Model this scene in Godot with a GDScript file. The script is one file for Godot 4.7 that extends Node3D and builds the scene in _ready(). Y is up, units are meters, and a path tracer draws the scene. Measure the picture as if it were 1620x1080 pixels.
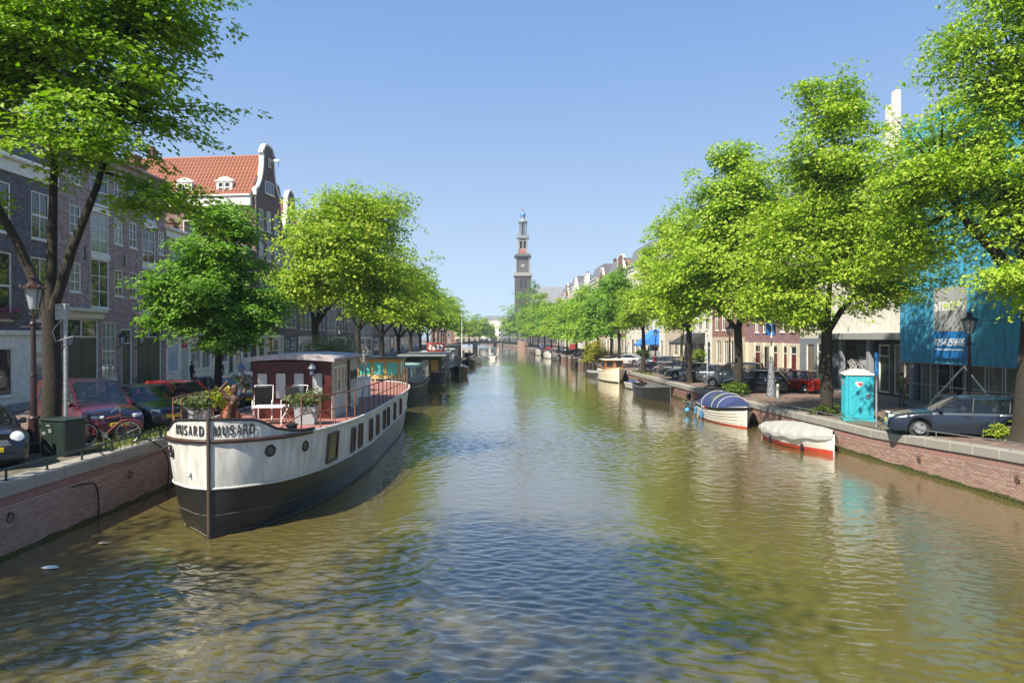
extends Node3D
# A canal between two rows of houses, seen from a bridge. x to the right, y up, depth d = -z. Water surface at y = 0.

const EYE := 4.7
const FOCAL := 1080.0
var rng := RandomNumberGenerator.new()
var mats := {}
var meshes := {}
var taken := {}
var tx := {}
var leaf_count := 0
var water_waves := FastNoiseLite.new()


# ---------------------------------------------------------------- shapes
class MB:
	var v := PackedVector3Array()
	var n := PackedVector3Array()
	var c := PackedColorArray()
	var col := Color(1, 1, 1)
	var xf := Transform3D.IDENTITY
	var turned := false

	func place(t: Transform3D) -> MB:
		xf = t
		turned = true
		return self

	func tri(a: Vector3, b: Vector3, d: Vector3) -> void:
		if turned:
			a = xf * a
			b = xf * b
			d = xf * d
		var m := (d - a).cross(b - a).normalized()
		v.append(a); v.append(b); v.append(d)
		n.append(m); n.append(m); n.append(m)
		c.append(col); c.append(col); c.append(col)

	func quad(a: Vector3, b: Vector3, p: Vector3, d: Vector3) -> void:
		tri(a, b, p)
		tri(a, p, d)

	func quado(a: Vector3, b: Vector3, p: Vector3, d: Vector3, out: Vector3) -> void:
		if (p - a).cross(b - a).dot(out) < 0.0:
			quad(a, d, p, b)
		else:
			quad(a, b, p, d)

	func tris(a: Vector3, na: Vector3, b: Vector3, nb: Vector3, d: Vector3, nd: Vector3) -> void:
		if turned:
			a = xf * a; b = xf * b; d = xf * d
			na = (xf.basis * na).normalized(); nb = (xf.basis * nb).normalized(); nd = (xf.basis * nd).normalized()
		v.append(a); v.append(b); v.append(d)
		n.append(na); n.append(nb); n.append(nd)
		c.append(col); c.append(col); c.append(col)

	func box(lo: Vector3, hi: Vector3) -> void:
		var p := []
		for k in 8:
			p.append(Vector3(hi.x if k & 1 else lo.x, hi.y if k & 2 else lo.y, hi.z if k & 4 else lo.z))
		quado(p[0], p[1], p[3], p[2], Vector3(0, 0, -1))
		quado(p[4], p[5], p[7], p[6], Vector3(0, 0, 1))
		quado(p[0], p[2], p[6], p[4], Vector3(-1, 0, 0))
		quado(p[1], p[3], p[7], p[5], Vector3(1, 0, 0))
		quado(p[0], p[1], p[5], p[4], Vector3(0, -1, 0))
		quado(p[2], p[3], p[7], p[6], Vector3(0, 1, 0))

	func cbox(lo: Vector3, hi: Vector3, r: float) -> void:
		# a box with chamfered edges
		var a := lo + Vector3(r, r, r)
		var b := hi - Vector3(r, r, r)
		var mid := (lo + hi) * 0.5
		var f := func(sx, sy, sz, ax):
			var q := Vector3(b.x if sx > 0 else a.x, b.y if sy > 0 else a.y, b.z if sz > 0 else a.z)
			if ax == 0: q.x = hi.x if sx > 0 else lo.x
			if ax == 1: q.y = hi.y if sy > 0 else lo.y
			if ax == 2: q.z = hi.z if sz > 0 else lo.z
			return q
		for s: int in [-1, 1]:
			quado(f.call(s, -1, -1, 0), f.call(s, 1, -1, 0), f.call(s, 1, 1, 0), f.call(s, -1, 1, 0), Vector3(s, 0, 0))
			quado(f.call(-1, s, -1, 1), f.call(1, s, -1, 1), f.call(1, s, 1, 1), f.call(-1, s, 1, 1), Vector3(0, s, 0))
			quado(f.call(-1, -1, s, 2), f.call(1, -1, s, 2), f.call(1, 1, s, 2), f.call(-1, 1, s, 2), Vector3(0, 0, s))
			for t in [-1, 1]:
				quado(f.call(s, t, -1, 0), f.call(s, t, 1, 0), f.call(s, t, 1, 1), f.call(s, t, -1, 1), Vector3(s, t, 0))
				quado(f.call(s, -1, t, 0), f.call(s, 1, t, 0), f.call(s, 1, t, 2), f.call(s, -1, t, 2), Vector3(s, 0, t))
				quado(f.call(-1, s, t, 1), f.call(1, s, t, 1), f.call(1, s, t, 2), f.call(-1, s, t, 2), Vector3(0, s, t))
				for u in [-1, 1]:
					tri(f.call(s, t, u, 0), f.call(s, t, u, 1), f.call(s, t, u, 2))

	func bar(p: Vector3, q: Vector3, w: float, h: float) -> void:
		# a bar of w by h along p..q, h along the vertical as far as possible
		var z := (q - p).normalized()
		var x := Vector3.UP.cross(z)
		if x.length() < 0.05:
			x = Vector3.RIGHT.cross(z)
		x = x.normalized()
		var y := z.cross(x)
		var o := xf
		var ot := turned
		place(o * Transform3D(Basis(x, y, z), p))
		box(Vector3(-w / 2, -h / 2, 0), Vector3(w / 2, h / 2, p.distance_to(q)))
		xf = o
		turned = ot

	func loft(rings: Array, closed: bool, caps := false, flip := false) -> void:
		# smooth skin over rings of equal point counts
		var R := rings.size()
		var P: int = rings[0].size()
		var nn := []
		for i in R:
			var row := PackedVector3Array()
			var up: PackedVector3Array = rings[mini(i + 1, R - 1)]
			var dn: PackedVector3Array = rings[maxi(i - 1, 0)]
			var me: PackedVector3Array = rings[i]
			for j in P:
				var jn := (j + 1) % P if closed else mini(j + 1, P - 1)
				var jp := (j - 1 + P) % P if closed else maxi(j - 1, 0)
				var du := me[jn] - me[jp]
				if du.length_squared() < 1e-10:
					du = up[jn] + dn[jn] - up[jp] - dn[jp]
				var dv := up[j] - dn[j]
				var m := du.cross(dv)
				row.append((m if not flip else -m).normalized())
			nn.append(row)
		for i in R - 1:
			var a: PackedVector3Array = rings[i]
			var b: PackedVector3Array = rings[i + 1]
			var na: PackedVector3Array = nn[i]
			var nb: PackedVector3Array = nn[i + 1]
			for j in (P if closed else P - 1):
				var k := (j + 1) % P
				if flip:
					tris(a[j], na[j], a[k], na[k], b[k], nb[k])
					tris(a[j], na[j], b[k], nb[k], b[j], nb[j])
				else:
					tris(a[j], na[j], b[k], nb[k], a[k], na[k])
					tris(a[j], na[j], b[j], nb[j], b[k], nb[k])
		if caps:
			for e in [0, R - 1]:
				var r: PackedVector3Array = rings[e]
				var mid := Vector3.ZERO
				for p in r:
					mid += p
				mid /= P
				for j in P:
					if (e == 0) == flip:
						tri(mid, r[(j + 1) % P], r[j])
					else:
						tri(mid, r[j], r[(j + 1) % P])

	func tube(pts: Array, radii, sides := 6, caps := true) -> void:
		var rings := []
		var last := Vector3.ZERO
		for i in pts.size():
			var t: Vector3 = (pts[mini(i + 1, pts.size() - 1)] - pts[maxi(i - 1, 0)]).normalized()
			var x := last - t * last.dot(t) if last != Vector3.ZERO else (Vector3.UP.cross(t) if absf(t.y) < 0.95 else Vector3.RIGHT.cross(t))
			x = x.normalized()
			last = x
			var y := t.cross(x)
			var r: float = radii[i] if radii is Array else radii
			var ring := PackedVector3Array()
			for k in sides:
				var a := TAU * k / sides
				ring.append(pts[i] + (x * cos(a) + y * sin(a)) * r)
			rings.append(ring)
		loft(rings, true, caps)

	func lathe(at: Vector3, prof: Array, sides := 12, basis := Basis.IDENTITY) -> void:
		# prof: [radius, height] pairs from the bottom up
		var rings := []
		for q in prof:
			var ring := PackedVector3Array()
			for k in sides:
				var a := -TAU * k / sides
				ring.append(at + basis * Vector3(cos(a) * q[0], q[1], sin(a) * q[0]))
			rings.append(ring)
		# creases: each band is lofted on its own where the profile bends sharply
		var from := 0
		for i in range(1, rings.size()):
			var sharp := i == rings.size() - 1
			if not sharp:
				var e := Vector2(prof[i][0] - prof[i - 1][0], prof[i][1] - prof[i - 1][1])
				var f := Vector2(prof[i + 1][0] - prof[i][0], prof[i + 1][1] - prof[i][1])
				sharp = absf(e.angle_to(f)) > 0.6
			if sharp:
				loft(rings.slice(from, i + 1), true)
				from = i
		for e in [0, rings.size() - 1]:
			if prof[e][0] > 0.001:
				var mid: Vector3 = at + basis * Vector3(0, prof[e][1], 0)
				for j in sides:
					tri(mid, rings[e][j], rings[e][(j + 1) % sides])

	func prism(poly: PackedVector2Array, z0: float, z1: float) -> void:
		# polygon in x, y from z0 to z1
		var idx := Geometry2D.triangulate_polygon(poly)
		for i in range(0, idx.size(), 3):
			var a := poly[idx[i]]
			var b := poly[idx[i + 1]]
			var d := poly[idx[i + 2]]
			for z in [z0, z1]:
				var out := Vector3(0, 0, -1) if (z == z0) == (z0 < z1) else Vector3(0, 0, 1)
				var A := Vector3(a.x, a.y, z)
				var B := Vector3(b.x, b.y, z)
				var D := Vector3(d.x, d.y, z)
				if (D - A).cross(B - A).dot(out) < 0.0:
					tri(A, D, B)
				else:
					tri(A, B, D)
		var cw := Geometry2D.is_polygon_clockwise(poly)
		for i in poly.size():
			var a := poly[i]
			var b := poly[(i + 1) % poly.size()]
			var o := Vector2(b.y - a.y, a.x - b.x)
			if cw:
				o = -o
			quado(Vector3(a.x, a.y, z0), Vector3(b.x, b.y, z0), Vector3(b.x, b.y, z1), Vector3(a.x, a.y, z1), Vector3(o.x, o.y, 0))

	func mesh(colored := false) -> ArrayMesh:
		var m := ArrayMesh.new()
		if v.size() == 0:
			return m
		var arr := []
		arr.resize(Mesh.ARRAY_MAX)
		arr[Mesh.ARRAY_VERTEX] = v
		arr[Mesh.ARRAY_NORMAL] = n
		if colored:
			arr[Mesh.ARRAY_COLOR] = c
		m.add_surface_from_arrays(Mesh.PRIMITIVE_TRIANGLES, arr)
		return m


func numbered(called: String) -> String:
	taken[called] = taken.get(called, -1) + 1
	return called if taken[called] == 0 else "%s_%03d" % [called, taken[called]]


func obj(called: String, b, m: Material, parent: Node = null) -> MeshInstance3D:
	var o := MeshInstance3D.new()
	o.mesh = b.mesh() if b is MB else b
	o.material_override = m
	if parent == null:
		o.name = numbered(called)
		add_child(o)
	else:
		o.name = called
		parent.add_child(o, true)
	return o


func thing(called: String, label: String, category: String, at := Vector3.ZERO, turn := 0.0, group := "") -> Node3D:
	var o := Node3D.new()
	o.name = numbered(called)
	add_child(o)
	o.position = at
	o.rotation.y = turn
	return tag(o, label, category, group)


func tag(o, label: String, category: String, group := ""):
	o.set_meta("label", label)
	o.set_meta("category", category)
	if group:
		o.set_meta("group", group)
	return o


func struct(o):
	o.set_meta("kind", "structure")
	return o


func copy_of(root: Node3D, at: Vector3, turn: float, label: String, group := "") -> Node3D:
	var base := String(root.name)
	if base.length() > 4 and base.right(3).is_valid_int():
		base = base.left(-4)
	var r: Node3D = root.duplicate()
	r.name = numbered(base)
	add_child(r)
	r.position = at
	r.rotation.y = turn
	r.set_meta("label", label)
	if group:
		r.set_meta("group", group)
	return r


func C(r: float, g: float, b: float) -> Color:
	return Color(r, g, b).linear_to_srgb()


# a material of linear base colour; opt: m metallic, s specular, t colour texture, sc triplanar scale, nt normal texture, ns normal scale, vc vertex colours, coat, world
func mat(key: String, col: Color, rough := 0.8, opt := {}) -> StandardMaterial3D:
	if mats.has(key):
		return mats[key]
	var m := StandardMaterial3D.new()
	m.resource_name = key
	m.albedo_color = col.linear_to_srgb()
	m.roughness = rough
	m.metallic = opt.get("m", 0.0)
	m.metallic_specular = opt.get("s", 0.5)
	if opt.has("t") or opt.has("nt"):
		m.uv1_triplanar = true
		m.uv1_world_triplanar = opt.get("world", false)
		var sc = opt.get("sc", 1.0)
		m.uv1_scale = sc if sc is Vector3 else Vector3(sc, sc, sc)
		m.uv1_triplanar_sharpness = 8.0
	if opt.has("t"):
		m.albedo_texture = tx[opt.t]
	if opt.has("nt"):
		m.normal_enabled = true
		m.normal_texture = tx[opt.nt]
		m.normal_scale = opt.get("ns", 1.0)
	if opt.has("rt"):
		m.roughness_texture = tx[opt.rt]
	if opt.get("vc", false):
		m.vertex_color_use_as_albedo = true
	if opt.has("coat"):
		m.clearcoat_enabled = true
		m.clearcoat = opt.coat
		m.clearcoat_roughness = 0.05
	if opt.has("bl"):
		m.backlight_enabled = true
		m.backlight = opt.bl
	if opt.has("a"):
		m.transparency = BaseMaterial3D.TRANSPARENCY_ALPHA
		m.albedo_color.a = opt.a
	mats[key] = m
	return m


func px(u: float, v: float, d: float) -> Vector3:
	return Vector3((u - 810.0) / FOCAL * d, EYE - (v - 533.0) / FOCAL * d, -d)


func curve(tab: Array, d: float) -> float:
	if d <= tab[0][0]:
		return tab[0][1]
	for i in range(1, tab.size()):
		if d <= tab[i][0]:
			var t: float = (d - tab[i - 1][0]) / (tab[i][0] - tab[i - 1][0])
			return lerpf(tab[i - 1][1], tab[i][1], t)
	return tab[-1][1]


const LEFT_EDGE := [[-60, -10.8], [45, -10.8], [70, -11.4], [100, -12.6], [137, -14.4], [180, -17.0], [254, -22.5], [330, -31.0], [420, -44.0], [700, -90.0]]
const RIGHT_EDGE := [[-60, 16.3], [19, 14.3], [36, 13.2], [70, 12.3], [100, 11.2], [125, 10.1], [150, 9.0], [200, 7.0], [254, 4.5], [330, -2.0], [420, -14.0], [700, -60.0]]
const LEFT_TOP := [[10, 1.6], [22, 1.56], [40, 1.4], [60, 1.25], [100, 1.15]]
const RIGHT_TOP := [[12, 1.6], [19, 1.45], [26, 1.13], [40, 1.1]]

func xl(d: float) -> float: return curve(LEFT_EDGE, d)
func xr(d: float) -> float: return curve(RIGHT_EDGE, d)
func yl(d: float) -> float: return curve(LEFT_TOP, d)
func yr(d: float) -> float: return curve(RIGHT_TOP, d)
# the line of the house fronts
func fl(d: float) -> float: return xl(d) - 12.4
func fr(d: float) -> float: return xr(d) + lerpf(9.2, 9.9, clampf((d - 30) / 30.0, 0, 1))


# ---------------------------------------------------------------- textures: colour, grain and wear
func noise(freq: float, kind := FastNoiseLite.TYPE_SIMPLEX_SMOOTH, oct := 4, sd := 1) -> FastNoiseLite:
	var f := FastNoiseLite.new()
	f.noise_type = kind
	f.frequency = freq
	f.fractal_octaves = oct
	f.seed = sd
	return f


func grey_noise(size: int, freq: float, lo: float, hi: float, oct := 4, sd := 1, tint := Color(1, 1, 1)) -> ImageTexture:
	var im := noise(freq, FastNoiseLite.TYPE_SIMPLEX_SMOOTH, oct, sd).get_seamless_image(size, size)
	im.convert(Image.FORMAT_L8)
	var src := im.get_data()
	var out := PackedByteArray()
	out.resize(size * size * 3)
	for i in size * size:
		var t := src[i] / 255.0
		var g := lerpf(lo, hi, t)
		out[i * 3] = int(clampf(g * lerpf(tint.r, 1.0, t), 0, 1) * 255)
		out[i * 3 + 1] = int(clampf(g * lerpf(tint.g, 1.0, t), 0, 1) * 255)
		out[i * 3 + 2] = int(clampf(g * lerpf(tint.b, 1.0, t), 0, 1) * 255)
	return ImageTexture.create_from_image(Image.create_from_data(size, size, false, Image.FORMAT_RGB8, out))


func normal_noise(size: int, freq: float, strength: float, oct := 4, sd := 1) -> ImageTexture:
	var im := noise(freq, FastNoiseLite.TYPE_SIMPLEX_SMOOTH, oct, sd).get_seamless_image(size, size)
	im.convert(Image.FORMAT_RGBA8)
	im.bump_map_to_normal_map(strength)
	return ImageTexture.create_from_image(im)


# courses of small bricks for walls too far away to tell the bricks apart; cols x rows bricks on the sheet
func brick_sheet(cols: int, rows: int, w: int, h: int, mortar: float, spread: float, sd: int) -> ImageTexture:
	rng.seed = sd
	var im := Image.create(w, h, false, Image.FORMAT_RGB8)
	im.fill(Color(0.86, 0.85, 0.83) * mortar)
	var bw := float(w) / cols
	var bh := float(h) / rows
	for r in rows:
		var off := bw * 0.5 if r % 2 else 0.0
		for k in cols:
			var g := 1.0 - rng.randf() * spread
			var warm := rng.randf()
			var colr := Color(g, g * lerpf(0.86, 0.98, warm), g * lerpf(0.82, 1.0, warm))
			var x0 := int(round(k * bw + off)) % w
			var y0 := int(round(r * bh))
			var rect := Rect2i(x0, y0, int(bw) - 1, int(bh) - 1)
			im.fill_rect(rect, colr)
			if x0 + rect.size.x > w:
				im.fill_rect(Rect2i(0, y0, x0 + rect.size.x - w, rect.size.y), colr)
	var st := noise(0.012, FastNoiseLite.TYPE_SIMPLEX_SMOOTH, 4, sd).get_seamless_image(w, h)
	for y in h:
		for x in w:
			var q := im.get_pixel(x, y)
			im.set_pixel(x, y, q * (0.82 + 0.18 * st.get_pixel(x, y).r))
	return ImageTexture.create_from_image(im)


func make_textures() -> void:
	tx.mottle = grey_noise(512, 0.012, 0.87, 1.0, 5, 3, Color(1.0, 0.98, 0.95))
	tx.fine = grey_noise(512, 0.08, 0.7, 1.0, 4, 5)
	tx.streak = grey_noise(256, 0.03, 0.78, 1.0, 4, 8)
	tx.bark = grey_noise(256, 0.05, 0.45, 1.0, 4, 7, Color(0.95, 0.95, 0.85))
	tx.moss = grey_noise(256, 0.03, 0.3, 1.0, 4, 17)
	tx.rippling = normal_noise(512, 0.03, 5.0, 3, 21)
	tx.grain_n = normal_noise(512, 0.09, 3.0, 3, 23)
	tx.brick = brick_sheet(12, 36, 504, 504, 0.97, 0.26, 31)
	tx.pave = brick_sheet(16, 32, 512, 512, 0.62, 0.35, 33)
	tx.slab = brick_sheet(6, 6, 512, 512, 0.7, 0.18, 35)


func glass(): return mat("window_glass", Color(0.02, 0.025, 0.03), 0.03, {"s": 0.75})
func white_paint(): return mat("white_paint", Color(0.83, 0.82, 0.79), 0.45, {"t": "mottle", "sc": 0.4})
func cream_paint(): return mat("cream_paint", Color(0.7, 0.65, 0.52), 0.5, {"t": "mottle", "sc": 0.4})
func dark_green(): return mat("dark_green_paint", Color(0.012, 0.03, 0.022), 0.35)
func iron(): return mat("black_iron", Color(0.02, 0.021, 0.022), 0.45)


# ---------------------------------------------------------------- camera, sky, sun
func light_and_camera() -> void:
	var cam := Camera3D.new()
	cam.name = "camera"
	add_child(cam)
	cam.position = Vector3(0, EYE, 0)
	cam.rotation.x = -atan(7.0 / FOCAL)
	cam.fov = rad_to_deg(2.0 * atan(540.0 / FOCAL))
	cam.near = 0.1
	cam.far = 2000.0
	cam.current = true
	var sky_mat := ProceduralSkyMaterial.new()
	sky_mat.sky_top_color = Color(0.28, 0.425, 0.625)
	sky_mat.sky_horizon_color = Color(0.63, 0.7, 0.755)
	sky_mat.sky_curve = 0.17
	sky_mat.ground_horizon_color = Color(0.5, 0.52, 0.5)
	sky_mat.ground_bottom_color = Color(0.3, 0.3, 0.28)
	sky_mat.sun_angle_max = 2.0
	var sky := Sky.new()
	sky.sky_material = sky_mat
	var env := Environment.new()
	env.background_mode = Environment.BG_SKY
	env.sky = sky
	env.background_energy_multiplier = 1.0
	env.tonemap_mode = Environment.TONE_MAPPER_LINEAR
	env.tonemap_exposure = 2.1
	env.fog_enabled = true
	env.fog_density = 0.00032
	env.fog_light_color = Color(0.78, 0.86, 0.95)
	env.sdfgi_enabled = true
	env.ssao_enabled = true
	env.ssil_enabled = true
	var we := WorldEnvironment.new()
	we.name = "surroundings"
	we.environment = env
	add_child(we)
	var sun := DirectionalLight3D.new()
	sun.name = "sun"
	sun.light_energy = 1.6
	sun.light_angular_distance = 0.8
	sun.light_color = Color(1.0, 0.96, 0.88)
	sun.shadow_enabled = true
	add_child(sun)
	sun.look_at_from_position(Vector3(-0.52, 1.0, 0.68) * 100.0, Vector3.ZERO)


# ---------------------------------------------------------------- water
func wave(x: float, d: float, cell: float) -> float:
	var calm := clampf(0.7 + 0.6 * water_waves.get_noise_2d(x * 0.35 + 300.0, d * 0.5), 0.25, 1.2)
	var near_wall := clampf(minf(x - xl(d), xr(d) - x) / 4.0, 0.25, 1.0)
	var h := 0.011 * water_waves.get_noise_2d(x * 7.5, d * 18.0)
	if cell < 0.3:
		h += 0.0165 * water_waves.get_noise_2d(x * 20.0 + 77.0 + d * 4.0, d * 45.0)
	if cell < 0.14:
		h += 0.009 * water_waves.get_noise_2d(x * 34.0 + 9.0 - d * 8.0, d * 68.0)
	return h * calm * near_wall


func build_water() -> void:
	water_waves.noise_type = FastNoiseLite.TYPE_SIMPLEX_SMOOTH
	water_waves.frequency = 0.1
	water_waves.fractal_type = FastNoiseLite.FRACTAL_NONE
	water_waves.seed = 4
	var v := PackedVector3Array()
	var n := PackedVector3Array()
	var idx := PackedInt32Array()
	for band in [[-60.0, 8.0, 2.0], [8.0, 18.0, 0.055], [18.0, 34.0, 0.1], [34.0, 44.0, 0.15], [44.0, 110.0, 0.27], [110.0, 260.0, 0.8], [260.0, 700.0, 6.0]]:
		var cell: float = band[2]
		var rows := int(ceil((band[1] - band[0]) / cell))
		var cols := int(ceil(30.0 / cell))
		var first := v.size()
		for r in rows + 1:
			var d := lerpf(band[0], band[1], float(r) / rows)
			var a := xl(d) - 0.6
			var b := xr(d) + 0.6
			var flat_row := r == 0 or r == rows
			for k in cols + 1:
				var x := lerpf(a, b, float(k) / cols)
				v.append(Vector3(x, 0.0 if cell > 1.0 or flat_row else wave(x, d, cell), -d))
		for r in rows + 1:
			for k in cols + 1:
				var i := first + r * (cols + 1) + k
				var p := v[i]
				var e := v[i + 1] if k < cols else p
				var w := v[i - 1] if k > 0 else p
				var f := v[i + cols + 1] if r < rows else p
				var s := v[i - cols - 1] if r > 0 else p
				n.append((e - w).cross(f - s).normalized())
				if r < rows and k < cols:
					var j := i + cols + 1
					idx.append_array(PackedInt32Array([i, j, i + 1, i + 1, j, j + 1]))
	var arr := []
	arr.resize(Mesh.ARRAY_MAX)
	arr[Mesh.ARRAY_VERTEX] = v
	arr[Mesh.ARRAY_NORMAL] = n
	arr[Mesh.ARRAY_INDEX] = idx
	var m := ArrayMesh.new()
	m.add_surface_from_arrays(Mesh.PRIMITIVE_TRIANGLES, arr)
	struct(obj("canal_water", m, mat("murky_water", Color(0.1, 0.083, 0.027), 0.04, {"s": 0.7, "coat": 0.7, "nt": "rippling", "sc": Vector3(0.8, 0.8, 1.9), "ns": 0.22, "world": true})))


# ---------------------------------------------------------------- banks and quay walls
func strip(b: MB, f0: Callable, f1: Callable, h0: Callable, h1: Callable, d0: float, d1: float, step: float) -> void:
	var d := d0
	while d < d1 - 0.001:
		var e := minf(d + step, d1)
		b.quado(Vector3(f0.call(d), h0.call(d), -d), Vector3(f1.call(d), h1.call(d), -d), Vector3(f1.call(e), h1.call(e), -e), Vector3(f0.call(e), h0.call(e), -e), Vector3.UP)
		d = e


func build_banks() -> void:
	var earth := mat("earth", Color(0.16, 0.14, 0.1), 0.95, {"t": "fine", "sc": 0.3, "world": true})
	var paving := mat("street_clinkers", Color(0.3, 0.245, 0.21), 0.85, {"t": "pave", "sc": Vector3(0.3, 0.3, 0.3), "world": true, "nt": "grain_n", "ns": 0.25})
	var slabs := mat("pavement_slabs", Color(0.36, 0.34, 0.31), 0.85, {"t": "slab", "sc": 0.55, "world": true})
	var stone := mat("kerb_stone", Color(0.38, 0.36, 0.33), 0.8, {"t": "fine", "sc": 0.5})
	for s: int in [-1, 1]:
		var edge := func(d): return xl(d) if s < 0 else xr(d)
		var top := func(d): return (yl(d) if s < 0 else yr(d)) - 0.004
		var b := MB.new()
		strip(b, func(d): return edge.call(d) + s * 0.3, func(d): return s * 520.0, top, top, -60, 700, 6.0)
		struct(obj("ground", b, earth))
		b = MB.new()
		var t1 := func(d): return top.call(d) + 0.004
		var front := func(d): return fl(d) + 1.9 if s < 0 else fr(d) - 1.9
		strip(b, func(d): return edge.call(d) + s * (1.5 if s < 0 else 0.52), front, t1, t1, -60, 420, 3.0)
		struct(obj("street", b, paving))
		b = MB.new()
		var t2 := func(d): return top.call(d) + 0.11
		strip(b, func(d): return front.call(d) + s * 0.14, func(d): return front.call(d) + s * 4.0, t2, t2, -60, 420, 3.0)
		struct(obj("pavement", b, slabs))
		b = MB.new()
		strip(b, front, func(d): return front.call(d) + s * 0.14, t2, t2, -60, 420, 3.0)
		strip(b, front, front, t1, t2, -60, 420, 3.0)
		struct(obj("kerb", b, stone))
	# the far end, where the canal turns out of sight
	var e := MB.new()
	e.box(Vector3(-520, -0.5, -760), Vector3(520, 0.9, -690))
	struct(obj("ground", e, earth))


func build_quay_walls() -> void:
	var mortar := mat("quay_mortar", Color(0.5, 0.46, 0.41), 0.95, {"t": "fine", "sc": 0.9, "world": true})
	var far_brick := mat("quay_brick_far", Color(0.34, 0.22, 0.18), 0.9, {"t": "brick", "sc": Vector3(0.4, 0.42, 0.4), "world": true})
	var granite := mat("coping_granite", Color(0.37, 0.35, 0.31), 0.85, {"t": "fine", "sc": 0.7, "world": true, "nt": "grain_n", "ns": 0.4})
	var algae := mat("algae", Color(0.13, 0.14, 0.02), 0.9, {"t": "moss", "sc": 1.2, "world": true, "nt": "grain_n", "ns": 1.0})
	var tones := []
	var hues := [[0.4, 0.23, 0.185], [0.42, 0.26, 0.205], [0.35, 0.2, 0.17], [0.45, 0.31, 0.25], [0.37, 0.25, 0.22]]
	for k in 5:
		tones.append(mat("quay_brick_%d" % k, Color(hues[k][0], hues[k][1], hues[k][2]), 0.9, {"t": "fine", "sc": 2.3, "world": true}))
	# one brick: a face with worn edges, 10 mm deep bevel; unit length 0.21, height 0.052, out along +z
	var bm := MB.new()
	var L := 0.104
	var Hh := 0.026
	bm.quado(Vector3(-L + 0.006, -Hh + 0.005, 0.012), Vector3(L - 0.006, -Hh + 0.005, 0.012), Vector3(L - 0.006, Hh - 0.005, 0.012), Vector3(-L + 0.006, Hh - 0.005, 0.012), Vector3(0, 0, 1))
	var outer := [Vector3(-L, -Hh, 0.004), Vector3(L, -Hh, 0.004), Vector3(L, Hh, 0.004), Vector3(-L, Hh, 0.004)]
	var inner := [Vector3(-L + 0.006, -Hh + 0.005, 0.012), Vector3(L - 0.006, -Hh + 0.005, 0.012), Vector3(L - 0.006, Hh - 0.005, 0.012), Vector3(-L + 0.006, Hh - 0.005, 0.012)]
	for k in 4:
		bm.quado(outer[k], outer[(k + 1) % 4], inner[(k + 1) % 4], inner[k], (outer[k] + outer[(k + 1) % 4]) + Vector3(0, 0, 0.05))
		bm.quado(outer[k] - Vector3(0, 0, 0.02), outer[(k + 1) % 4] - Vector3(0, 0, 0.02), outer[(k + 1) % 4], outer[k], outer[k] + outer[(k + 1) % 4])
	var brick_mesh := bm.mesh()
	for s: int in [-1, 1]:
		rng.seed = 900 + s
		var edge := func(d): return xl(d) if s < 0 else xr(d)
		var top := func(d): return yl(d) if s < 0 else yr(d)
		var wall := Node3D.new()
		wall.name = "quay_wall_left" if s < 0 else "quay_wall_right"
		add_child(wall)
		struct(wall)
		# body
		var b := MB.new()
		strip(b, edge, edge, func(d): return -1.2, func(d): return top.call(d) - 0.29, -60, 46, 1.0)
		obj("mortar_bed", b, mortar, wall)
		b = MB.new()
		strip(b, edge, edge, func(d): return -1.2, func(d): return top.call(d) - 0.29, 46, 700, 4.0)
		obj("brickwork", b, far_brick, wall)
		# algae at the waterline, an uneven crust
		b = MB.new()
		var d := 5.0
		while d < 70.0:
			var e := d + 0.35
			var y0 := 0.07 + 0.05 * water_waves.get_noise_2d(d * 9.0, 3.0 * s) + (0.05 if s > 0 else 0.0)
			var y1 := 0.07 + 0.05 * water_waves.get_noise_2d(e * 9.0, 3.0 * s) + (0.05 if s > 0 else 0.0)
			var o := -s * 0.022
			b.quado(Vector3(edge.call(d) + o, -0.3, -d), Vector3(edge.call(e) + o, -0.3, -e), Vector3(edge.call(e) + o, y1, -e), Vector3(edge.call(d) + o, y0, -d), Vector3(-s, 0, 0))
			b.quado(Vector3(edge.call(d) + o, y0, -d), Vector3(edge.call(e) + o, y1, -e), Vector3(edge.call(e), y1 + 0.02, -e), Vector3(edge.call(d), y0 + 0.02, -d), Vector3(-s, 1, 0))
			d = e
		obj("algae_crust", b, algae, wall).set_meta("kind", "stuff")
		# mooring rings let into the wall
		for q in [14.6, 19.2, 23.4, 28.6, 34.0]:
			b = MB.new()
			var pts := []
			for k in 13:
				pts.append(Vector3(edge.call(q) - s * (0.05 + 0.02 * sin(TAU * k / 12)), top.call(q) - 0.75 + sin(TAU * k / 12) * 0.09, -q + cos(TAU * k / 12) * 0.09))
			b.tube(pts, 0.014, 5, false)
			b.tube([Vector3(edge.call(q), top.call(q) - 0.66, -q), Vector3(edge.call(q) - s * 0.08, top.call(q) - 0.66, -q)], 0.025, 6)
			obj("mooring_ring", b, mat("ring_rust", Color(0.09, 0.05, 0.035), 0.8), wall)
		# coping stones, one by one while they can be told apart
		d = 8.0
		while d < 70.0:
			var len := 0.9 + rng.randf() * 0.4
			var e := d + len
			var y: float = top.call((d + e) / 2)
			var tilt: float = (top.call(e) - top.call(d)) / len
			var yaw: float = atan2(edge.call(e) - edge.call(d), len)
			b = MB.new()
			b.cbox(Vector3(-0.26, -0.3, -len / 2 + 0.004), Vector3(0.26, 0.0, len / 2 - 0.004), 0.018)
			var o := obj("coping_stone", b, granite, wall)
			o.transform = Transform3D(Basis(Vector3.UP, -yaw) * Basis(Vector3.RIGHT, atan(tilt)), Vector3(edge.call((d + e) / 2) + s * 0.2, y + rng.randf_range(-0.004, 0.004) + 0.012, -(d + e) / 2))
			d = e
		b = MB.new()
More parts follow.
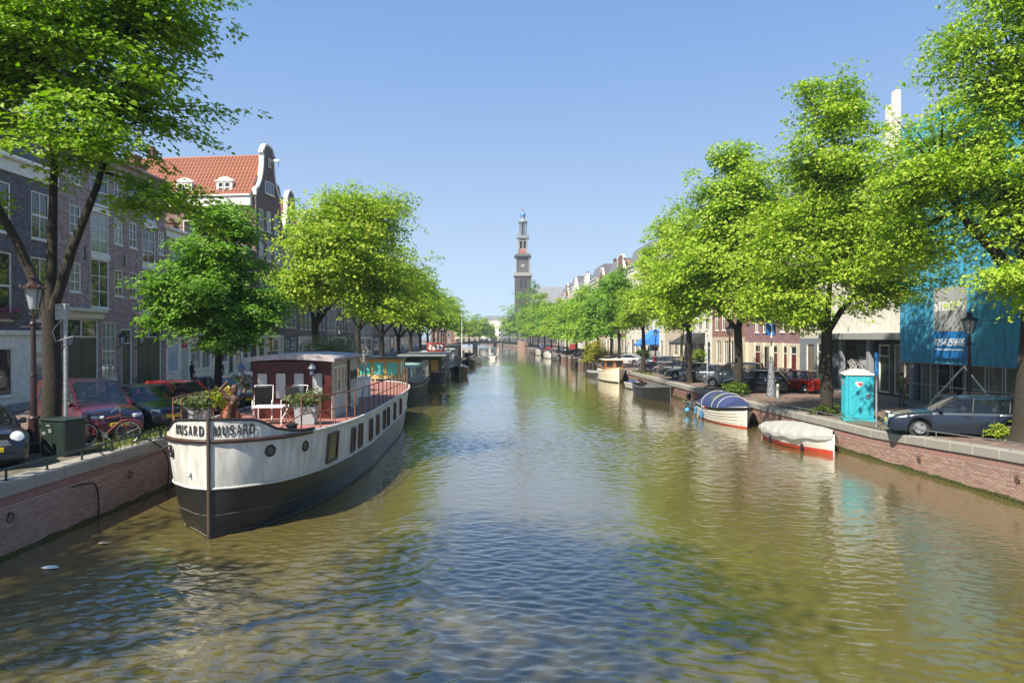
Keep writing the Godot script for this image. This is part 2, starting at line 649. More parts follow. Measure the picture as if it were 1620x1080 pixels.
		strip(b, func(q): return edge.call(q) - s * 0.05, func(q): return edge.call(q) + s * 0.5, func(q): return top.call(q) + 0.012, func(q): return top.call(q) + 0.012, 70, 420, 4.0)
		strip(b, func(q): return edge.call(q) - s * 0.05, func(q): return edge.call(q) - s * 0.05, func(q): return top.call(q) - 0.29, func(q): return top.call(q) + 0.012, 70, 420, 4.0)
		obj("coping", b, granite, wall)
		# bricks: the ones that show largest are parts, the rest one mass
		var own := 0
		var rest: Array[Transform3D] = []
		var tint: Array[Color] = []
		var reach := 40.0
		d = 12.2 if s < 0 else 15.5
		var col := 0
		while d < reach:
			var y: float = top.call(d) - 0.29
			var yaw2: float = atan2(edge.call(d + 1.0) - edge.call(d), 1.0)
			var bs := Basis(Vector3.UP, (PI / 2 if s < 0 else -PI / 2) - yaw2)
			# a row of bricks on end under the coping, four to a brick length
			for q in 3:
				var dd := d + q * 0.073
				rest.append(Transform3D(bs * Basis(Vector3(0, 0, 1), PI / 2) * Basis.from_scale(Vector3(0.95, 1.22, 1)), Vector3(edge.call(dd), top.call(dd) - 0.4, -dd)))
				tint.append(Color(hues[rng.randi() % 5][0] * 0.9, 0.2, 0.17))
			var row := 0
			y -= 0.225 + 0.035
			while y > -0.06:
				var dd := d + (0.11 if row % 2 else 0.0)
				var xform := Transform3D(bs, Vector3(edge.call(dd) + rng.randf_range(-0.002, 0.002), y, -dd))
				var k := rng.randi() % 5
				if own < 300 and dd < 18.0 + 4.0 * (s + 1) and y > 0.1:
					own += 1
					var o := obj("brick", brick_mesh, tones[k], wall)
					o.transform = xform
				else:
					rest.append(xform)
					var hh = hues[k]
					var g := rng.randf_range(0.85, 1.12)
					tint.append(Color(hh[0] * g, hh[1] * g, hh[2] * g))
				y -= 0.063
				row += 1
			d += 0.219
			col += 1
		var mm := MultiMesh.new()
		mm.transform_format = MultiMesh.TRANSFORM_3D
		mm.use_colors = true
		mm.mesh = brick_mesh
		mm.instance_count = rest.size()
		for k in rest.size():
			mm.set_instance_transform(k, rest[k])
			mm.set_instance_color(k, tint[k])
		var mi := MultiMeshInstance3D.new()
		mi.name = "bricks"
		mi.multimesh = mm
		mi.material_override = mat("brick_tinted", Color(1, 1, 1), 0.9, {"vc": true, "t": "fine", "sc": 2.3, "world": true})
		mi.set_meta("kind", "stuff")
		wall.add_child(mi)


# ---------------------------------------------------------------- trees
# a spray of leaves: folded diamond leaves on a flat, drooping twig
func leaf_spray(leaves: int, reach: float, leaf: float, sd: int) -> Array:
	var key := "spray_%d_%f_%f_%d" % [leaves, reach, leaf, sd]
	if meshes.has(key):
		return meshes[key]
	var r := RandomNumberGenerator.new()
	r.seed = sd
	var b := MB.new()
	for k in leaves:
		var a := r.randf() * TAU
		var q := sqrt(r.randf()) * reach
		var p := Vector3(cos(a) * q, r.randf_range(-0.22, 0.22) * reach - q * q / reach * 0.3, sin(a) * q)
		var out := Vector3(cos(a), r.randf_range(-0.9, 0.15), sin(a)).normalized()
		var up := (Vector3(0, 1, 0) + Vector3(r.randf_range(-0.8, 0.8), r.randf_range(-0.3, 0.3), r.randf_range(-0.8, 0.8))).normalized()
		var side := out.cross(up).normalized()
		up = side.cross(out)
		var l := leaf * r.randf_range(0.5, 1.35)
		var w := l * r.randf_range(0.3, 0.42)
		var m := p + out * l * 0.45
		b.tri(p, m + side * w + up * w * 0.35, p + out * l)
		b.tri(p, p + out * l, m - side * w + up * w * 0.35)
	meshes[key] = [b.v, b.n]
	return meshes[key]


func leaf_mat(): return mat("leaves", Color(1, 1, 1), 0.5, {"vc": true, "bl": Color(0.82, 0.95, 0.38), "s": 0.4})
func bark_mat(): return mat("bark", Color(0.062, 0.052, 0.04), 0.95, {"t": "bark", "sc": Vector3(2.2, 0.5, 2.2), "nt": "grain_n", "ns": 1.4})


# lobes: [x, y, z offset from the base, rx, ry, rz, number of sprays]; look: leaves, reach, size; tints: two linear colours that the leaves vary between
func tree(called: String, label: String, group: String, base: Vector3, trunk_r: float, fork: float, lobes: Array, look: Array, tint: Color, sd: int, lean := Vector3.ZERO, bark: Material = null) -> Node3D:
	var t := thing(called, label, "tree" if called != "bush" else "bush", base, 0.0, group)
	var r := RandomNumberGenerator.new()
	r.seed = sd
	var b := MB.new()
	var f := Vector3(0, fork, 0) + lean
	if trunk_r > 0.0:
		var pts := [Vector3(0, -0.15, 0), Vector3(0, 0.12, 0), Vector3(0, 0.5, 0) + lean * 0.1, lean * 0.45 + Vector3(r.randf_range(-1, 1) * 0.06, fork * 0.5, r.randf_range(-1, 1) * 0.06), f]
		b.tube(pts, [trunk_r * 1.7, trunk_r * 1.3, trunk_r * 1.06, trunk_r * 0.95, trunk_r * 0.85], 10)
	var spray := leaf_spray(look[0], look[1], look[2], 1 + sd % 3)
	var sv: PackedVector3Array = spray[0]
	var sn: PackedVector3Array = spray[1]
	var v := PackedVector3Array()
	var n := PackedVector3Array()
	var cc := PackedColorArray()
	# one leaf colour for the tree; single leaves are a little yellower or bluer than it
	var shades := []
	for k in 4:
		var one := PackedColorArray()
		one.resize(sv.size())
		var warm := 1.0
		for j in sv.size():
			if j % 6 == 0:
				warm = r.randf_range(0.82, 1.2)
			one[j] = Color(tint.r * warm, tint.g, tint.b * warm)
		shades.append(one)
	var limbs := []
	for lobe in lobes:
		var mid := Vector3(lobe[0], lobe[1], lobe[2])
		var rad := Vector3(lobe[3], lobe[4], lobe[5])
		var size := (rad.x + rad.y + rad.z) / 3.0
		var limb_r := maxf(trunk_r, 0.03) * clampf(size / 5.0, 0.2, 0.46)
		var bend := f.lerp(mid, 0.5) + Vector3(r.randf_range(-0.5, 0.5), r.randf_range(0.1, 0.6), r.randf_range(-0.5, 0.5))
		if trunk_r > 0.0:
			# three limbs leave the trunk; the others branch off the limb that they lie nearest to
			if limbs.size() < 3:
				b.tube([f - Vector3(0, 0.25, 0), f.lerp(bend, 0.5) + Vector3(0, 0.1, 0), bend, mid], [limb_r * 1.25, limb_r * 1.05, limb_r * 0.75, limb_r * 0.4], 8)
				limbs.append([bend, mid])
			else:
				var best: Array = limbs[0]
				for q in limbs:
					if q[1].distance_to(mid) < best[1].distance_to(mid):
						best = q
				var root: Vector3 = best[0].lerp(best[1], 0.15)
				bend = root.lerp(mid, 0.55) + Vector3(r.randf_range(-0.3, 0.3), r.randf_range(0.0, 0.4), r.randf_range(-0.3, 0.3))
				b.tube([root, bend, mid], [limb_r * 0.72, limb_r * 0.55, limb_r * 0.3], 6)
		# boughs reach out of the middle of the lobe, sprays hang along them
		var per := 17
		var boughs := maxi(4, int(lobe[6] * (1.05 if base.z > -80.0 else 0.85) / per))
		for k in boughs:
			var u := Vector3(r.randf_range(-1, 1), r.randf_range(-0.9, 1), r.randf_range(-1, 1)).normalized()
			var far_out := r.randf_range(0.55, 1.0) if r.randf() < 0.86 else r.randf_range(1.0, 1.3)
			var tip := mid + u * rad * far_out
			var from := bend.lerp(mid, r.randf_range(0.55, 1.0)) + u * rad * 0.12
			var knee := from.lerp(tip, 0.55) + Vector3(r.randf_range(-0.3, 0.3), r.randf_range(0.0, 0.35), r.randf_range(-0.3, 0.3)) * size * 0.25
			if trunk_r > 0.0:
				b.tube([from, knee, tip], [limb_r * 0.26, limb_r * 0.15, 0.01], 4, false)
			for g in per:
				var t1 := pow(r.randf(), 0.7)
				var p := (from.lerp(knee, t1 * 2.0) if t1 < 0.5 else knee.lerp(tip, t1 * 2.0 - 1.0))
				p += Vector3(r.randfn(), r.randfn() * 0.55, r.randfn()) * (0.17 + 0.13 * size) * (1.15 - t1 * 0.5)
				var out := Vector3(p.x - f.x, 0, p.z - f.z).normalized()
				var bs := Basis(out.cross(Vector3.UP).normalized(), -r.randf_range(0.0, 0.6)) * Basis(Vector3.UP, r.randf() * TAU)
				v.append_array(Transform3D(bs.scaled(Vector3.ONE * r.randf_range(0.7, 1.25)), p) * sv)
				n.append_array(Transform3D(bs, Vector3.ZERO) * sn)
				cc.append_array(shades[g % 4])
	if trunk_r > 0.0:
		obj("trunk", b, bark if bark else bark_mat(), t)
	leaf_count += v.size() / 3
	var arr := []
	arr.resize(Mesh.ARRAY_MAX)
	arr[Mesh.ARRAY_VERTEX] = v
	arr[Mesh.ARRAY_NORMAL] = n
	arr[Mesh.ARRAY_COLOR] = cc
	var m := ArrayMesh.new()
	m.add_surface_from_arrays(Mesh.PRIMITIVE_TRIANGLES, arr)
	obj("crown", m, leaf_mat(), t)
	return t


func build_trees() -> void:
	leaf_count = 0
	var near := [22, 0.44, 0.135]
	var mid := [19, 0.58, 0.2]
	var far := [16, 0.85, 0.36]
	var lime := Color(0.355, 0.48, 0.045)
	var leaf := Color(0.285, 0.42, 0.04)
	var dark_leaf := Color(0.18, 0.34, 0.043)
	var row_l := "elms along the left quay"
	var row_r := "elms along the right quay"
	row_l = "elms along the quay of the white barge"
	row_r = "elms along the quay of the portable toilet"
	# beside the camera, outside the frame: it shades the water in front of the bridge
	tree("elm_tree", "tall elm at the foot of the bridge, shading the water", row_l, Vector3(-12.6, yl(4), -3.6), 0.15, 6.5,
		[[5.4, 12.6, -1.2, 3.8, 2.6, 4.6, 430], [5.0, 15.0, 0.5, 3.6, 2.2, 4.4, 190], [7.6, 12.8, -0.6, 2.6, 1.8, 4.4, 190], [-0.8, 9.0, -1.0, 3.2, 1.9, 3.6, 460], [-2.4, 7.0, -5.0, 2.6, 1.6, 3.0, 220], [6.4, 12.4, 4.4, 4.2, 2.6, 4.6, 300], [2.6, 11.5, 6.0, 3.6, 2.6, 3.8, 200]], [18, 0.62, 0.19], leaf, 11)
	# the big elm by the utility cabinet
	tree("elm_tree", "big elm with a three-forked trunk rising behind the green utility cabinet", row_l, Vector3(-13.2, yl(19.5), -19.5), 0.26, 3.9,
		[[-0.5, 11.8, 0.5, 3.4, 2.0, 3.0, 980], [-2.8, 10.0, 1.0, 2.6, 1.7, 2.6, 600], [2.2, 10.4, 0.0, 2.9, 1.4, 2.4, 480], [1.6, 8.6, 0.6, 2.4, 1.0, 2.2, 250], [2.8, 12.8, 0.0, 2.6, 1.7, 2.4, 560], [-3.4, 13.0, 0.8, 2.8, 2.0, 2.8, 700], [0.2, 15.2, 0.2, 4.2, 2.2, 3.4, 1000], [3.4, 7.0, -0.4, 1.7, 0.8, 1.4, 130], [-3.0, 7.2, 0.4, 1.4, 0.7, 1.3, 90]], near, leaf, 12)
	tree("maple_tree", "small round dark green tree behind the black saloon", "", Vector3(-12.9, yl(30), -30), 0.17, 2.5,
		[[-1.4, 4.6, 0.3, 1.9, 1.7, 1.9, 560], [1.3, 4.4, -0.2, 1.7, 1.6, 1.8, 520], [-0.2, 6.3, 0, 1.9, 1.5, 1.9, 520], [0.6, 3.2, 0.4, 1.5, 0.8, 1.4, 200], [-0.3, 5.0, 1.3, 1.7, 1.6, 1.2, 330], [0.5, 8.2, 0, 1.8, 1.3, 1.6, 320]], [22, 0.36, 0.15], dark_leaf, 13)
	var at := func(u, d, y): return Vector3((u - 810.0) / FOCAL * d, y, -d)
	tree("elm_tree", "full round elm in bright leaf on the quay behind the barge's red cabin", row_l, Vector3(-13.0, yl(45), -45), 0.26, 4.2,
		[[1.6, 10, 0, 4.6, 3.4, 4.2, 1500], [-1.0, 6.6, 0.6, 3.0, 1.9, 2.6, 520], [3.6, 7.0, 0.5, 3.6, 2.2, 3.0, 800], [3.0, 11.0, 0, 3.6, 2.6, 3.2, 800], [4.4, 5.2, 0.6, 2.4, 1.3, 2.2, 320], [2.2, 8.6, 2.0, 3.8, 2.8, 2.0, 600]], mid, lime, 14)
	var left_rows := [[57, 1.2, 13.2], [69, 0.6, 12.6], [82, 1.0, 11.6], [96, 0.2, 12.6], [111, 0.6, 12.2], [127, 0.4, 12.8], [145, 0.6, 14.4], [165, 0.3, 15.2], [187, 0.5, 15.8], [212, 0.4, 16.2], [238, 0.0, 16.8]]
	var lefts := ["elm leaning over the water beside the teal wheelhouse barge", "elm above the stern of the teal wheelhouse barge", "elm beside the black flat-roofed houseboat", "elm behind the white boat with the red cabin", "elm behind the covered sloops on the barge side", "dark elm past the covered sloops", "dark elm halfway to the far bridge", "dark elm by the thin white mast", "dark elm before the far bridge, second from it on the mast side", "dark elm at the far bridge on the mast side", "dark elm beyond the far bridge on the mast side"]
	for k in left_rows.size():
		var q = left_rows[k]
		var d: float = q[0]
		var s: float = q[2] / 13.0
		tree("elm_tree", lefts[k], row_l, Vector3(xl(d) - 1.8, yl(d), -d), 0.24, 4.0 * s,
			[[0.6 + q[1], 9.3 * s, 0, 4.6 * s, 3.4 * s, 4.6 * s, 620 if d < 100 else 420], [3.0 + q[1], 6.6 * s, 0.6, 3.2 * s, 1.9 * s, 3.2 * s, 300 if d < 100 else 170], [-2.4, 7.4 * s, 0.4, 3.0, 2.2 * s, 3.0, 220 if d < 100 else 110]], mid if d < 75 else far, lime if k < 2 else leaf, 20 + k)
	# right bank, from the camera outward
	tree("elm_tree", "thick leaning elm beside the dark blue estate car", row_r, Vector3(16.4, yr(21.8), -21.8), 0.36, 4.6,
		[[0.4, 8.0, -1.0, 3.2, 2.4, 3.0, 1000], [-1.9, 9.6, -1.6, 2.6, 2.2, 2.4, 800], [0.6, 12.6, -1.2, 3.4, 2.6, 3.0, 1100], [2.6, 5.4, -0.5, 2.4, 1.6, 2.2, 420], [-0.2, 5.0, 0.6, 1.5, 1.2, 1.4, 330], [-2.6, 6.6, -2.4, 2.0, 1.4, 1.8, 420], [2.6, 9.5, 0.5, 3.0, 2.6, 2.6, 700], [0.8, 15.2, -0.6, 3.0, 1.8, 2.6, 500]], near, lime, 41, Vector3(0.5, 0, -0.3))
	tree("elm_tree", "tall elm with a straight trunk next to the portable toilet", row_r, Vector3(14.5, yr(31.4), -31.4), 0.27, 4.0,
		[[0, 8.2, 0, 4.2, 2.4, 3.4, 1100], [-2.3, 5.8, 0.4, 2.9, 1.7, 2.6, 640], [2.5, 6.2, 0, 2.9, 1.7, 2.6, 620], [0.2, 11.2, 0, 3.3, 2.3, 2.8, 800], [0.3, 14.0, 0, 2.1, 2.0, 1.8, 300], [-1.6, 4.3, 0.2, 1.5, 0.8, 1.3, 120], [-0.9, 15.2, 0, 0.6, 1.4, 0.6, 50], [1.2, 14.8, 0, 0.6, 1.2, 0.6, 45], [1.6, 9.2, 1.0, 2.8, 1.8, 2.2, 500]], near, lime, 42)
	tree("elm_tree", "broad elm rising between the black hatchback and the hooded sloop", row_r, Vector3(13.9, yr(42), -42), 0.27, 4.2,
		[[0, 9.0, 0, 4.8, 2.9, 3.8, 1100], [-2.8, 6.2, 0, 3.2, 1.9, 2.8, 600], [2.4, 5.8, 0.3, 3.4, 1.7, 2.8, 560], [-0.6, 12.2, 0, 3.4, 2.4, 2.8, 600], [-0.4, 15.0, 0, 1.3, 1.5, 1.2, 130], [1.6, 10.5, 0.6, 2.6, 2.2, 2.4, 450]], mid, lime, 43)
	tree("elm_tree", "elm behind the grey saloons, its crown taller than its neighbours'", row_r, Vector3(13.9, yr(53.5), -53.5), 0.24, 4.2,
		[[-0.4, 8.6, 0, 4.4, 2.8, 3.8, 900], [-2.2, 5.8, 0, 3.2, 1.7, 2.6, 420], [0.3, 11.8, 0, 3.2, 2.6, 2.6, 520], [-2.2, 12.0, 0, 1.4, 1.8, 1.4, 130], [1.6, 8.4, 0, 2.8, 2.4, 2.6, 360]], mid, lime, 44)
	var pale := mat("pale_bark", Color(0.36, 0.32, 0.15), 0.9, {"t": "bark", "sc": Vector3(2.0, 0.6, 2.0)})
	tree("young_tree", "young tree with a pale yellowish trunk behind the dark grey saloon", "", Vector3(16.2, yr(65), -65), 0.14, 3.4,
		[[0, 6.2, 0, 2.3, 2.2, 2.3, 330], [-0.8, 4.6, 0, 1.7, 0.9, 1.6, 110]], mid, lime, 45, Vector3.ZERO, pale)
	tree("elm_tree", "slim elm beside the rows of bicycles", row_r, Vector3(12.9, yr(67), -67), 0.2, 4.2,
		[[0, 7.4, 0, 3.0, 2.6, 3.0, 520], [-1.0, 5.2, 0, 2.2, 1.1, 2.2, 160], [0.4, 10.6, 0, 1.4, 1.9, 1.4, 140], [0.6, 12.6, 0, 0.6, 1.4, 0.6, 26]], mid, leaf, 46)
	var red_tree := tree("elm_tree", "elm with rusty red patches behind the cream cabin boat", row_r, Vector3(12.4, yr(79), -79), 0.2, 4.0,
		[[0, 7.8, 0, 3.2, 3.2, 3.2, 420], [0, 11.0, 0, 1.2, 2.0, 1.2, 90], [-1.0, 5.0, 0, 2.4, 1.2, 2.2, 120]], [18, 0.7, 0.28], dark_leaf, 47)
	var rights := [[90, 12.4, "elm behind the yellow-green bush"], [101, 11.6, "elm past the yellow-green bush"], [112, 12.0, "elm beside the quay where the piles stand"], [124, 11.6, "elm past the wooden piles"], [138, 11.8, "elm behind the red board on the quay"], [153, 12.4, "elm behind the white moored launch"], [170, 13.0, "elm past the white moored launch"], [189, 13.6, "elm on the quay short of the far bridge"], [210, 17.5, "elm below the church tower, second from the far bridge"], [233, 23.0, "tallest elm below the church tower"], [243, 12.0, "pale elm at the far bridge by the church tower"]]
	for k in rights.size():
		var q = rights[k]
		var d: float = q[0]
		var s: float = q[1] / 13.0
		tree("elm_tree", q[2], row_r, Vector3(xr(d) + 1.6, yr(d), -d), 0.22, 3.8 * s,
			[[-0.3, 8.2 * s, 0, 4.6 * s, 3.9 * s, 4.6 * s, 430], [-1.8, 5.2 * s, 0.5, 3.6 * s, 1.9 * s, 3.4 * s, 190], [0.5, 11.6 * s, 0, 2.0 * s, 1.8 * s, 2.0 * s, 60]], far, leaf if k % 3 else dark_leaf, 60 + k)
	# beyond the far bridge
	for q in [[758, 300, 15.0, "round elm beyond the far bridge, in the gap between the rows"], [742, 285, 12.0, "elm beyond the far bridge beside the mast side row"], [772, 345, 11.0, "low elm beyond the far bridge before the grey house"], [806, 330, 15.0, "bright elm beyond the far bridge below the tower"], [819, 300, 20.0, "tall elm hiding the foot of the church tower"], [728, 330, 14.0, "dark elm closing the view beyond the far bridge"]]:
		var p: Vector3 = at.call(q[0], q[1], 1.15)
		var s: float = q[2] / 13.0
		tree("elm_tree", q[3], "elms beyond the far bridge", p, 0.25, 4.0, [[0, 8.4 * s, 0, 4.8 * s, 4.2 * s, 4.8 * s, 420], [1.5, 5.6 * s, 0, 4.0 * s, 2.0 * s, 4.0 * s, 160]], [14, 1.1, 0.5], leaf, 90 + int(q[1]))


# ---------------------------------------------------------------- houses
# local axes of a house: x along the front (to the right as seen from the canal), y up from the pavement, z out of the front towards the canal
func window_mesh(w: float, h: float, cols: int, rows: int, fw: float) -> ArrayMesh:
	var key := "win_%.2f_%.2f_%d_%d_%.3f" % [w, h, cols, rows, fw]
	if not meshes.has(key):
		var b := MB.new()
		b.cbox(Vector3(0, 0, -0.11), Vector3(fw, h, -0.02), 0.008)
		b.cbox(Vector3(w - fw, 0, -0.11), Vector3(w, h, -0.02), 0.008)
		b.cbox(Vector3(fw, h - fw, -0.11), Vector3(w - fw, h, -0.022), 0.008)
		b.cbox(Vector3(fw, 0, -0.11), Vector3(w - fw, fw, -0.022), 0.008)
		for k in range(1, cols):
			var x := fw + (w - 2 * fw) * k / cols
			b.box(Vector3(x - 0.025, fw, -0.1), Vector3(x + 0.025, h - fw, -0.045))
		for k in range(1, rows):
			var y := fw + (h - 2 * fw) * k / rows
			var t := 0.045 if (rows % 2 == 0 and k == rows / 2) else 0.022
			b.box(Vector3(fw, y - t, -0.099), Vector3(w - fw, y + t, -0.042))
		meshes[key] = b.mesh()
	return meshes[key]


func rect_mesh(w: float, h: float, z: float) -> ArrayMesh:
	var key := "rect_%.2f_%.2f_%.3f" % [w, h, z]
	if not meshes.has(key):
		var b := MB.new()
		b.box(Vector3(0, 0, z - 0.01), Vector3(w, h, z))
		meshes[key] = b.mesh()
	return meshes[key]


# most panes are bare dark glass; behind some hang net curtains or a blind
func pane_look(x: float, y: float, house: Node3D) -> Material:
	var k := int(absf(x * 13.7 + y * 7.3 + house.position.z * 3.1) * 10.0) % 10
	if k == 1 or k == 6:
		return mat("pane_with_net_curtain", Color(0.3, 0.3, 0.28), 0.06, {"s": 0.7, "t": "streak", "sc": Vector3(4.0, 0.3, 4.0)})
	if k == 4:
		return mat("pane_with_blind", Color(0.17, 0.15, 0.12), 0.06, {"s": 0.7})
	return glass()


# an opening filled in: kinds: w window, d panelled door, g glazed double doors with fanlight, s shop window, h hatch doors, n none
func opening(house: Node3D, q: Array, opt: Dictionary) -> void:
	var x0: float = q[0]
	var y0: float = q[1]
	var w: float = q[2]
	var h: float = q[3]
	var kind: String = q[4] if q.size() > 4 else "w"
	var cols: int = q[5] if q.size() > 5 else 2
	var rows: int = q[6] if q.size() > 6 else 2
	var frame_m: Material = opt.get("frame", white_paint())
	var at := Vector3(x0, y0, opt.get("z", 0.0))
	if kind == "n":
		return
	if kind == "d" or kind == "h" or kind == "g":
		var fan := h * (0.24 if kind != "h" else 0.0)
		var door_h := h - fan
		var o := obj("door" if kind != "h" else "hatch", window_mesh(w, h, 1, 1, 0.09), frame_m, house)
		o.position = at
		var b := MB.new()
		var leaves := 1 if w < 1.3 else 2
		for k in leaves:
			var a := 0.09 + (w - 0.18) * k / leaves + 0.008
			var e := 0.09 + (w - 0.18) * (k + 1) / leaves - 0.008
			b.box(Vector3(a, 0.02, -0.1), Vector3(e, door_h - 0.04, -0.075))
			for p in [[0.08, 0.42], [0.48, 0.93]]:
				var lo := Vector3(a + 0.1, door_h * p[0], -0.075)
				var hi := Vector3(e - 0.1, door_h * p[1], -0.06)
				if hi.x - lo.x > 0.1:
					b.cbox(lo, hi, 0.012)
		obj("door_leaf", b, opt.get("door", dark_green()), o)
		if fan > 0.2:
			obj("pane", rect_mesh(w - 0.18, fan - 0.12, -0.08), glass(), o).position = Vector3(0.09, door_h + 0.03, 0)
			var t := MB.new()
			t.box(Vector3(0.09, door_h - 0.04, -0.1), Vector3(w - 0.09, door_h + 0.03, -0.03))
			if w > 1.6:
				t.box(Vector3(w / 2 - 0.04, door_h + 0.03, -0.1), Vector3(w / 2 + 0.04, h - 0.09, -0.032))
			obj("transom", t, frame_m, o)
		if kind != "h":
			var kb := MB.new()
			kb.lathe(Vector3(w / 2 - (0.06 if w > 1.3 else -w * 0.32), 1.0, -0.06), [[0.012, 0], [0.03, 0.02], [0.03, 0.04], [0.0, 0.055]], 8, Basis(Vector3.RIGHT, PI / 2))
			obj("handle", kb, mat("brass", Color(0.5, 0.38, 0.12), 0.3, {"m": 1.0}), o)
		return
	var win := obj("window", window_mesh(w, h, cols, rows, 0.075 if kind == "w" else 0.06), frame_m, house)
	win.position = at
	var pane := obj("pane", rect_mesh(w - 0.12, h - 0.12, -0.075), q[7] if q.size() > 7 else pane_look(x0, y0, house), win)
	pane.position = Vector3(0.06, 0.06, 0)
	if opt.get("sills", true):
		var key := "sill_%.2f" % w
		if not meshes.has(key):
			var b := MB.new()
			b.cbox(Vector3(-0.06, -0.09, -0.1), Vector3(w + 0.06, 0.0, 0.06), 0.01)
			meshes[key] = b.mesh()
		obj("sill", meshes[key], opt.get("sill_m", white_paint()), win)


# front wall with openings cut through it, reveals included
func front_wall(w: float, y0: float, y1: float, holes: Array, depth := 0.12) -> MB:
	var b := MB.new()
	var xs := [0.0, w]
	var ys := [y0, y1]
	for q in holes:
		for x in [q[0], q[0] + q[2]]:
			if x > 0.01 and x < w - 0.01 and not xs.has(x): xs.append(x)
		for y in [q[1], q[1] + q[3]]:
			if y > y0 + 0.01 and y < y1 - 0.01 and not ys.has(y): ys.append(y)
	xs.sort()
	ys.sort()
	for i in xs.size() - 1:
		for j in ys.size() - 1:
			var cx: float = (xs[i] + xs[i + 1]) / 2
			var cy: float = (ys[j] + ys[j + 1]) / 2
			var open := false
			for q in holes:
				if cx > q[0] and cx < q[0] + q[2] and cy > q[1] and cy < q[1] + q[3]:
					open = true
			if not open:
				b.quado(Vector3(xs[i], ys[j], 0), Vector3(xs[i + 1], ys[j], 0), Vector3(xs[i + 1], ys[j + 1], 0), Vector3(xs[i], ys[j + 1], 0), Vector3(0, 0, 1))
	for q in holes:
		var x0: float = q[0]
		var x1: float = q[0] + q[2]
		var u0: float = maxf(q[1], y0)
		var u1: float = minf(q[1] + q[3], y1)
		b.quado(Vector3(x0, u0, 0), Vector3(x0, u1, 0), Vector3(x0, u1, -depth), Vector3(x0, u0, -depth), Vector3(1, 0, 0))
		b.quado(Vector3(x1, u0, 0), Vector3(x1, u1, 0), Vector3(x1, u1, -depth), Vector3(x1, u0, -depth), Vector3(-1, 0, 0))
		b.quado(Vector3(x0, u1, 0), Vector3(x1, u1, 0), Vector3(x1, u1, -depth), Vector3(x0, u1, -depth), Vector3(0, -1, 0))
		b.quado(Vector3(x0, u0, 0), Vector3(x1, u0, 0), Vector3(x1, u0, -depth), Vector3(x0, u0, -depth), Vector3(0, 1, 0))
	return b


# half outline of a front gable, from the eave inwards; (share of half width, height above the eave)
func gable_outline(kind: String, w: float, rise: float) -> PackedVector2Array:
	var half := []
	match kind:
		"neck":
			half = [[1.0, 0.0], [1.0, 0.1], [0.94, 0.12], [0.8, 0.17], [0.62, 0.3], [0.5, 0.45], [0.44, 0.6], [0.43, 0.8], [0.5, 0.81], [0.5, 0.85], [0.42, 0.86], [0.36, 0.93], [0.24, 0.98], [0.0, 1.0]]
		"bell":
			half = [[1.0, 0.0], [0.98, 0.12], [0.86, 0.22], [0.7, 0.36], [0.6, 0.52], [0.56, 0.7], [0.48, 0.86], [0.3, 0.96], [0.0, 1.0]]
		"step":
			half = [[1.0, 0.0], [1.0, 0.2], [0.78, 0.2], [0.78, 0.42], [0.56, 0.42], [0.56, 0.63], [0.34, 0.63], [0.34, 0.83], [0.14, 0.83], [0.14, 1.0]]
		"spout":
			half = [[1.0, 0.0], [0.92, 0.06], [0.25, 0.82], [0.2, 0.84], [0.2, 1.0]]
		_:
			half = [[1.0, 0.0], [0.0, 1.0]]
	var out := PackedVector2Array()
	for q in half:
		out.append(Vector2(w / 2 + q[0] * w / 2, q[1] * rise))
	for k in range(half.size() - 1, -1, -1):
		if half[k][0] > 0.001:
			out.append(Vector2(w / 2 - half[k][0] * w / 2, half[k][1] * rise))
	return out


# pantiles: rolls running down the slope from ridge a0..a1 to eave e0..e1, in courses that overlap
func pantiles(b: MB, a0: Vector3, a1: Vector3, e0: Vector3, e1: Vector3, pitch := 0.34, course := 0.42) -> void:
	var along := a0.distance_to(a1)
	var down := a0.distance_to(e0)
	var ncol := maxi(1, int(along / pitch))
	var nrow := maxi(1, int(down / course))
	var up := (e0 - a0).cross(a1 - a0).normalized()
	if up.y < 0: up = -up
	var prof := [[0.0, 0.05], [0.2, 0.115], [0.42, 0.12], [0.62, 0.05], [0.8, 0.0], [1.0, 0.05]]
	for k in ncol:
		for j in nrow:
			var u0 := float(j) / nrow
			var u1 := float(j + 1) / nrow
			var lift := up * 0.028
			var last: Array = []
			for q in prof:
				var s: float = (k + q[0]) / ncol
				var top: Vector3 = a0.lerp(a1, s).lerp(e0.lerp(e1, s), u0) + up * q[1]
				var bot: Vector3 = a0.lerp(a1, s).lerp(e0.lerp(e1, s), u1) + up * q[1] + lift
				if last.size():
					b.quado(last[0], top, bot, last[1], up)
				last = [top, bot]


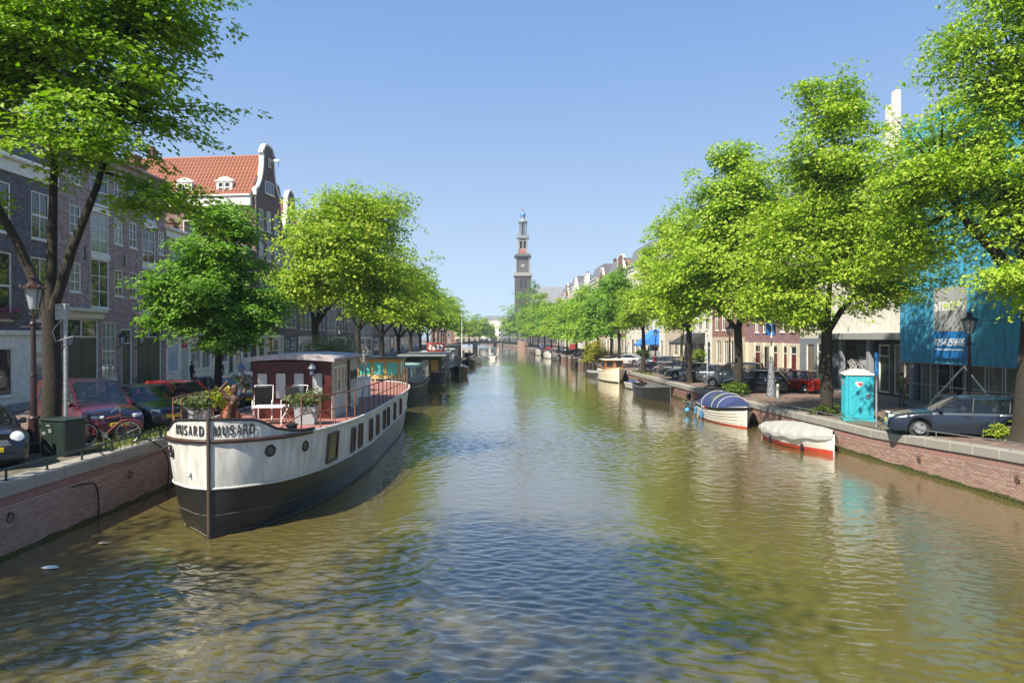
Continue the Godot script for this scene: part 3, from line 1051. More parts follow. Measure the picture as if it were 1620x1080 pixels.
func house(P: Dictionary) -> Node3D:
	var left: bool = P.get("left", true)
	var d0: float = P.d0
	var d1: float = P.d1
	var front := func(d): return fl(d) if left else fr(d)
	var A := Vector3(front.call(d0), 0, -d0)
	var B := Vector3(front.call(d1), 0, -d1)
	var w := A.distance_to(B)
	var ground: float = (yl((d0 + d1) / 2) if left else yr((d0 + d1) / 2)) + 0.1
	var org := A if left else B
	var dir := ((B - A) if left else (A - B)).normalized()
	var t := thing(P.get("called", "canal_house"), P.label, P.get("category", "house"), Vector3(org.x, ground, org.z), atan2(-dir.z, dir.x) + P.get("twist", 0.0), P.get("group", "canal houses on the barge side" if left else "canal houses on the toilet side"))
	t.position += t.basis.z * P.get("out", 0.0)
	var h: float = P.h
	var deep: float = P.get("deep", 11.0)
	var wall: Material = P.wall
	# holes are given from the near end; turn them round on the right bank
	var holes := []
	for q in P.get("holes", []):
		var c: Array = q.duplicate()
		if not left:
			c[0] = w - q[0] - q[2]
		holes.append(c)
	var split: float = P.get("plinth_h", 0.0)
	var b := front_wall(w, split, h, holes)
	var side_m: Material = P.get("side", wall)
	obj("wall", b, wall, t)
	if split > 0.0:
		obj("ground_floor_front", front_wall(w, 0.0, split, holes), P.plinth, t)
	b = MB.new()
	b.quado(Vector3(0, 0, 0), Vector3(0, h, 0), Vector3(0, h, -deep), Vector3(0, 0, -deep), Vector3(-1, 0, 0))
	b.quado(Vector3(w, 0, 0), Vector3(w, h, 0), Vector3(w, h, -deep), Vector3(w, 0, -deep), Vector3(1, 0, 0))
	b.quado(Vector3(0, 0, -deep), Vector3(w, 0, -deep), Vector3(w, h, -deep), Vector3(0, h, -deep), Vector3(0, 0, -1))
	obj("side_wall", b, side_m, t)
	for q in holes:
		opening(t, q, P)
	# cornice
	if P.has("cornice"):
		var c: float = P.cornice
		b = MB.new()
		b.cbox(Vector3(-0.04, h - c, 0.003), Vector3(w + 0.04, h - 0.12, 0.12), 0.02)
		b.cbox(Vector3(-0.12, h - 0.12, -0.02), Vector3(w + 0.12, h + 0.06, 0.34), 0.03)
		obj("cornice", b, P.get("trim", white_paint()), t)
	# roof
	var roof_m: Material = P.get("roof_m", mat("slate", Color(0.11, 0.115, 0.125), 0.7, {"t": "fine", "sc": 0.6}))
	var rise: float = P.get("rise", 3.0)
	match P.get("roof", "flat"):
		"flat":
			b = MB.new()
			b.box(Vector3(0.02, h - 0.2, -deep + 0.02), Vector3(w - 0.02, h - 0.05, -0.02))
			var o := obj("roof", b, mat("roof_felt", Color(0.12, 0.12, 0.12), 0.9), t)
			if P.get("chimney", true):
				chimney(o, Vector3(w * 0.2, h - 0.1, -deep * 0.35), 1.3)
		"mansard":
			b = MB.new()
			var k := rise * 0.45
			b.quado(Vector3(0, h, 0), Vector3(w, h, 0), Vector3(w, h + rise, -k), Vector3(0, h + rise, -k), Vector3(0, 0.3, 1))
			b.quado(Vector3(0, h + rise, -k), Vector3(w, h + rise, -k), Vector3(w, h + rise, -deep), Vector3(0, h + rise, -deep), Vector3.UP)
			for x in [0.0, w]:
				var s := -1.0 if x == 0.0 else 1.0
				b.quado(Vector3(x, h, 0), Vector3(x, h + rise, -k), Vector3(x, h + rise, -deep), Vector3(x, h, -deep), Vector3(s, 0, 0))
			var o := obj("roof", b, roof_m, t)
			chimney(o, Vector3(w * 0.8, h + rise - 0.1, -deep * 0.4), 1.2)
		"gable":
			# ridge runs back from the front gable
			var g := gable_outline(P.get("gable", "bell"), w, rise + P.get("over", 1.2))
			b = MB.new()
			b.xf = Transform3D(Basis.IDENTITY, Vector3(0, h, 0))
			b.turned = true
			b.prism(g, -0.32, 0.0)
			var gb := obj("gable", b, P.get("gable_m", wall), t)
			# stone coping along its outline
			var cp := MB.new()
			for k in g.size() - 1:
				var p := Vector3(g[k].x, g[k].y + h, -0.16)
				var q2 := Vector3(g[k + 1].x, g[k + 1].y + h, -0.16)
				if p.distance_to(q2) > 0.02 and absf(p.y - q2.y) + absf(p.x - q2.x) > 0.05 and not (p.y < h + 0.02 and q2.y < h + 0.02):
					cp.bar(p, q2, 0.44, 0.2)
			obj("gable_coping", cp, P.get("trim", white_paint()), gb)
			for q in P.get("gable_holes", []):
				var r: Array = q.duplicate()
				r[0] = w / 2 + q[0] - q[2] / 2
				r[1] = h + q[1]
				opening(t, r, {"frame": P.get("frame", white_paint()), "z": 0.13})
			if P.get("hoist", false):
				b = MB.new()
				b.cbox(Vector3(w / 2 - 0.09, h + rise * 0.86, -0.2), Vector3(w / 2 + 0.09, h + rise * 0.86 + 0.24, 1.1), 0.02)
				var hb := obj("hoist_beam", b, white_paint(), t)
				b = MB.new()
				b.tube([Vector3(w / 2, h + rise * 0.86, 0.95), Vector3(w / 2, h + rise * 0.86 - 0.3, 0.95), Vector3(w / 2 + 0.07, h + rise * 0.86 - 0.38, 0.95), Vector3(w / 2 + 0.02, h + rise * 0.86 - 0.45, 0.95)], 0.025, 5)
				obj("hook", b, iron(), hb)
			b = MB.new()
			var o: MeshInstance3D
			var e := P.get("eave_out", 0.15) as float
			var R0 := Vector3(w / 2, h + rise, -0.3)
			var R1 := Vector3(w / 2, h + rise, -deep)
			if P.get("tiles", false):
				pantiles(b, R1, R0, Vector3(-e, h - 0.05, -deep), Vector3(-e, h - 0.05, -0.3))
				b.quado(R0, R1, Vector3(w + e, h - 0.05, -deep), Vector3(w + e, h - 0.05, -0.3), Vector3(1, 1, 0))
				o = obj("roof_tiles", b, roof_m, t)
				o.set_meta("kind", "stuff")
				b = MB.new()
				b.tube([R0 + Vector3(0, 0.03, 0), R1 + Vector3(0, 0.03, 0)], 0.14, 8)
				obj("ridge_tiles", b, roof_m, t)
			else:
				b.quado(R0, R1, Vector3(-e, h - 0.05, -deep), Vector3(-e, h - 0.05, -0.3), Vector3(-1, 1, 0))
				b.quado(R0, R1, Vector3(w + e, h - 0.05, -deep), Vector3(w + e, h - 0.05, -0.3), Vector3(1, 1, 0))
				o = obj("roof", b, roof_m, t)
			b = MB.new()
			b.tri(Vector3(0, h, -deep), Vector3(w, h, -deep), Vector3(w / 2, h + rise, -deep))
			obj("back_gable", b, side_m, t)
			if P.get("chimney", true):
				chimney(o, Vector3(w * 0.5 + 0.6, h + rise - 0.7, -deep * 0.55), 1.7)
	return t


func chimney(parent: Node3D, at: Vector3, tall: float) -> void:
	var b := MB.new()
	b.box(at + Vector3(-0.45, 0, -0.3), at + Vector3(0.45, tall, 0.3))
	b.cbox(at + Vector3(-0.52, tall, -0.37), at + Vector3(0.52, tall + 0.12, 0.37), 0.02)
	for k in 3:
		b.lathe(at + Vector3(-0.28 + 0.28 * k, tall + 0.12, 0), [[0.1, 0], [0.12, 0.05], [0.09, 0.3], [0.11, 0.32]], 8)
	obj("chimney", b, mat("chimney_brick", Color(0.25, 0.15, 0.11), 0.9, {"t": "brick", "sc": 0.4}), parent)


# rows of equal windows: first height, count of rows, step, height of a window, columns and width
func grid_holes(w: float, n: int, ww: float, rows: Array, cols := 2, bars := 2, margin := 0.5) -> Array:
	var out := []
	for r in rows:
		for k in n:
			var x := margin + (w - 2 * margin) * (k + 0.5) / n - ww / 2
			out.append([x, r[0], ww, r[1], "w", cols, bars])
	return out


func build_houses_left() -> void:
	var grey_brick := mat("blue_grey_brick", Color(0.2, 0.21, 0.25), 0.85, {"t": "brick", "sc": 0.4, "nt": "grain_n", "ns": 0.3})
	var brown_brick := mat("brown_brick", Color(0.54, 0.455, 0.435), 0.9, {"t": "brick", "sc": 0.4, "nt": "grain_n", "ns": 0.3})
	var dark_brick := mat("dark_brick", Color(0.25, 0.19, 0.17), 0.9, {"t": "brick", "sc": 0.4, "nt": "grain_n", "ns": 0.3})
	var purple_brick := mat("purple_brick", Color(0.35, 0.25, 0.235), 0.9, {"t": "brick", "sc": 0.4})
	var red_tile := mat("red_pantile", Color(0.34, 0.135, 0.085), 0.75, {"t": "mottle", "sc": 0.7, "nt": "grain_n", "ns": 0.3})
	var grey_stone := mat("grey_plinth_stone", Color(0.2, 0.21, 0.22), 0.8, {"t": "fine", "sc": 0.5})
	# 1 blue-grey brick house, white ground floor
	var t := house({"label": "blue-grey brick house with a white ground floor and a flower box", "d0": 24.0, "d1": 34.8, "h": 11.4, "wall": grey_brick, "plinth": white_paint(), "plinth_h": 3.3, "cornice": 0.7, "roof": "mansard", "rise": 2.6,
		"holes": [[1.0, 0.3, 1.9, 2.5, "s", 2, 1], [4.2, 0.05, 1.1, 2.6, "d"], [6.0, 0.4, 1.7, 2.2, "s", 1, 1], [8.9, 0.5, 1.35, 1.9, "w", 1, 1],
			[0.9, 3.9, 1.5, 3.1, "w", 2, 2], [3.5, 3.9, 1.5, 3.1, "w", 2, 2], [6.15, 3.9, 1.5, 3.1, "w", 2, 2], [8.9, 3.9, 1.4, 3.1, "w", 2, 2],
			[0.9, 7.9, 1.4, 2.3, "w", 2, 2], [3.5, 7.9, 1.4, 2.3, "w", 2, 2], [6.2, 7.9, 1.4, 2.3, "w", 2, 2], [8.95, 7.9, 1.3, 2.3, "w", 2, 2]]})
	var b := MB.new()
	b.cbox(Vector3(-0.02, 3.2, 0.003), Vector3(10.86, 3.42, 0.14), 0.02)
	obj("string_course", b, white_paint(), t)
	b = MB.new()
	b.cbox(Vector3(6.0, 3.95, 0.1), Vector3(7.8, 4.2, 0.36), 0.02)
	var fb := obj("flower_box", b, mat("flower_box_wood", Color(0.1, 0.05, 0.035), 0.8), t)
	b = MB.new()
	rng.seed = 6
	for k in 130:
		var p := Vector3(rng.randf_range(6.05, 7.75), rng.randf_range(4.18, 4.45), rng.randf_range(0.12, 0.4))
		b.col = Color(0.55, 0.04, 0.2) if rng.randf() < 0.5 else Color(0.06, 0.14, 0.03)
		var u := Vector3(rng.randf_range(-1, 1), rng.randf_range(-1, 1), rng.randf_range(-1, 1)).normalized() * 0.06
		var w2 := u.cross(Vector3(rng.randf(), rng.randf(), 1)).normalized() * 0.05
		b.quad(p - u, p + w2, p + u, p - w2)
	obj("flowers", b.mesh(true), mat("petals", Color(1, 1, 1), 0.6, {"vc": true}), fb).set_meta("kind", "stuff")
	# 2 brown warehouse with hatch doors
	var w2h := 10.9
	var tall := 13.5
	var H := []
	H += [[0.5, 0.1, 2.9, 4.1, "g"], [3.75, 0.75, 1.4, 3.3, "s", 3, 4], [5.7, 0.1, 1.1, 3.6, "d"], [7.3, 0.1, 3.0, 4.1, "g"]]
	for y in [4.85, 7.9, 10.6]:
		var hh := 2.7 if y < 5 else 2.2
		H += [[2.75, y, 1.7, hh, "w", 2, 3], [8.0, y, 1.6, hh, "w", 2, 3]]
		H += [[0.95, y + 0.75, 0.95, 1.55, "w", 2, 3], [5.0, y + 0.75, 0.85, 1.55, "w", 2, 3], [6.55, y + 0.75, 0.85, 1.55, "w", 2, 3], [9.95, y + 0.75, 0.7, 1.5, "w", 2, 3]]
	t = house({"label": "brown brick warehouse with tall hatch windows and dark double doors", "d0": 34.85, "d1": 45.7, "h": tall, "wall": brown_brick, "roof": "flat", "cornice": 0.5, "trim": mats["brown_brick"], "holes": H, "roof_m": mat("brown_tile", Color(0.2, 0.09, 0.06), 0.8, {"t": "fine", "sc": 0.6}), "eave_out": 0.0})
	for x in [0.3, 7.1]:
		b = MB.new()
		b.cbox(Vector3(x, 4.2, 0.003), Vector3(x + 3.4, 4.55, 0.16), 0.02)
		b.cbox(Vector3(x - 0.1, 4.55, 0.003), Vector3(x + 3.5, 4.75, 0.34), 0.03)
		obj("door_cornice", b, cream_paint(), t)
	for q in [[3.5, 5.6], [6.85, 7.25]]:
		b = MB.new()
		b.box(Vector3(q[0], 0.0, 0.003), Vector3(q[1], 0.75, 0.05))
		obj("stone_plinth", b, grey_stone, t)
	for x in [2.75, 8.0]:
		for y in [7.55, 10.15]:
			b = MB.new()
			b.box(Vector3(x - 0.02, y, 0.003), Vector3(x + 1.72, y + 0.32, 0.04))
			obj("hatch_lintel", b, white_paint(), t)
	for x in [5.95, 9.7, 2.2]:
		b = MB.new()
		b.box(Vector3(x, 7.4, 0.004), Vector3(x + 0.05, 8.1, 0.05))
		obj("wall_anchor", b, iron(), t)
	for x in [0.2, 4.9, 7.0, 10.6]:
		wall_lantern(t, Vector3(x + 0.05, 3.0, 0.0))
	# 3 lower house with a white shop front, then a cream one
	t = house({"label": "low house with a white shop front and pale blue window", "d0": 45.75, "d1": 53.2, "h": 10.6, "wall": brown_brick, "plinth": white_paint(), "plinth_h": 3.9, "cornice": 0.6, "roof": "flat",
		"holes": [[0.3, 0.9, 1.5, 2.3, "s", 1, 1, mat("pale_blue_glass", Color(0.35, 0.42, 0.5), 0.1)], [2.2, 0.1, 1.2, 3.1, "d"], [3.8, 0.9, 1.6, 2.5, "s", 2, 1], [5.7, 0.9, 1.4, 2.5, "s", 2, 1],
			[0.7, 4.7, 1.2, 2.2, "w", 2, 2], [3.1, 4.7, 1.2, 2.2, "w", 2, 2], [5.4, 4.7, 1.2, 2.2, "w", 2, 2], [0.7, 7.8, 1.2, 1.6, "w", 2, 2], [3.1, 7.8, 1.2, 1.6, "w", 2, 2], [5.4, 7.8, 1.2, 1.6, "w", 2, 2]], "door": mat("pale_door", Color(0.4, 0.42, 0.42), 0.5)})
	house({"label": "low brown house with a white many-paned shop window", "d0": 53.25, "d1": 61.6, "h": 11.2, "wall": brown_brick, "plinth": white_paint(), "plinth_h": 3.8, "cornice": 0.7, "roof": "flat",
		"holes": [[0.6, 1.3, 2.4, 2.2, "s", 5, 3], [3.3, 0.1, 1.1, 3.1, "d"], [4.8, 1.1, 1.3, 2.4, "s", 2, 3], [6.5, 1.1, 1.3, 2.4, "s", 2, 3],
			[0.8, 4.9, 1.2, 2.2, "w", 2, 2], [3.5, 4.9, 1.2, 2.2, "w", 2, 2], [6.2, 4.9, 1.2, 2.2, "w", 2, 2], [0.8, 8.1, 1.2, 1.6, "w", 2, 2], [3.5, 8.1, 1.2, 1.6, "w", 2, 2], [6.2, 8.1, 1.2, 1.6, "w", 2, 2]]})
	# 4 the tall house with the red pantile roof
	t = house({"label": "tall brick house with a red pantile roof, white dormers and a neck gable", "d0": 61.7, "d1": 66.6, "h": 16.2, "wall": dark_brick, "side": purple_brick, "roof": "gable", "gable": "neck", "rise": 4.1, "over": 1.0, "deep": 22.0, "roof_m": red_tile, "tiles": true, "hoist": true, "eave_out": 0.35, "twist": -0.14, "out": 0.5,
		"plinth": cream_paint(), "plinth_h": 3.6,
		"gable_holes": [[0, 0.5, 1.7, 1.15, "w", 3, 1], [0, 3.1, 0.4, 0.8, "w", 1, 1]],
		"holes": [[0.5, 0.1, 1.1, 3.1, "d"], [2.1, 0.9, 2.3, 2.4, "s", 3, 2]] + grid_holes(4.95, 3, 0.85, [[4.4, 2.2], [7.5, 2.1], [10.5, 2.0], [13.2, 1.9]], 2, 2, 0.25)})
	b = MB.new()
	b.cbox(Vector3(-0.4, 15.2, -22.0), Vector3(-0.003, 16.05, -0.35), 0.02)
	b.cbox(Vector3(-0.55, 16.05, -22.0), Vector3(-0.003, 16.2, -0.35), 0.02)
	obj("eave_cornice", b, white_paint(), t)
	for z in [-3.0, -6.9]:
		dormer(t, Vector3(-0.05, 16.25, z))
	var cb := MB.new()
	cb.box(Vector3(0.6, 16.8, -13.2), Vector3(1.5, 20.2, -12.2))
	cb.cbox(Vector3(0.5, 20.2, -13.3), Vector3(1.6, 20.4, -12.1), 0.02)
	obj("chimney", cb, mat("chimney_brick", Color(0.25, 0.15, 0.11), 0.9, {"t": "brick", "sc": 0.4}), t)
	for q in [[-7.0, 9.0], [-7.0, 12.2], [-12.0, 12.2]]:
		var sw := obj("side_window", window_mesh(1.1, 1.8, 2, 2, 0.075), white_paint(), t)
		sw.position = Vector3(-0.03, q[1], q[0])
		sw.rotation.y = -PI / 2
		obj("pane", rect_mesh(0.98, 1.68, -0.06), glass(), sw).position = Vector3(0.06, 0.06, 0.04)
	# 5, 6 two gabled houses
	house({"label": "dark brick house with a rounded neck gable beside the red-roofed house", "d0": 66.7, "d1": 71.4, "h": 14.0, "wall": dark_brick, "roof": "gable", "gable": "neck", "rise": 3.8, "over": 1.0, "roof_m": red_tile, "tiles": true, "hoist": true, "deep": 12.0, "plinth": cream_paint(), "plinth_h": 3.6,
		"gable_holes": [[0, 0.6, 1.3, 1.0, "w", 3, 1]], "holes": [[0.5, 0.1, 1.0, 3.0, "d"], [1.9, 0.9, 2.2, 2.4, "s", 2, 2]] + grid_holes(4.7, 3, 0.85, [[4.4, 2.2], [7.5, 2.1], [10.6, 1.9]], 2, 2, 0.25)})
	house({"label": "dark brick house with a bell gable, second past the red-roofed house", "d0": 71.5, "d1": 76.6, "h": 14.4, "wall": purple_brick, "roof": "gable", "gable": "bell", "rise": 3.6, "over": 1.2, "roof_m": red_tile, "tiles": true, "deep": 12.0, "plinth": grey_brick, "plinth_h": 3.6,
		"gable_holes": [[0, 0.6, 1.2, 1.0, "w", 2, 1]], "holes": [[0.5, 0.1, 1.1, 3.0, "d"], [2.1, 0.9, 2.3, 2.4, "s", 3, 2]] + grid_holes(5.1, 3, 0.9, [[4.4, 2.2], [7.5, 2.1], [10.6, 1.9]], 2, 2, 0.25)})
	# onward, mostly behind the trees
	var words := ["plum brick house with a step gable", "black-painted brick house with a white cornice", "brown brick house with a bell gable", "dark brick house with a flat white cornice", "purple brick house with a neck gable", "grey plastered house with a cornice", "brown brick house with a spout gable", "dark brick house with a step gable", "plum brick house with a white cornice", "brown brick house with a neck gable"]
	var kinds := ["step", "", "bell", "", "neck", "", "spout", "step", "", "neck"]
	var walls := [purple_brick, grey_brick, brown_brick, dark_brick, purple_brick, mat("grey_plaster", Color(0.4, 0.39, 0.37), 0.85, {"t": "mottle", "sc": 0.4}), brown_brick, dark_brick, purple_brick, brown_brick]
	rng.seed = 70
	var d := 76.8
	for k in 27:
		var wd := 6.0 + rng.randf() * 1.6 if d < 110 else 7.5 + rng.randf() * 3.0
		var j := k % 10
		var hh := 11.5 + rng.randf() * 3.0
		var nth: String = ["first", "second", "third", "fourth", "fifth", "sixth", "seventh", "eighth", "ninth", "tenth"][k % 10]
		var ord := "standing %s past the bell-gabled house" % nth
		if k >= 20:
			ord = "%s beyond the far bridge, barge side" % nth
		elif k >= 10:
			ord = "%s past the black houseboat, barge side" % nth
		var rows := [[4.3, 2.1], [7.3, 2.0]]
		if hh > 12.5: rows.append([10.0, 1.7])
		house({"label": "%s %s" % [words[j], ord], "d0": d, "d1": d + wd - 0.1, "h": hh, "wall": walls[j], "roof": "gable" if kinds[j] else "flat", "gable": kinds[j], "rise": 3.2, "cornice": 0.7, "over": 0.9, "roof_m": red_tile, "plinth": [cream_paint(), grey_brick, white_paint()][k % 3], "plinth_h": 3.5,
			"holes": [[0.5, 0.1, 1.1, 3.0, "d"], [2.0, 0.9, wd - 2.8, 2.3, "s", 3, 2]] + (grid_holes(wd, 3, 1.0, rows, 2, 2, 0.4) if d < 150 else grid_holes(wd, 2, 1.5, rows, 2, 1, 0.4))})
		d += wd


func dormer(house_node: Node3D, at: Vector3) -> void:
	# faces the side of the house (towards local -x)
	var b := MB.new()
	var poly := PackedVector2Array([Vector2(-0.75, 0), Vector2(0.75, 0), Vector2(0.75, 1.25)])
	for k in range(0, 9):
		var a := PI * k / 8.0
		poly.append(Vector2(cos(a) * 0.75, 1.25 + sin(a) * 0.4))
	b.place(Transform3D(Basis(Vector3.UP, -PI / 2), at))
	b.prism(poly, -2.2, 0.0)
	b.cbox(Vector3(-0.9, 1.2, -0.1), Vector3(0.9, 1.32, 0.1), 0.02)
	var o := obj("dormer", b, white_paint(), house_node)
	for x in [-0.55, 0.08]:
		var w := obj("window", window_mesh(0.47, 0.9, 1, 2, 0.05), white_paint(), o)
		w.transform = Transform3D(Basis(Vector3.UP, -PI / 2), at + Basis(Vector3.UP, -PI / 2) * Vector3(x, 0.22, 0.1))
		var pb := MB.new()
		pb.place(w.transform)
		pb.box(Vector3(0.04, 0.04, -0.09), Vector3(0.43, 0.86, -0.06))
		obj("dormer_pane", pb, glass(), o)


func wall_lantern(parent: Node3D, at: Vector3) -> void:
	var b := MB.new()
	b.tube([at + Vector3(0, -0.5, 0.02), at + Vector3(0, -0.35, 0.3), at + Vector3(0, -0.25, 0.45)], 0.025, 5)
	b.lathe(at + Vector3(0, -0.26, 0.45), [[0.03, 0], [0.09, 0.02], [0.1, 0.04]], 6)
	for k in 6:
		var a := TAU * k / 6
		b.tube([at + Vector3(cos(a) * 0.1, -0.22, 0.45 + sin(a) * 0.1), at + Vector3(cos(a) * 0.17, 0.22, 0.45 + sin(a) * 0.17)], 0.012, 4)
	b.lathe(at + Vector3(0, 0.2, 0.45), [[0.21, 0], [0.2, 0.04], [0.08, 0.18], [0.04, 0.2], [0.03, 0.3], [0, 0.33]], 6)
	var o := obj("wall_lantern", b, iron(), parent)
	b = MB.new()
	b.lathe(at + Vector3(0, -0.21, 0.45), [[0.085, 0], [0.155, 0.41]], 6)
	obj("pane", b, mat("lantern_glass", Color(0.5, 0.53, 0.55), 0.08, {"s": 0.6}), o)


func awning(parent: Node3D, x0: float, x1: float, y: float, m: Material, out := 1.5, drop := 1.0) -> void:
	var b := MB.new()
	var n := 6
	for k in n:
		var a := lerpf(x0, x1, float(k) / n)
		var e := lerpf(x0, x1, float(k + 1) / n)
		b.quado(Vector3(a, y, 0.02), Vector3(e, y, 0.02), Vector3(e, y - drop, out), Vector3(a, y - drop, out), Vector3(0, 1, 1))
		b.quado(Vector3(a, y - 0.03, 0.02), Vector3(e, y - 0.03, 0.02), Vector3(e, y - drop - 0.03, out), Vector3(a, y - drop - 0.03, out), Vector3(0, -1, -1))
	b.quado(Vector3(x0, y - drop, out), Vector3(x1, y - drop, out), Vector3(x1, y - drop - 0.22, out), Vector3(x0, y - drop - 0.22, out), Vector3(0, 0, 1))
	for x in [x0, x1]:
		b.tri(Vector3(x, y, 0.02), Vector3(x, y - drop, out), Vector3(x, y - drop, 0.02))
	obj("awning", b, m, parent)


func build_houses_right() -> void:
	var white := mat("white_render", Color(0.74, 0.73, 0.69), 0.8, {"t": "mottle", "sc": 0.25})
	var offwhite := mat("offwhite_render", Color(0.62, 0.59, 0.53), 0.85, {"t": "mottle", "sc": 0.3})
	var lilac := mat("lilac_brick", Color(0.42, 0.29, 0.32), 0.85, {"t": "brick", "sc": 0.4})
	var pink := mat("pink_brick", Color(0.44, 0.27, 0.22), 0.85, {"t": "brick", "sc": 0.4})
	var beige := mat("beige_stone", Color(0.55, 0.48, 0.38), 0.85, {"t": "mottle", "sc": 0.3})
	var brown := mat("warm_brick", Color(0.3, 0.19, 0.14), 0.9, {"t": "brick", "sc": 0.4})
	var slate := mat("grey_slate", Color(0.2, 0.21, 0.23), 0.7, {"t": "fine", "sc": 0.6})
	var black := mat("anthracite", Color(0.045, 0.05, 0.055), 0.5, {"t": "mottle", "sc": 0.5})
	var maroon := mat("maroon_door", Color(0.12, 0.02, 0.02), 0.4)
	var red_tile: Material = mats["red_pantile"]
	var b := MB.new()
	# brick house behind the scaffold
	var t := house({"left": false, "label": "brick house behind the blue scaffold sheeting", "d0": 22.3, "d1": 37.3, "h": 15.0, "wall": brown, "cornice": 0.7, "roof": "flat", "plinth": mat("old_stone", Color(0.3, 0.28, 0.24), 0.85, {"t": "fine", "sc": 0.5}), "plinth_h": 3.3,
		"holes": [[0.8, 0.5, 1.6, 2.3, "s", 2, 1], [3.6, 0.5, 1.6, 2.3, "s", 2, 1], [6.2, 0.1, 1.2, 2.8, "d"], [8.4, 0.4, 2.2, 2.5, "s", 2, 1], [12.0, 0.4, 2.0, 2.5, "s", 2, 1]] + grid_holes(15.0, 5, 1.3, [[4.2, 2.3], [7.8, 2.2], [11.2, 1.9]])})
	scaffold(t)
	# white modern building
	t = house({"left": false, "label": "white rendered building with a dark ground floor and a tall chimney slab", "category": "building", "called": "modern_building", "d0": 37.5, "d1": 48.6, "h": 13.8, "wall": white, "roof": "flat", "chimney": false, "plinth": black, "plinth_h": 3.5, "sills": false,
		"holes": [[0.7, 0.15, 2.0, 2.9, "s", 2, 1], [3.2, 0.15, 1.2, 2.9, "d"], [7.0, 0.3, 1.6, 2.6, "n"]] + [[0.5, 5.2, 2.2, 2.0, "s", 2, 2], [3.4, 5.2, 2.2, 2.0, "s", 2, 2], [6.4, 5.2, 2.2, 2.0, "s", 2, 2], [0.5, 8.8, 2.2, 2.0, "s", 2, 2], [3.4, 8.8, 2.2, 2.0, "s", 2, 2], [6.4, 8.8, 2.2, 2.0, "s", 2, 2], [0.5, 11.3, 2.2, 1.6, "s", 2, 2], [3.4, 11.3, 2.2, 1.6, "s", 2, 2], [6.4, 11.3, 2.2, 1.6, "s", 2, 2]]})
	b.box(Vector3(0.05, 3.35, 0.003), Vector3(11.0, 3.75, 0.7))
	obj("canopy", b, mat("grey_canopy", Color(0.28, 0.29, 0.3), 0.6), t)
	for x in [6.0, 6.7]:
		b = MB.new()
		b.box(Vector3(x - 0.3, 12.0, -1.2), Vector3(x + 0.2, 18.6 - (6.7 - x), -0.9))
		obj("chimney_slab", b, white, t)
	for x in [2.4, 6.0, 10.6]:
		b = MB.new()
		b.cbox(Vector3(x - 0.2, 0.02, 0.003), Vector3(x + 0.2, 3.34, 0.3), 0.02)
		obj("pier", b, mat("grey_pier", Color(0.24, 0.26, 0.29), 0.6), t)
	# sprayed scrawl on the dark shutters: loops of white paint
	rng.seed = 44
	var scr := mat("white_spray_paint", Color(0.7, 0.72, 0.75), 0.7)
	for q in [[1.0, 2.2, 1.0], [3.1, 1.9, 1.1], [4.7, 2.1, 0.9]]:
		b = MB.new()
		for line in 6:
			var pts := []
			var p := Vector2(q[0] + rng.randf() * 0.5 - 0.4, q[1] - 0.15 * line)
			var ph := rng.randf() * TAU
			for k in 26:
				var a: float = ph + k * 0.75
				pts.append(Vector3(p.x + k * 0.04 + cos(a) * 0.1, p.y + sin(a * 1.3) * 0.14, 0.006))
			for k in pts.size() - 1:
				var u: Vector3 = (pts[k + 1] - pts[k]).cross(Vector3(0, 0, 1)).normalized() * 0.022
				b.quado(pts[k] - u, pts[k + 1] - u, pts[k + 1] + u, pts[k] + u, Vector3(0, 0, 1))
		obj("graffiti", b, scr, t).set_meta("kind", "stuff")
	# narrow white-grey house
	house({"left": false, "label": "narrow pale grey house between the white building and the lilac one", "d0": 48.7, "d1": 53.2, "h": 14.5, "wall": offwhite, "cornice": 0.6, "roof": "flat", "plinth": mat("blue_grey_plaster", Color(0.2, 0.23, 0.28), 0.7, {"t": "mottle", "sc": 0.5}), "plinth_h": 3.4,
		"holes": [[0.4, 0.2, 1.2, 2.9, "d"], [2.0, 0.6, 1.4, 2.4, "s", 1, 1]] + grid_holes(3.9, 2, 1.1, [[4.2, 2.4], [7.6, 2.3], [10.8, 2.0]], 2, 2, 0.3), "door": black})
	t = house({"left": false, "label": "lilac brick house with cream pilasters and maroon doors", "d0": 53.3, "d1": 65.3, "h": 13.2, "wall": lilac, "cornice": 0.8, "roof": "mansard", "rise": 2.6, "roof_m": slate, "plinth": cream_paint(), "plinth_h": 3.0, "door": maroon,
		"holes": [[0.6, 0.1, 1.2, 2.7, "d"], [2.4, 0.1, 1.3, 2.7, "d"], [4.3, 0.1, 1.2, 2.7, "d"], [6.2, 0.7, 1.2, 2.0, "s", 1, 1], [8.2, 0.1, 1.3, 2.7, "d"]] + grid_holes(10.4, 5, 0.9, [[3.9, 2.0], [6.9, 2.0], [9.9, 1.9]])})
	for k in 5:
		b = MB.new()
		b.cbox(Vector3(0.25 + k * 2.1, 0.02, 0.003), Vector3(0.7 + k * 2.1, 3.0, 0.14), 0.02)
		obj("pilaster", b, cream_paint(), t)
	house({"left": false, "label": "pink brick house with white windows and cream ground floor", "d0": 65.4, "d1": 75.0, "h": 14.6, "wall": pink, "cornice": 0.8, "roof": "flat", "plinth": beige, "plinth_h": 3.5, "door": maroon,
		"holes": [[0.6, 0.1, 1.2, 2.9, "d"], [2.4, 0.7, 1.4, 2.4, "s", 2, 1], [4.5, 0.7, 1.4, 2.4, "s", 2, 1], [6.8, 0.7, 1.4, 2.4, "s", 2, 1]] + grid_holes(9.6, 4, 1.1, [[4.2, 2.3], [7.5, 2.2], [10.6, 2.0]])})
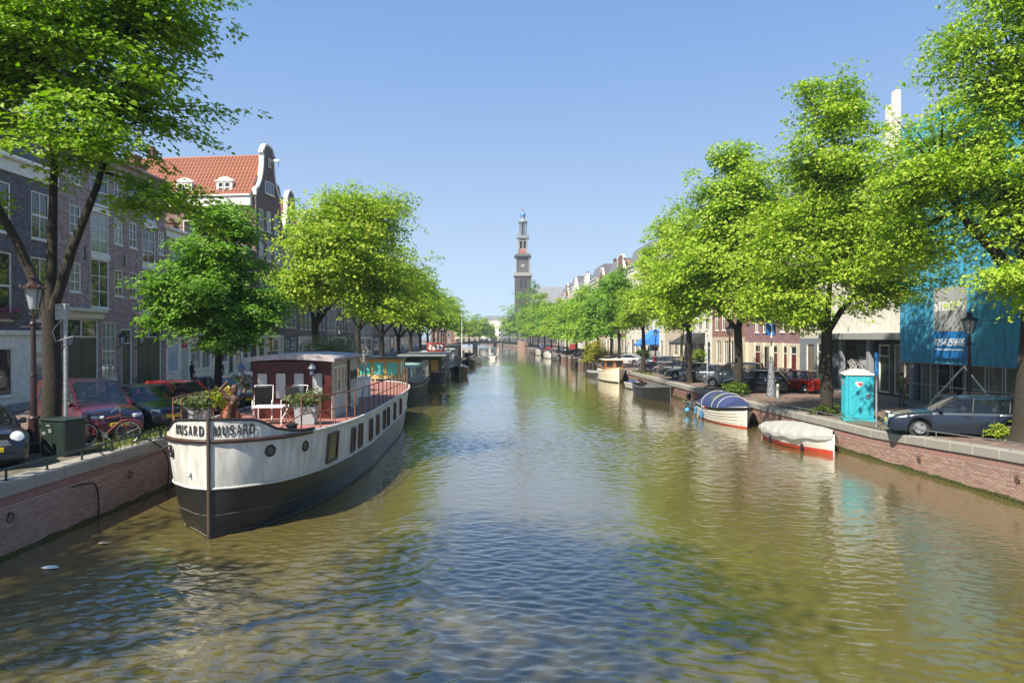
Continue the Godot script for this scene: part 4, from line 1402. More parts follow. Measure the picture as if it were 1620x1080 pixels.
	t = house({"left": false, "label": "white house with a black shop awning", "d0": 75.1, "d1": 86.0, "h": 15.0, "wall": white, "cornice": 0.8, "roof": "flat", "plinth": white, "plinth_h": 3.5,
		"holes": [[0.6, 0.1, 1.2, 2.9, "d"], [2.6, 0.5, 2.0, 2.4, "s", 2, 1], [5.6, 0.5, 2.0, 2.4, "s", 2, 1], [8.4, 0.5, 1.8, 2.4, "s", 2, 1]] + grid_holes(10.9, 4, 1.2, [[4.3, 2.3], [7.6, 2.2], [10.8, 2.0]])})
	awning(t, 1.4, 8.6, 4.0, mat("black_awning", Color(0.025, 0.027, 0.03), 0.8), 2.2, 1.2)
	house({"left": false, "label": "beige stone house with tall windows beside the black awning", "d0": 86.1, "d1": 95.0, "h": 14.2, "wall": beige, "cornice": 0.8, "roof": "mansard", "rise": 2.8, "roof_m": slate,
		"holes": [[0.6, 0.1, 1.2, 2.9, "d"], [2.8, 0.7, 1.5, 2.4, "s", 2, 1], [5.8, 0.7, 1.5, 2.4, "s", 2, 1]] + grid_holes(8.9, 3, 1.2, [[4.3, 2.3], [7.6, 2.2], [10.8, 2.0]])})
	t = house({"left": false, "label": "white house with a blue awning over grey stone steps", "d0": 95.1, "d1": 108.0, "h": 15.4, "wall": white, "cornice": 0.8, "roof": "mansard", "rise": 3.2, "roof_m": slate, "plinth": white, "plinth_h": 3.6,
		"holes": [[0.8, 0.6, 1.6, 2.4, "s", 2, 1], [4.0, 0.6, 2.6, 2.4, "s", 2, 1], [9.0, 0.1, 1.3, 2.9, "d"]] + grid_holes(12.9, 4, 1.3, [[4.4, 2.3], [7.8, 2.2], [11.0, 2.2]])})
	awning(t, 5.2, 10.0, 4.6, mat("blue_awning", Color(0.03, 0.19, 0.62), 0.8), 2.6, 2.2)
	b = MB.new()
	b.cbox(Vector3(2.0, 0.0, 0.05), Vector3(10.5, 1.5, 1.3), 0.04)
	obj("stone_stoop", b, mat("stoop_stone", Color(0.36, 0.36, 0.38), 0.85, {"t": "fine", "sc": 0.5}), t)
	# onward to the far bridge and the church
	var names := ["white house with a cornice", "brown brick house with a white neck gable", "cream house with a slate roof", "brick house with a red tiled roof", "pale stone house with a cornice", "white house with a bell gable", "warm brick house with a white cornice", "white house with a step gable", "beige house with a slate roof", "brick house with a neck gable", "white house with a slate roof", "pink house with a white cornice"]
	var ords := ["next past the blue awning", "second past the blue awning", "third past the blue awning", "fourth past the blue awning", "fifth past the blue awning", "sixth past the blue awning", "seventh past the blue awning", "sixth before the far bridge", "fifth before the far bridge", "fourth before the far bridge", "third before the far bridge", "last before the far bridge"]
	var gb := ["", "neck", "", "spout", "", "bell", "", "step", "", "neck", "", ""]
	var wl := [white, brown, offwhite, brown, beige, white, brown, white, beige, brown, white, pink]
	var hs := [15.5, 14.5, 15.5, 14.0, 16.5, 15.0, 16.0, 15.5, 17.5, 15.5, 17.0, 16.0]
	var d := 108.2
	rng.seed = 12
	for k in 12:
		var wd := 9.5 + rng.randf() * 3.0
		var rows := [[4.3, 2.2], [7.6, 2.2], [10.8, 2.0]]
		house({"left": false, "label": "%s, %s" % [names[k], ords[k]], "d0": d, "d1": d + wd - 0.1, "h": hs[k], "wall": wl[k], "cornice": 0.8, "roof": "gable" if gb[k] else ("mansard" if k % 2 == 0 else "flat"), "gable": gb[k], "rise": 3.2, "over": 0.9, "roof_m": red_tile if k in [1, 3, 9] else slate, "plinth": [white, beige][k % 2], "plinth_h": 3.5,
			"holes": [[0.6, 0.1, 1.3, 2.9, "d"], [3.0, 0.7, 2.2, 2.4, "s", 2, 1], [6.0, 0.7, 2.2, 2.4, "s", 2, 1]] + grid_holes(wd, 3, 1.4, rows, 2, 1)})
		d += wd
	# houses closing the view beyond the bridge
	for q in [[738, 360, 13, 9.5, "far brown house closing the view beyond the mast"], [756, 375, 14, 9.0, "far white house behind the round elm"], [786, 380, 15, 12.5, "far grey house with a dark mansard roof beyond the bridge"], [812, 370, 14, 9.5, "far cream house beside the grey mansard house"], [705, 370, 16, 9.5, "far brick house at the bend of the canal"]]:
		var p: Vector3 = px(q[0], 533, q[1])
		var wd: float = q[2]
		var o := thing("far_house", q[4], "house", Vector3(p.x - wd / 2, 1.2, p.z), 0.0, "houses closing the view")
		var holes := grid_holes(wd, 4, 1.5, [[0.8, 1.9], [3.6, 1.9], [6.4, 1.9]], 2, 1)
		var wm: Material = [brown, white, slate, beige, pink][int(q[0]) % 5]
		obj("wall", front_wall(wd, 0, q[3], holes), wm, o)
		b = MB.new()
		b.box(Vector3(0.02, 0, -10), Vector3(wd - 0.02, q[3], -0.3))
		obj("side_wall", b, wm, o)
		for hq in holes:
			opening(o, hq, {"sills": false})
		b = MB.new()
		b.quado(Vector3(0, q[3], 0), Vector3(wd, q[3], 0), Vector3(wd - 1.2, q[3] + 3, -3), Vector3(1.2, q[3] + 3, -3), Vector3(0, 1, 1))
		b.quado(Vector3(1.2, q[3] + 3, -3), Vector3(wd - 1.2, q[3] + 3, -3), Vector3(wd - 1.2, q[3] + 3, -8), Vector3(1.2, q[3] + 3, -8), Vector3.UP)
		b.quado(Vector3(0, q[3], 0), Vector3(1.2, q[3] + 3, -3), Vector3(1.2, q[3] + 3, -8), Vector3(0, q[3], -10), Vector3(-1, 1, 0))
		b.quado(Vector3(wd, q[3], 0), Vector3(wd - 1.2, q[3] + 3, -3), Vector3(wd - 1.2, q[3] + 3, -8), Vector3(wd, q[3], -10), Vector3(1, 1, 0))
		obj("roof", b, slate, o)


func scaffold(h: Node3D) -> void:
	# poles, ledgers, decks and blue sheeting in front of the house; its own axes are those of the house behind
	var s := thing("scaffold", "tube scaffold hung with bright blue sheeting and a grey sign", "scaffold", h.position, h.rotation.y)
	var steel := mat("galvanised_tube", Color(0.45, 0.46, 0.47), 0.4, {"m": 0.7})
	var plank_m := mat("deck_board", Color(0.36, 0.28, 0.18), 0.85, {"t": "fine", "sc": 0.8})
	var blue := mat("blue_sheeting", Color(0.1, 0.52, 0.88), 0.55, {"t": "mottle", "sc": 0.35, "bl": Color(0.2, 0.5, 0.8)})
	var bays := [0.3, 2.75, 5.2, 7.65, 10.1, 12.55, 14.8]
	var lifts := [2.15, 4.2, 6.3, 8.4, 10.5, 12.6, 14.7]
	for z in [0.35, 1.5]:
		for x in bays:
			var b := MB.new()
			b.tube([Vector3(x, 0, z), Vector3(x, 15.9, z)], 0.027, 6)
			b.lathe(Vector3(x, 0, z), [[0.08, 0], [0.08, 0.02], [0.03, 0.03]], 8)
			obj("standard", b, steel, s)
		for y in lifts:
			var b := MB.new()
			b.tube([Vector3(0.1, y, z), Vector3(15.0, y, z)], 0.026, 6)
			obj("ledger", b, steel, s)
	for y in [1.05]:
		var b := MB.new()
		b.tube([Vector3(0.1, y, 1.53), Vector3(15.0, y, 1.53)], 0.026, 6)
		obj("guard_rail", b, steel, s)
	for x in [[2.75, 5.2], [7.65, 5.2], [12.55, 10.1]]:
		var b := MB.new()
		b.tube([Vector3(x[0], 0.1, 1.56), Vector3(x[1], 2.1, 1.56)], 0.04, 6)
		obj("brace", b, mat("white_tube", Color(0.7, 0.7, 0.68), 0.5), s)
	for y in lifts:
		for k in 4:
			var b := MB.new()
			b.cbox(Vector3(0.15, y + 0.03, 0.42 + k * 0.26), Vector3(14.95, y + 0.075, 0.66 + k * 0.26), 0.006)
			obj("deck_plank", b, plank_m, s)
	# sheets: each bay of each lift is one sheet, slack between its ties, with upright ribs
	rng.seed = 77
	for i in bays.size() - 1:
		for j in lifts.size() - 1:
			if (i == 1 or i == 2) and j == 4:
				continue
			var b := MB.new()
			var rings := []
			for r in 9:
				var row := PackedVector3Array()
				for k in 25:
					var u := k / 24.0
					var v := r / 8.0
					var slack := sin(u * PI) * sin(v * PI) * 0.06 * rng.randf_range(0.9, 1.0)
					var rib := 0.022 * sin(u * TAU * 6.0)
					row.append(Vector3(lerpf(bays[i] + 0.01, bays[i + 1] - 0.01, u), lerpf(lifts[j] + 0.02, lifts[j + 1] - 0.01, v), 1.56 + slack + rib))
				rings.append(row)
			b.loft(rings, false)
			obj("sheet", b, blue, s)
	# the sign hung on the sheeting: far end of the front as seen from the bridge
	var sg := thing("scaffold_sign", "grey scaffolder's sign with a phone number on the blue sheeting", "sign", h.position, h.rotation.y)
	var b := MB.new()
	var sx := 3.2
	b.cbox(Vector3(sx, 3.75, 1.66), Vector3(sx + 2.3, 5.9, 1.68), 0.004)
	obj("panel", b, mat("grey_sign", Color(0.33, 0.34, 0.36), 0.6), sg)
	b = MB.new()
	b.cbox(Vector3(sx, 2.45, 1.66), Vector3(sx + 2.3, 3.74, 1.68), 0.004)
	obj("panel", b, mat("blue_sign", Color(0.015, 0.16, 0.45), 0.6), sg)
	letters(sg, "STEIGERS", Vector3(sx + 0.12, 4.75, 1.683), 0.44, 2.05, mat("sign_white", Color(0.72, 0.75, 0.75), 0.6))
	letters(sg, "020-6259606", Vector3(sx + 0.1, 3.05, 1.683), 0.36, 2.1, mats["sign_white"])
	b = MB.new()
	b.box(Vector3(sx + 0.1, 2.85, 1.681), Vector3(sx + 2.15, 2.9, 1.684))
	obj("rule", b, mats["sign_white"], sg)


# flat lettering: text set to height h and width w, its lower left corner at p, facing +z of the parent
func letters(parent: Node3D, text: String, p: Vector3, h: float, w: float, m: Material, basis := Basis.IDENTITY, bold := true) -> MeshInstance3D:
	var tm := TextMesh.new()
	var f := SystemFont.new()
	f.font_names = PackedStringArray(["Droid Sans"])
	if bold:
		f.font_weight = 700
	tm.font = f
	tm.text = text
	tm.font_size = 64
	tm.pixel_size = 0.01
	tm.depth = 0.005
	tm.horizontal_alignment = HORIZONTAL_ALIGNMENT_LEFT
	tm.vertical_alignment = VERTICAL_ALIGNMENT_BOTTOM
	var box := tm.get_aabb()
	var o := MeshInstance3D.new()
	o.name = "lettering"
	o.mesh = tm
	o.material_override = m
	parent.add_child(o, true)
	var sc := Vector3(w / maxf(box.size.x, 0.01), h / maxf(box.size.y, 0.01), 1.0)
	o.transform = Transform3D(basis, p) * Transform3D(Basis.from_scale(sc), -Vector3(box.position.x * sc.x, box.position.y * sc.y, 0))
	return o


func build_church() -> void:
	var brick := mat("tower_brick", Color(0.115, 0.108, 0.104), 0.9, {"t": "brick", "sc": 0.3})
	var stone := mat("tower_stone", Color(0.4, 0.38, 0.35), 0.85, {"t": "fine", "sc": 0.3})
	var darkst := mat("tower_dark_stone", Color(0.13, 0.125, 0.12), 0.85, {"t": "fine", "sc": 0.3})
	var lead := mat("tower_lead", Color(0.3, 0.33, 0.36), 0.5, {"t": "fine", "sc": 0.3})
	var dark := mat("belfry_dark", Color(0.02, 0.02, 0.022), 0.9)
	var D := 417.0
	var t := thing("church_tower", "tall tiered church tower with a blue imperial crown under its spire", "tower", Vector3(6.6, 1.2, -D), 0.0)
	var sq := func(b, r, y0, y1, ch): b.cbox(Vector3(-r, y0, -r), Vector3(r, y1, r), ch)
	var b := MB.new()
	sq.call(b, 4.95, 0, 40.2, 0.15)
	obj("brick_base", b, brick, t)
	for x in [-1.7, 0.7]:
		b = MB.new()
		b.box(Vector3(x, 33.5, 5.0), Vector3(x + 1.1, 39, 5.3))
		obj("louvre", b, dark, t)
	b = MB.new()
	sq.call(b, 5.6, 40.2, 41.2, 0.2)
	sq.call(b, 5.3, 41.2, 42.4, 0.1)
	obj("cornice", b, stone, t)
	# third tier: dark with corner columns and clock
	b = MB.new()
	sq.call(b, 3.7, 42.4, 52.0, 0.1)
	obj("clock_stage", b, darkst, t)
	for x in [-1, 1]:
		for z in [-1, 1]:
			b = MB.new()
			b.lathe(Vector3(x * 3.9, 42.4, z * 3.9), [[0.5, 0], [0.5, 0.6], [0.38, 0.7], [0.34, 8.4], [0.5, 8.8], [0.55, 9.6]], 10)
			obj("column", b, stone, t)
	b = MB.new()
	b.lathe(Vector3(0, 46.6, 3.72), [[1.15, 0.0], [1.15, 0.18], [0, 0.2]], 20, Basis(Vector3.RIGHT, PI / 2))
	var ck := obj("clock_face", b, mat("clock_grey", Color(0.3, 0.3, 0.29), 0.6), t)
	b = MB.new()
	b.box(Vector3(-0.08, 46.6, 3.93), Vector3(0.08, 47.8, 3.97))
	b.box(Vector3(-0.08, 46.5, 3.98), Vector3(0.9, 46.65, 4.01))
	obj("clock_hands", b, mat("gold", Color(0.6, 0.42, 0.1), 0.3, {"m": 1.0}), ck)
	b = MB.new()
	sq.call(b, 5.2, 52.0, 53.0, 0.3)
	sq.call(b, 4.5, 53.0, 53.8, 0.1)
	obj("cornice", b, darkst, t)
	# second tier: open bell stage with red clock panel
	b = MB.new()
	for x in [-1, 1]:
		for z in [-1, 1]:
			b.box(Vector3(x * 2.7 - 0.55, 53.8, z * 2.7 - 0.55), Vector3(x * 2.7 + 0.55, 63.2, z * 2.7 + 0.55))
	b.box(Vector3(-2.7, 53.8, -2.7), Vector3(2.7, 57.2, 2.7))
	b.box(Vector3(-2.7, 61.6, -2.7), Vector3(2.7, 63.2, 2.7))
	b.box(Vector3(-0.3, 57.2, 2.3), Vector3(0.3, 61.6, 2.7))
	obj("bell_stage", b, stone, t)
	b = MB.new()
	b.box(Vector3(-1.9, 57.2, -1.9), Vector3(1.9, 61.6, 1.9))
	obj("bell_chamber", b, dark, t)
	b = MB.new()
	b.cbox(Vector3(-1.6, 54.4, 2.7), Vector3(1.6, 56.6, 2.85), 0.03)
	obj("red_dial", b, mat("dial_red", Color(0.35, 0.12, 0.08), 0.6), t)
	b = MB.new()
	sq.call(b, 3.7, 63.2, 64.2, 0.25)
	sq.call(b, 3.4, 64.2, 65.2, 0.1)
	obj("balustrade", b, lead, t)
	for x in [-1, 1]:
		b = MB.new()
		b.lathe(Vector3(x * 3.3, 65.2, 3.3), [[0.3, 0], [0.2, 0.4], [0.35, 0.9], [0.1, 1.6], [0, 1.8]], 8)
		obj("urn", b, stone, t)
	# lantern
	for k in 8:
		var a := TAU * (k + 0.5) / 8
		b = MB.new()
		b.lathe(Vector3(cos(a) * 2.3, 65.2, sin(a) * 2.3), [[0.36, 0], [0.3, 0.4], [0.27, 7.2], [0.4, 8.0]], 8)
		obj("column", b, lead, t)
	b = MB.new()
	b.lathe(Vector3(0, 65.2, 0), [[1.5, 0], [1.5, 8.0]], 10)
	obj("lantern_core", b, darkst, t)
	b = MB.new()
	b.lathe(Vector3(0, 73.2, 0), [[2.9, 0], [3.0, 0.5], [2.5, 0.9], [1.7, 1.8], [1.2, 2.4], [1.1, 3.2]], 12)
	obj("lantern_roof", b, lead, t)
	b = MB.new()
	b.lathe(Vector3(0, 76.4, 0), [[1.1, 0], [1.5, 0.2], [1.4, 0.5], [1.8, 1.3], [1.75, 2.2], [1.2, 3.0], [0.4, 3.4], [0.3, 3.8]], 14)
	obj("imperial_crown", b, mat("crown_blue", Color(0.1, 0.22, 0.45), 0.4), t)
	b = MB.new()
	b.lathe(Vector3(0, 80.2, 0), [[0.35, 0], [0.6, 0.4], [0.35, 0.9], [0.12, 1.1], [0.1, 4.5], [0.25, 4.8], [0.0, 6.0]], 8)
	obj("spire", b, mat("gold", Color(0.6, 0.42, 0.1), 0.3, {"m": 1.0}), t)
	# the nave to its right, nearer along the quay
	var c := thing("church", "long grey-roofed church beside the tiered tower", "church", Vector3(14.0, 1.2, -395.0), 0.12)
	b = MB.new()
	b.box(Vector3(0, 0, -26), Vector3(42, 23, 0))
	obj("wall", b, brick, c)
	b = MB.new()
	b.quado(Vector3(-0.5, 23, 0.4), Vector3(42, 23, 0.4), Vector3(42, 33.5, -12), Vector3(-0.5, 33.5, -12), Vector3(0, 1, 1))
	b.quado(Vector3(-0.5, 23, -26), Vector3(42, 23, -26), Vector3(42, 33.5, -12), Vector3(-0.5, 33.5, -12), Vector3(0, 1, -1))
	b.tri(Vector3(-0.5, 23, 0.4), Vector3(-0.5, 33.5, -12), Vector3(-0.5, 23, -26))
	obj("roof", b, mat("nave_slate", Color(0.26, 0.27, 0.29), 0.7, {"t": "fine", "sc": 0.3}), c)
	for x in [2.0, 11.0, 20.0, 29.0]:
		b = MB.new()
		b.place(Transform3D(Basis.IDENTITY, Vector3(x, 0, 0)))
		b.prism(PackedVector2Array([Vector2(0, 6), Vector2(6, 6), Vector2(6, 25), Vector2(5.2, 26.5), Vector2(4, 28), Vector2(3, 29.5), Vector2(2, 28), Vector2(0.8, 26.5), Vector2(0, 25)]), -0.6, 0.5)
		obj("transept_gable", b, stone, c)
		b = MB.new()
		b.box(Vector3(x + 1.4, 10, 0.5), Vector3(x + 4.6, 21, 0.6))
		obj("window", b, glass(), c)
	b = MB.new()
	b.tube([Vector3(-3, 0, 0.5), Vector3(-3, 32.0, 0.5)], 0.35, 6)
	obj("corner_shaft", b, stone, c)


func build_far_bridge() -> void:
	var D := 252.0
	var stone := mat("bridge_stone", Color(0.5, 0.4, 0.33), 0.85, {"t": "brick", "sc": 0.4})
	var granite := mat("bridge_granite", Color(0.2, 0.185, 0.175), 0.8, {"t": "fine", "sc": 0.5})
	var dark := mat("bridge_iron", Color(0.014, 0.017, 0.016), 0.5)
	var xa := xl(D)
	var xb := xr(D)
	var t := thing("bridge", "low iron girder bridge on stone piers with parked bicycles", "bridge", Vector3((xa + xb) / 2, 0, -D))
	var w := xb - xa
	var hw := w / 2
	var rise := func(x): return 2.55 + 0.75 * (1.0 - pow(x / hw, 2.0))
	var b := MB.new()
	var n := 20
	for k in n:
		var a := lerpf(-hw - 5, hw + 5, float(k) / n)
		var e := lerpf(-hw - 5, hw + 5, float(k + 1) / n)
		var ya: float = maxf(rise.call(a), 1.2)
		var ye: float = maxf(rise.call(e), 1.2)
		for q in [[4.5, 1], [-4.5, -1]]:
			b.quado(Vector3(a, ya - 0.95, q[0]), Vector3(e, ye - 0.95, q[0]), Vector3(e, ye, q[0]), Vector3(a, ya, q[0]), Vector3(0, 0, q[1]))
		b.quado(Vector3(a, ya, 4.5), Vector3(e, ye, 4.5), Vector3(e, ye, -4.5), Vector3(a, ya, -4.5), Vector3.UP)
		b.quado(Vector3(a, ya - 0.7, 4.5), Vector3(e, ye - 0.7, 4.5), Vector3(e, ye - 0.7, -4.5), Vector3(a, ya - 0.7, -4.5), Vector3.DOWN)
	obj("deck", b, dark, t)
	for s: int in [-1, 1]:
		b = MB.new()
		b.cbox(Vector3(s * 4.7 - 0.7, -1, -4.8), Vector3(s * 4.7 + 0.7, rise.call(4.7) - 0.68, 4.8), 0.1)
		obj("pier", b, granite, t)
		b = MB.new()
		b.place(Transform3D(Basis.IDENTITY, Vector3(0, 0, 0)))
		var x0 := s * (hw - 2.6)
		b.prism(PackedVector2Array([Vector2(x0, -1), Vector2(s * (hw + 6), -1), Vector2(s * (hw + 6), 1.25), Vector2(s * (hw + 2), 2.3), Vector2(x0, rise.call(hw - 2.6) + 0.9)]), 4.6, 5.2)
		obj("wing_wall", b, stone, t)
	for z in [4.45, -4.45]:
		b = MB.new()
		for k in 27:
			var x := lerpf(-hw, hw, k / 26.0)
			b.tube([Vector3(x, rise.call(x), z), Vector3(x, rise.call(x) + 1.05, z)], 0.035, 4)
		for y in [0.55, 1.05]:
			var pts := []
			for k in 14:
				var x := lerpf(-hw, hw, k / 13.0)
				pts.append(Vector3(x, rise.call(x) + y, z))
			b.tube(pts, 0.035, 4)
		obj("railing", b, dark, t)
	# bicycles leaning on its rail
	rng.seed = 5
	for k in 15:
		var x := lerpf(-hw + 1.5, hw - 1.0, (k + rng.randf() * 0.5) / 15.0)
		bicycle(Vector3((xa + xb) / 2 + x, rise.call(x), -D + 4.05), rng.randf_range(-0.15, 0.15), "%s bicycle leaning on the railing of the far bridge" % ["black", "dark red", "grey", "navy"][k % 4], "bicycles on the far bridge", k % 4, true)


# ---------------------------------------------------------------- bicycles
var bike_proto := {}

func bicycle(at: Vector3, turn: float, label: String, group: String, tone: int, far := false, lean := 0.0) -> Node3D:
	var key := "%d_%s" % [tone, far]
	var o: Node3D
	if bike_proto.has(key):
		o = copy_of(bike_proto[key], at, turn, label, group)
	else:
		o = thing("bicycle", label, "bicycle", at, turn, group)
		bike_proto[key] = o
		var sides := 4 if far else 6
		var paint := mat("bike_paint_%d" % tone, [Color(0.02, 0.02, 0.022), Color(0.2, 0.02, 0.03), Color(0.35, 0.36, 0.37), Color(0.02, 0.06, 0.15)][tone], 0.4)
		var rubber := mat("tyre_rubber", Color(0.02, 0.02, 0.02), 0.8)
		var chrome := mat("bike_chrome", Color(0.65, 0.66, 0.67), 0.25, {"m": 0.9})
		for x in [-0.53, 0.55]:
			var c := Vector3(x, 0.345, 0)
			var b := MB.new()
			var pts := []
			for k in 21:
				var a := TAU * k / 20
				pts.append(c + Vector3(cos(a) * 0.33, sin(a) * 0.33, 0))
			b.tube(pts, 0.02, sides, false)
			var wh := obj("wheel", b, rubber, o)
			b = MB.new()
			pts = []
			for k in 21:
				var a := TAU * k / 20
				pts.append(c + Vector3(cos(a) * 0.305, sin(a) * 0.305, 0))
			b.tube(pts, 0.014, 4, false)
			b.tube([c + Vector3(0, 0, -0.05), c + Vector3(0, 0, 0.05)], 0.025, 6)
			if not far:
				for k in 14:
					var a := TAU * k / 14
					b.tube([c + Vector3(0, 0, 0.03 if k % 2 else -0.03), c + Vector3(cos(a) * 0.3, sin(a) * 0.3, 0)], 0.0025, 3, false)
			obj("rim", b, chrome, wh)
			# mudguard
			b = MB.new()
			pts = []
			for k in 9:
				var a := PI * (0.12 + 0.76 * k / 8.0)
				pts.append(c + Vector3(cos(a) * 0.375, sin(a) * 0.375, 0))
			b.tube(pts, 0.022, 4, false)
			obj("mudguard", b, paint, o)
		var b := MB.new()
		var bb := Vector3(-0.05, 0.3, 0)
		var seat := Vector3(-0.2, 0.82, 0)
		var head := Vector3(0.36, 0.86, 0)
		b.tube([bb, seat], 0.018, sides)
		b.tube([bb, head + Vector3(0.03, -0.14, 0)], 0.02, sides)
		b.tube([seat.lerp(bb, 0.1), head], 0.017, sides)
		b.tube([bb, Vector3(-0.53, 0.345, 0)], 0.012, sides)
		b.tube([seat, Vector3(-0.53, 0.345, 0)], 0.01, sides)
		b.tube([head + Vector3(-0.02, 0.1, 0), head + Vector3(0.04, -0.16, 0), Vector3(0.5, 0.45, 0), Vector3(0.55, 0.345, 0)], 0.016, sides)
		obj("frame", b, paint, o)
		b = MB.new()
		b.tube([Vector3(0.12, 1.02, -0.28), Vector3(0.22, 1.08, -0.22), Vector3(0.34, 1.06, 0), Vector3(0.22, 1.08, 0.22), Vector3(0.12, 1.02, 0.28)], 0.013, sides)
		b.tube([Vector3(0.34, 0.96, 0), Vector3(0.34, 1.06, 0)], 0.013, sides)
		obj("handlebar", b, chrome, o)
		b = MB.new()
		b.loft([PackedVector3Array([Vector3(-0.34, 0.93, -0.09), Vector3(-0.34, 0.96, -0.06), Vector3(-0.34, 0.96, 0.06), Vector3(-0.34, 0.93, 0.09)]), PackedVector3Array([Vector3(-0.22, 0.93, -0.08), Vector3(-0.22, 0.965, -0.05), Vector3(-0.22, 0.965, 0.05), Vector3(-0.22, 0.93, 0.08)]), PackedVector3Array([Vector3(-0.05, 0.93, -0.02), Vector3(-0.05, 0.95, -0.015), Vector3(-0.05, 0.95, 0.015), Vector3(-0.05, 0.93, 0.02)])], true, true)
		b.tube([seat, Vector3(-0.22, 0.94, 0)], 0.014, sides)
		obj("saddle", b, mat("saddle_leather", Color(0.03, 0.025, 0.02), 0.6), o)
		b = MB.new()
		b.lathe(bb + Vector3(0, 0, 0.02), [[0.09, 0], [0.09, 0.01]], 12, Basis(Vector3.RIGHT, PI / 2))
		b.tube([bb + Vector3(0, 0, 0.06), bb + Vector3(0.12, -0.12, 0.06), bb + Vector3(0.12, -0.12, 0.16)], 0.012, 4)
		b.tube([bb + Vector3(0, 0, -0.06), bb + Vector3(-0.12, 0.12, -0.06), bb + Vector3(-0.12, 0.12, -0.16)], 0.012, 4)
		obj("crank", b, chrome, o)
		b = MB.new()
		b.tube([Vector3(-0.2, 0.74, 0.05), Vector3(-0.62, 0.72, 0.06), Vector3(-0.62, 0.72, -0.06), Vector3(-0.2, 0.74, -0.05)], 0.009, 4)
		b.tube([Vector3(-0.58, 0.72, 0.06), Vector3(-0.53, 0.36, 0.05)], 0.007, 4)
		obj("luggage_rack", b, paint, o)
	o.rotation = Vector3(lean, turn, 0) if lean == 0.0 else Basis(Vector3.UP, turn).rotated(Basis(Vector3.UP, turn) * Vector3.RIGHT, lean).get_euler()
	return o


# ---------------------------------------------------------------- cars
# local axes: x forward, y up, z to the car's right; wheels stand on y = 0
func plan(tab: Array, x: float) -> float: return curve(tab, x)


func wheel_set(c: Node3D, xs: Array, half: float, r: float, far: bool, spokes: int) -> void:
	var rubber := mat("tyre_rubber", Color(0.02, 0.02, 0.02), 0.8)
	var alloy := mat("alloy_rim", Color(0.5, 0.51, 0.53), 0.3, {"m": 0.85})
	var key := "tyre_%.2f_%d" % [r, spokes]
	if not meshes.has(key):
		var b := MB.new()
		b.lathe(Vector3(0, -0.1, 0), [[r * 0.62, 0.0], [r * 0.93, 0.005], [r, 0.035], [r, 0.165], [r * 0.93, 0.195], [r * 0.62, 0.2]], 24, Basis(Vector3.RIGHT, PI / 2))
		meshes[key] = b.mesh()
		b = MB.new()
		b.lathe(Vector3.ZERO, [[r * 0.64, 0.0], [r * 0.64, 0.07], [r * 0.6, 0.095], [r * 0.53, 0.09], [r * 0.53, 0.03]], 20, Basis(Vector3.RIGHT, PI / 2))
		for k in spokes:
			var a := TAU * k / spokes
			b.place(Transform3D(Basis(Vector3(0, 0, 1), a), Vector3.ZERO))
			b.cbox(Vector3(0.0, -r * 0.8 / spokes, 0.05), Vector3(r * 0.56, r * 0.8 / spokes, 0.085), 0.008)
		b.place(Transform3D.IDENTITY)
		b.lathe(Vector3(0, 0, 0.05), [[0.06, 0.0], [0.05, 0.045], [0.0, 0.05]], 10, Basis(Vector3.RIGHT, PI / 2))
		meshes[key + "_rim_%d" % spokes] = b.mesh()
		b = MB.new()
		b.lathe(Vector3.ZERO, [[r * 0.6, 0.0], [r * 0.6, 0.03]], 14, Basis(Vector3.RIGHT, PI / 2))
		meshes[key + "_hub"] = b.mesh()
	for x in xs:
		for s: int in [-1, 1]:
			var w := Node3D.new()
			w.name = "wheel"
			c.add_child(w, true)
			w.position = Vector3(x, r, s * (half - 0.1))
			var t := obj("tyre", meshes[key], rubber, w)
			t.position.z = 0.0
			var rim := obj("rim", meshes[key + "_rim_%d" % spokes], alloy, w)
			rim.rotation.y = 0.0 if s > 0 else PI
			var hub := obj("brake_disc", meshes[key + "_hub"], mat("dark_steel", Color(0.08, 0.08, 0.085), 0.5, {"m": 0.5}), w)
			hub.rotation.y = rim.rotation.y


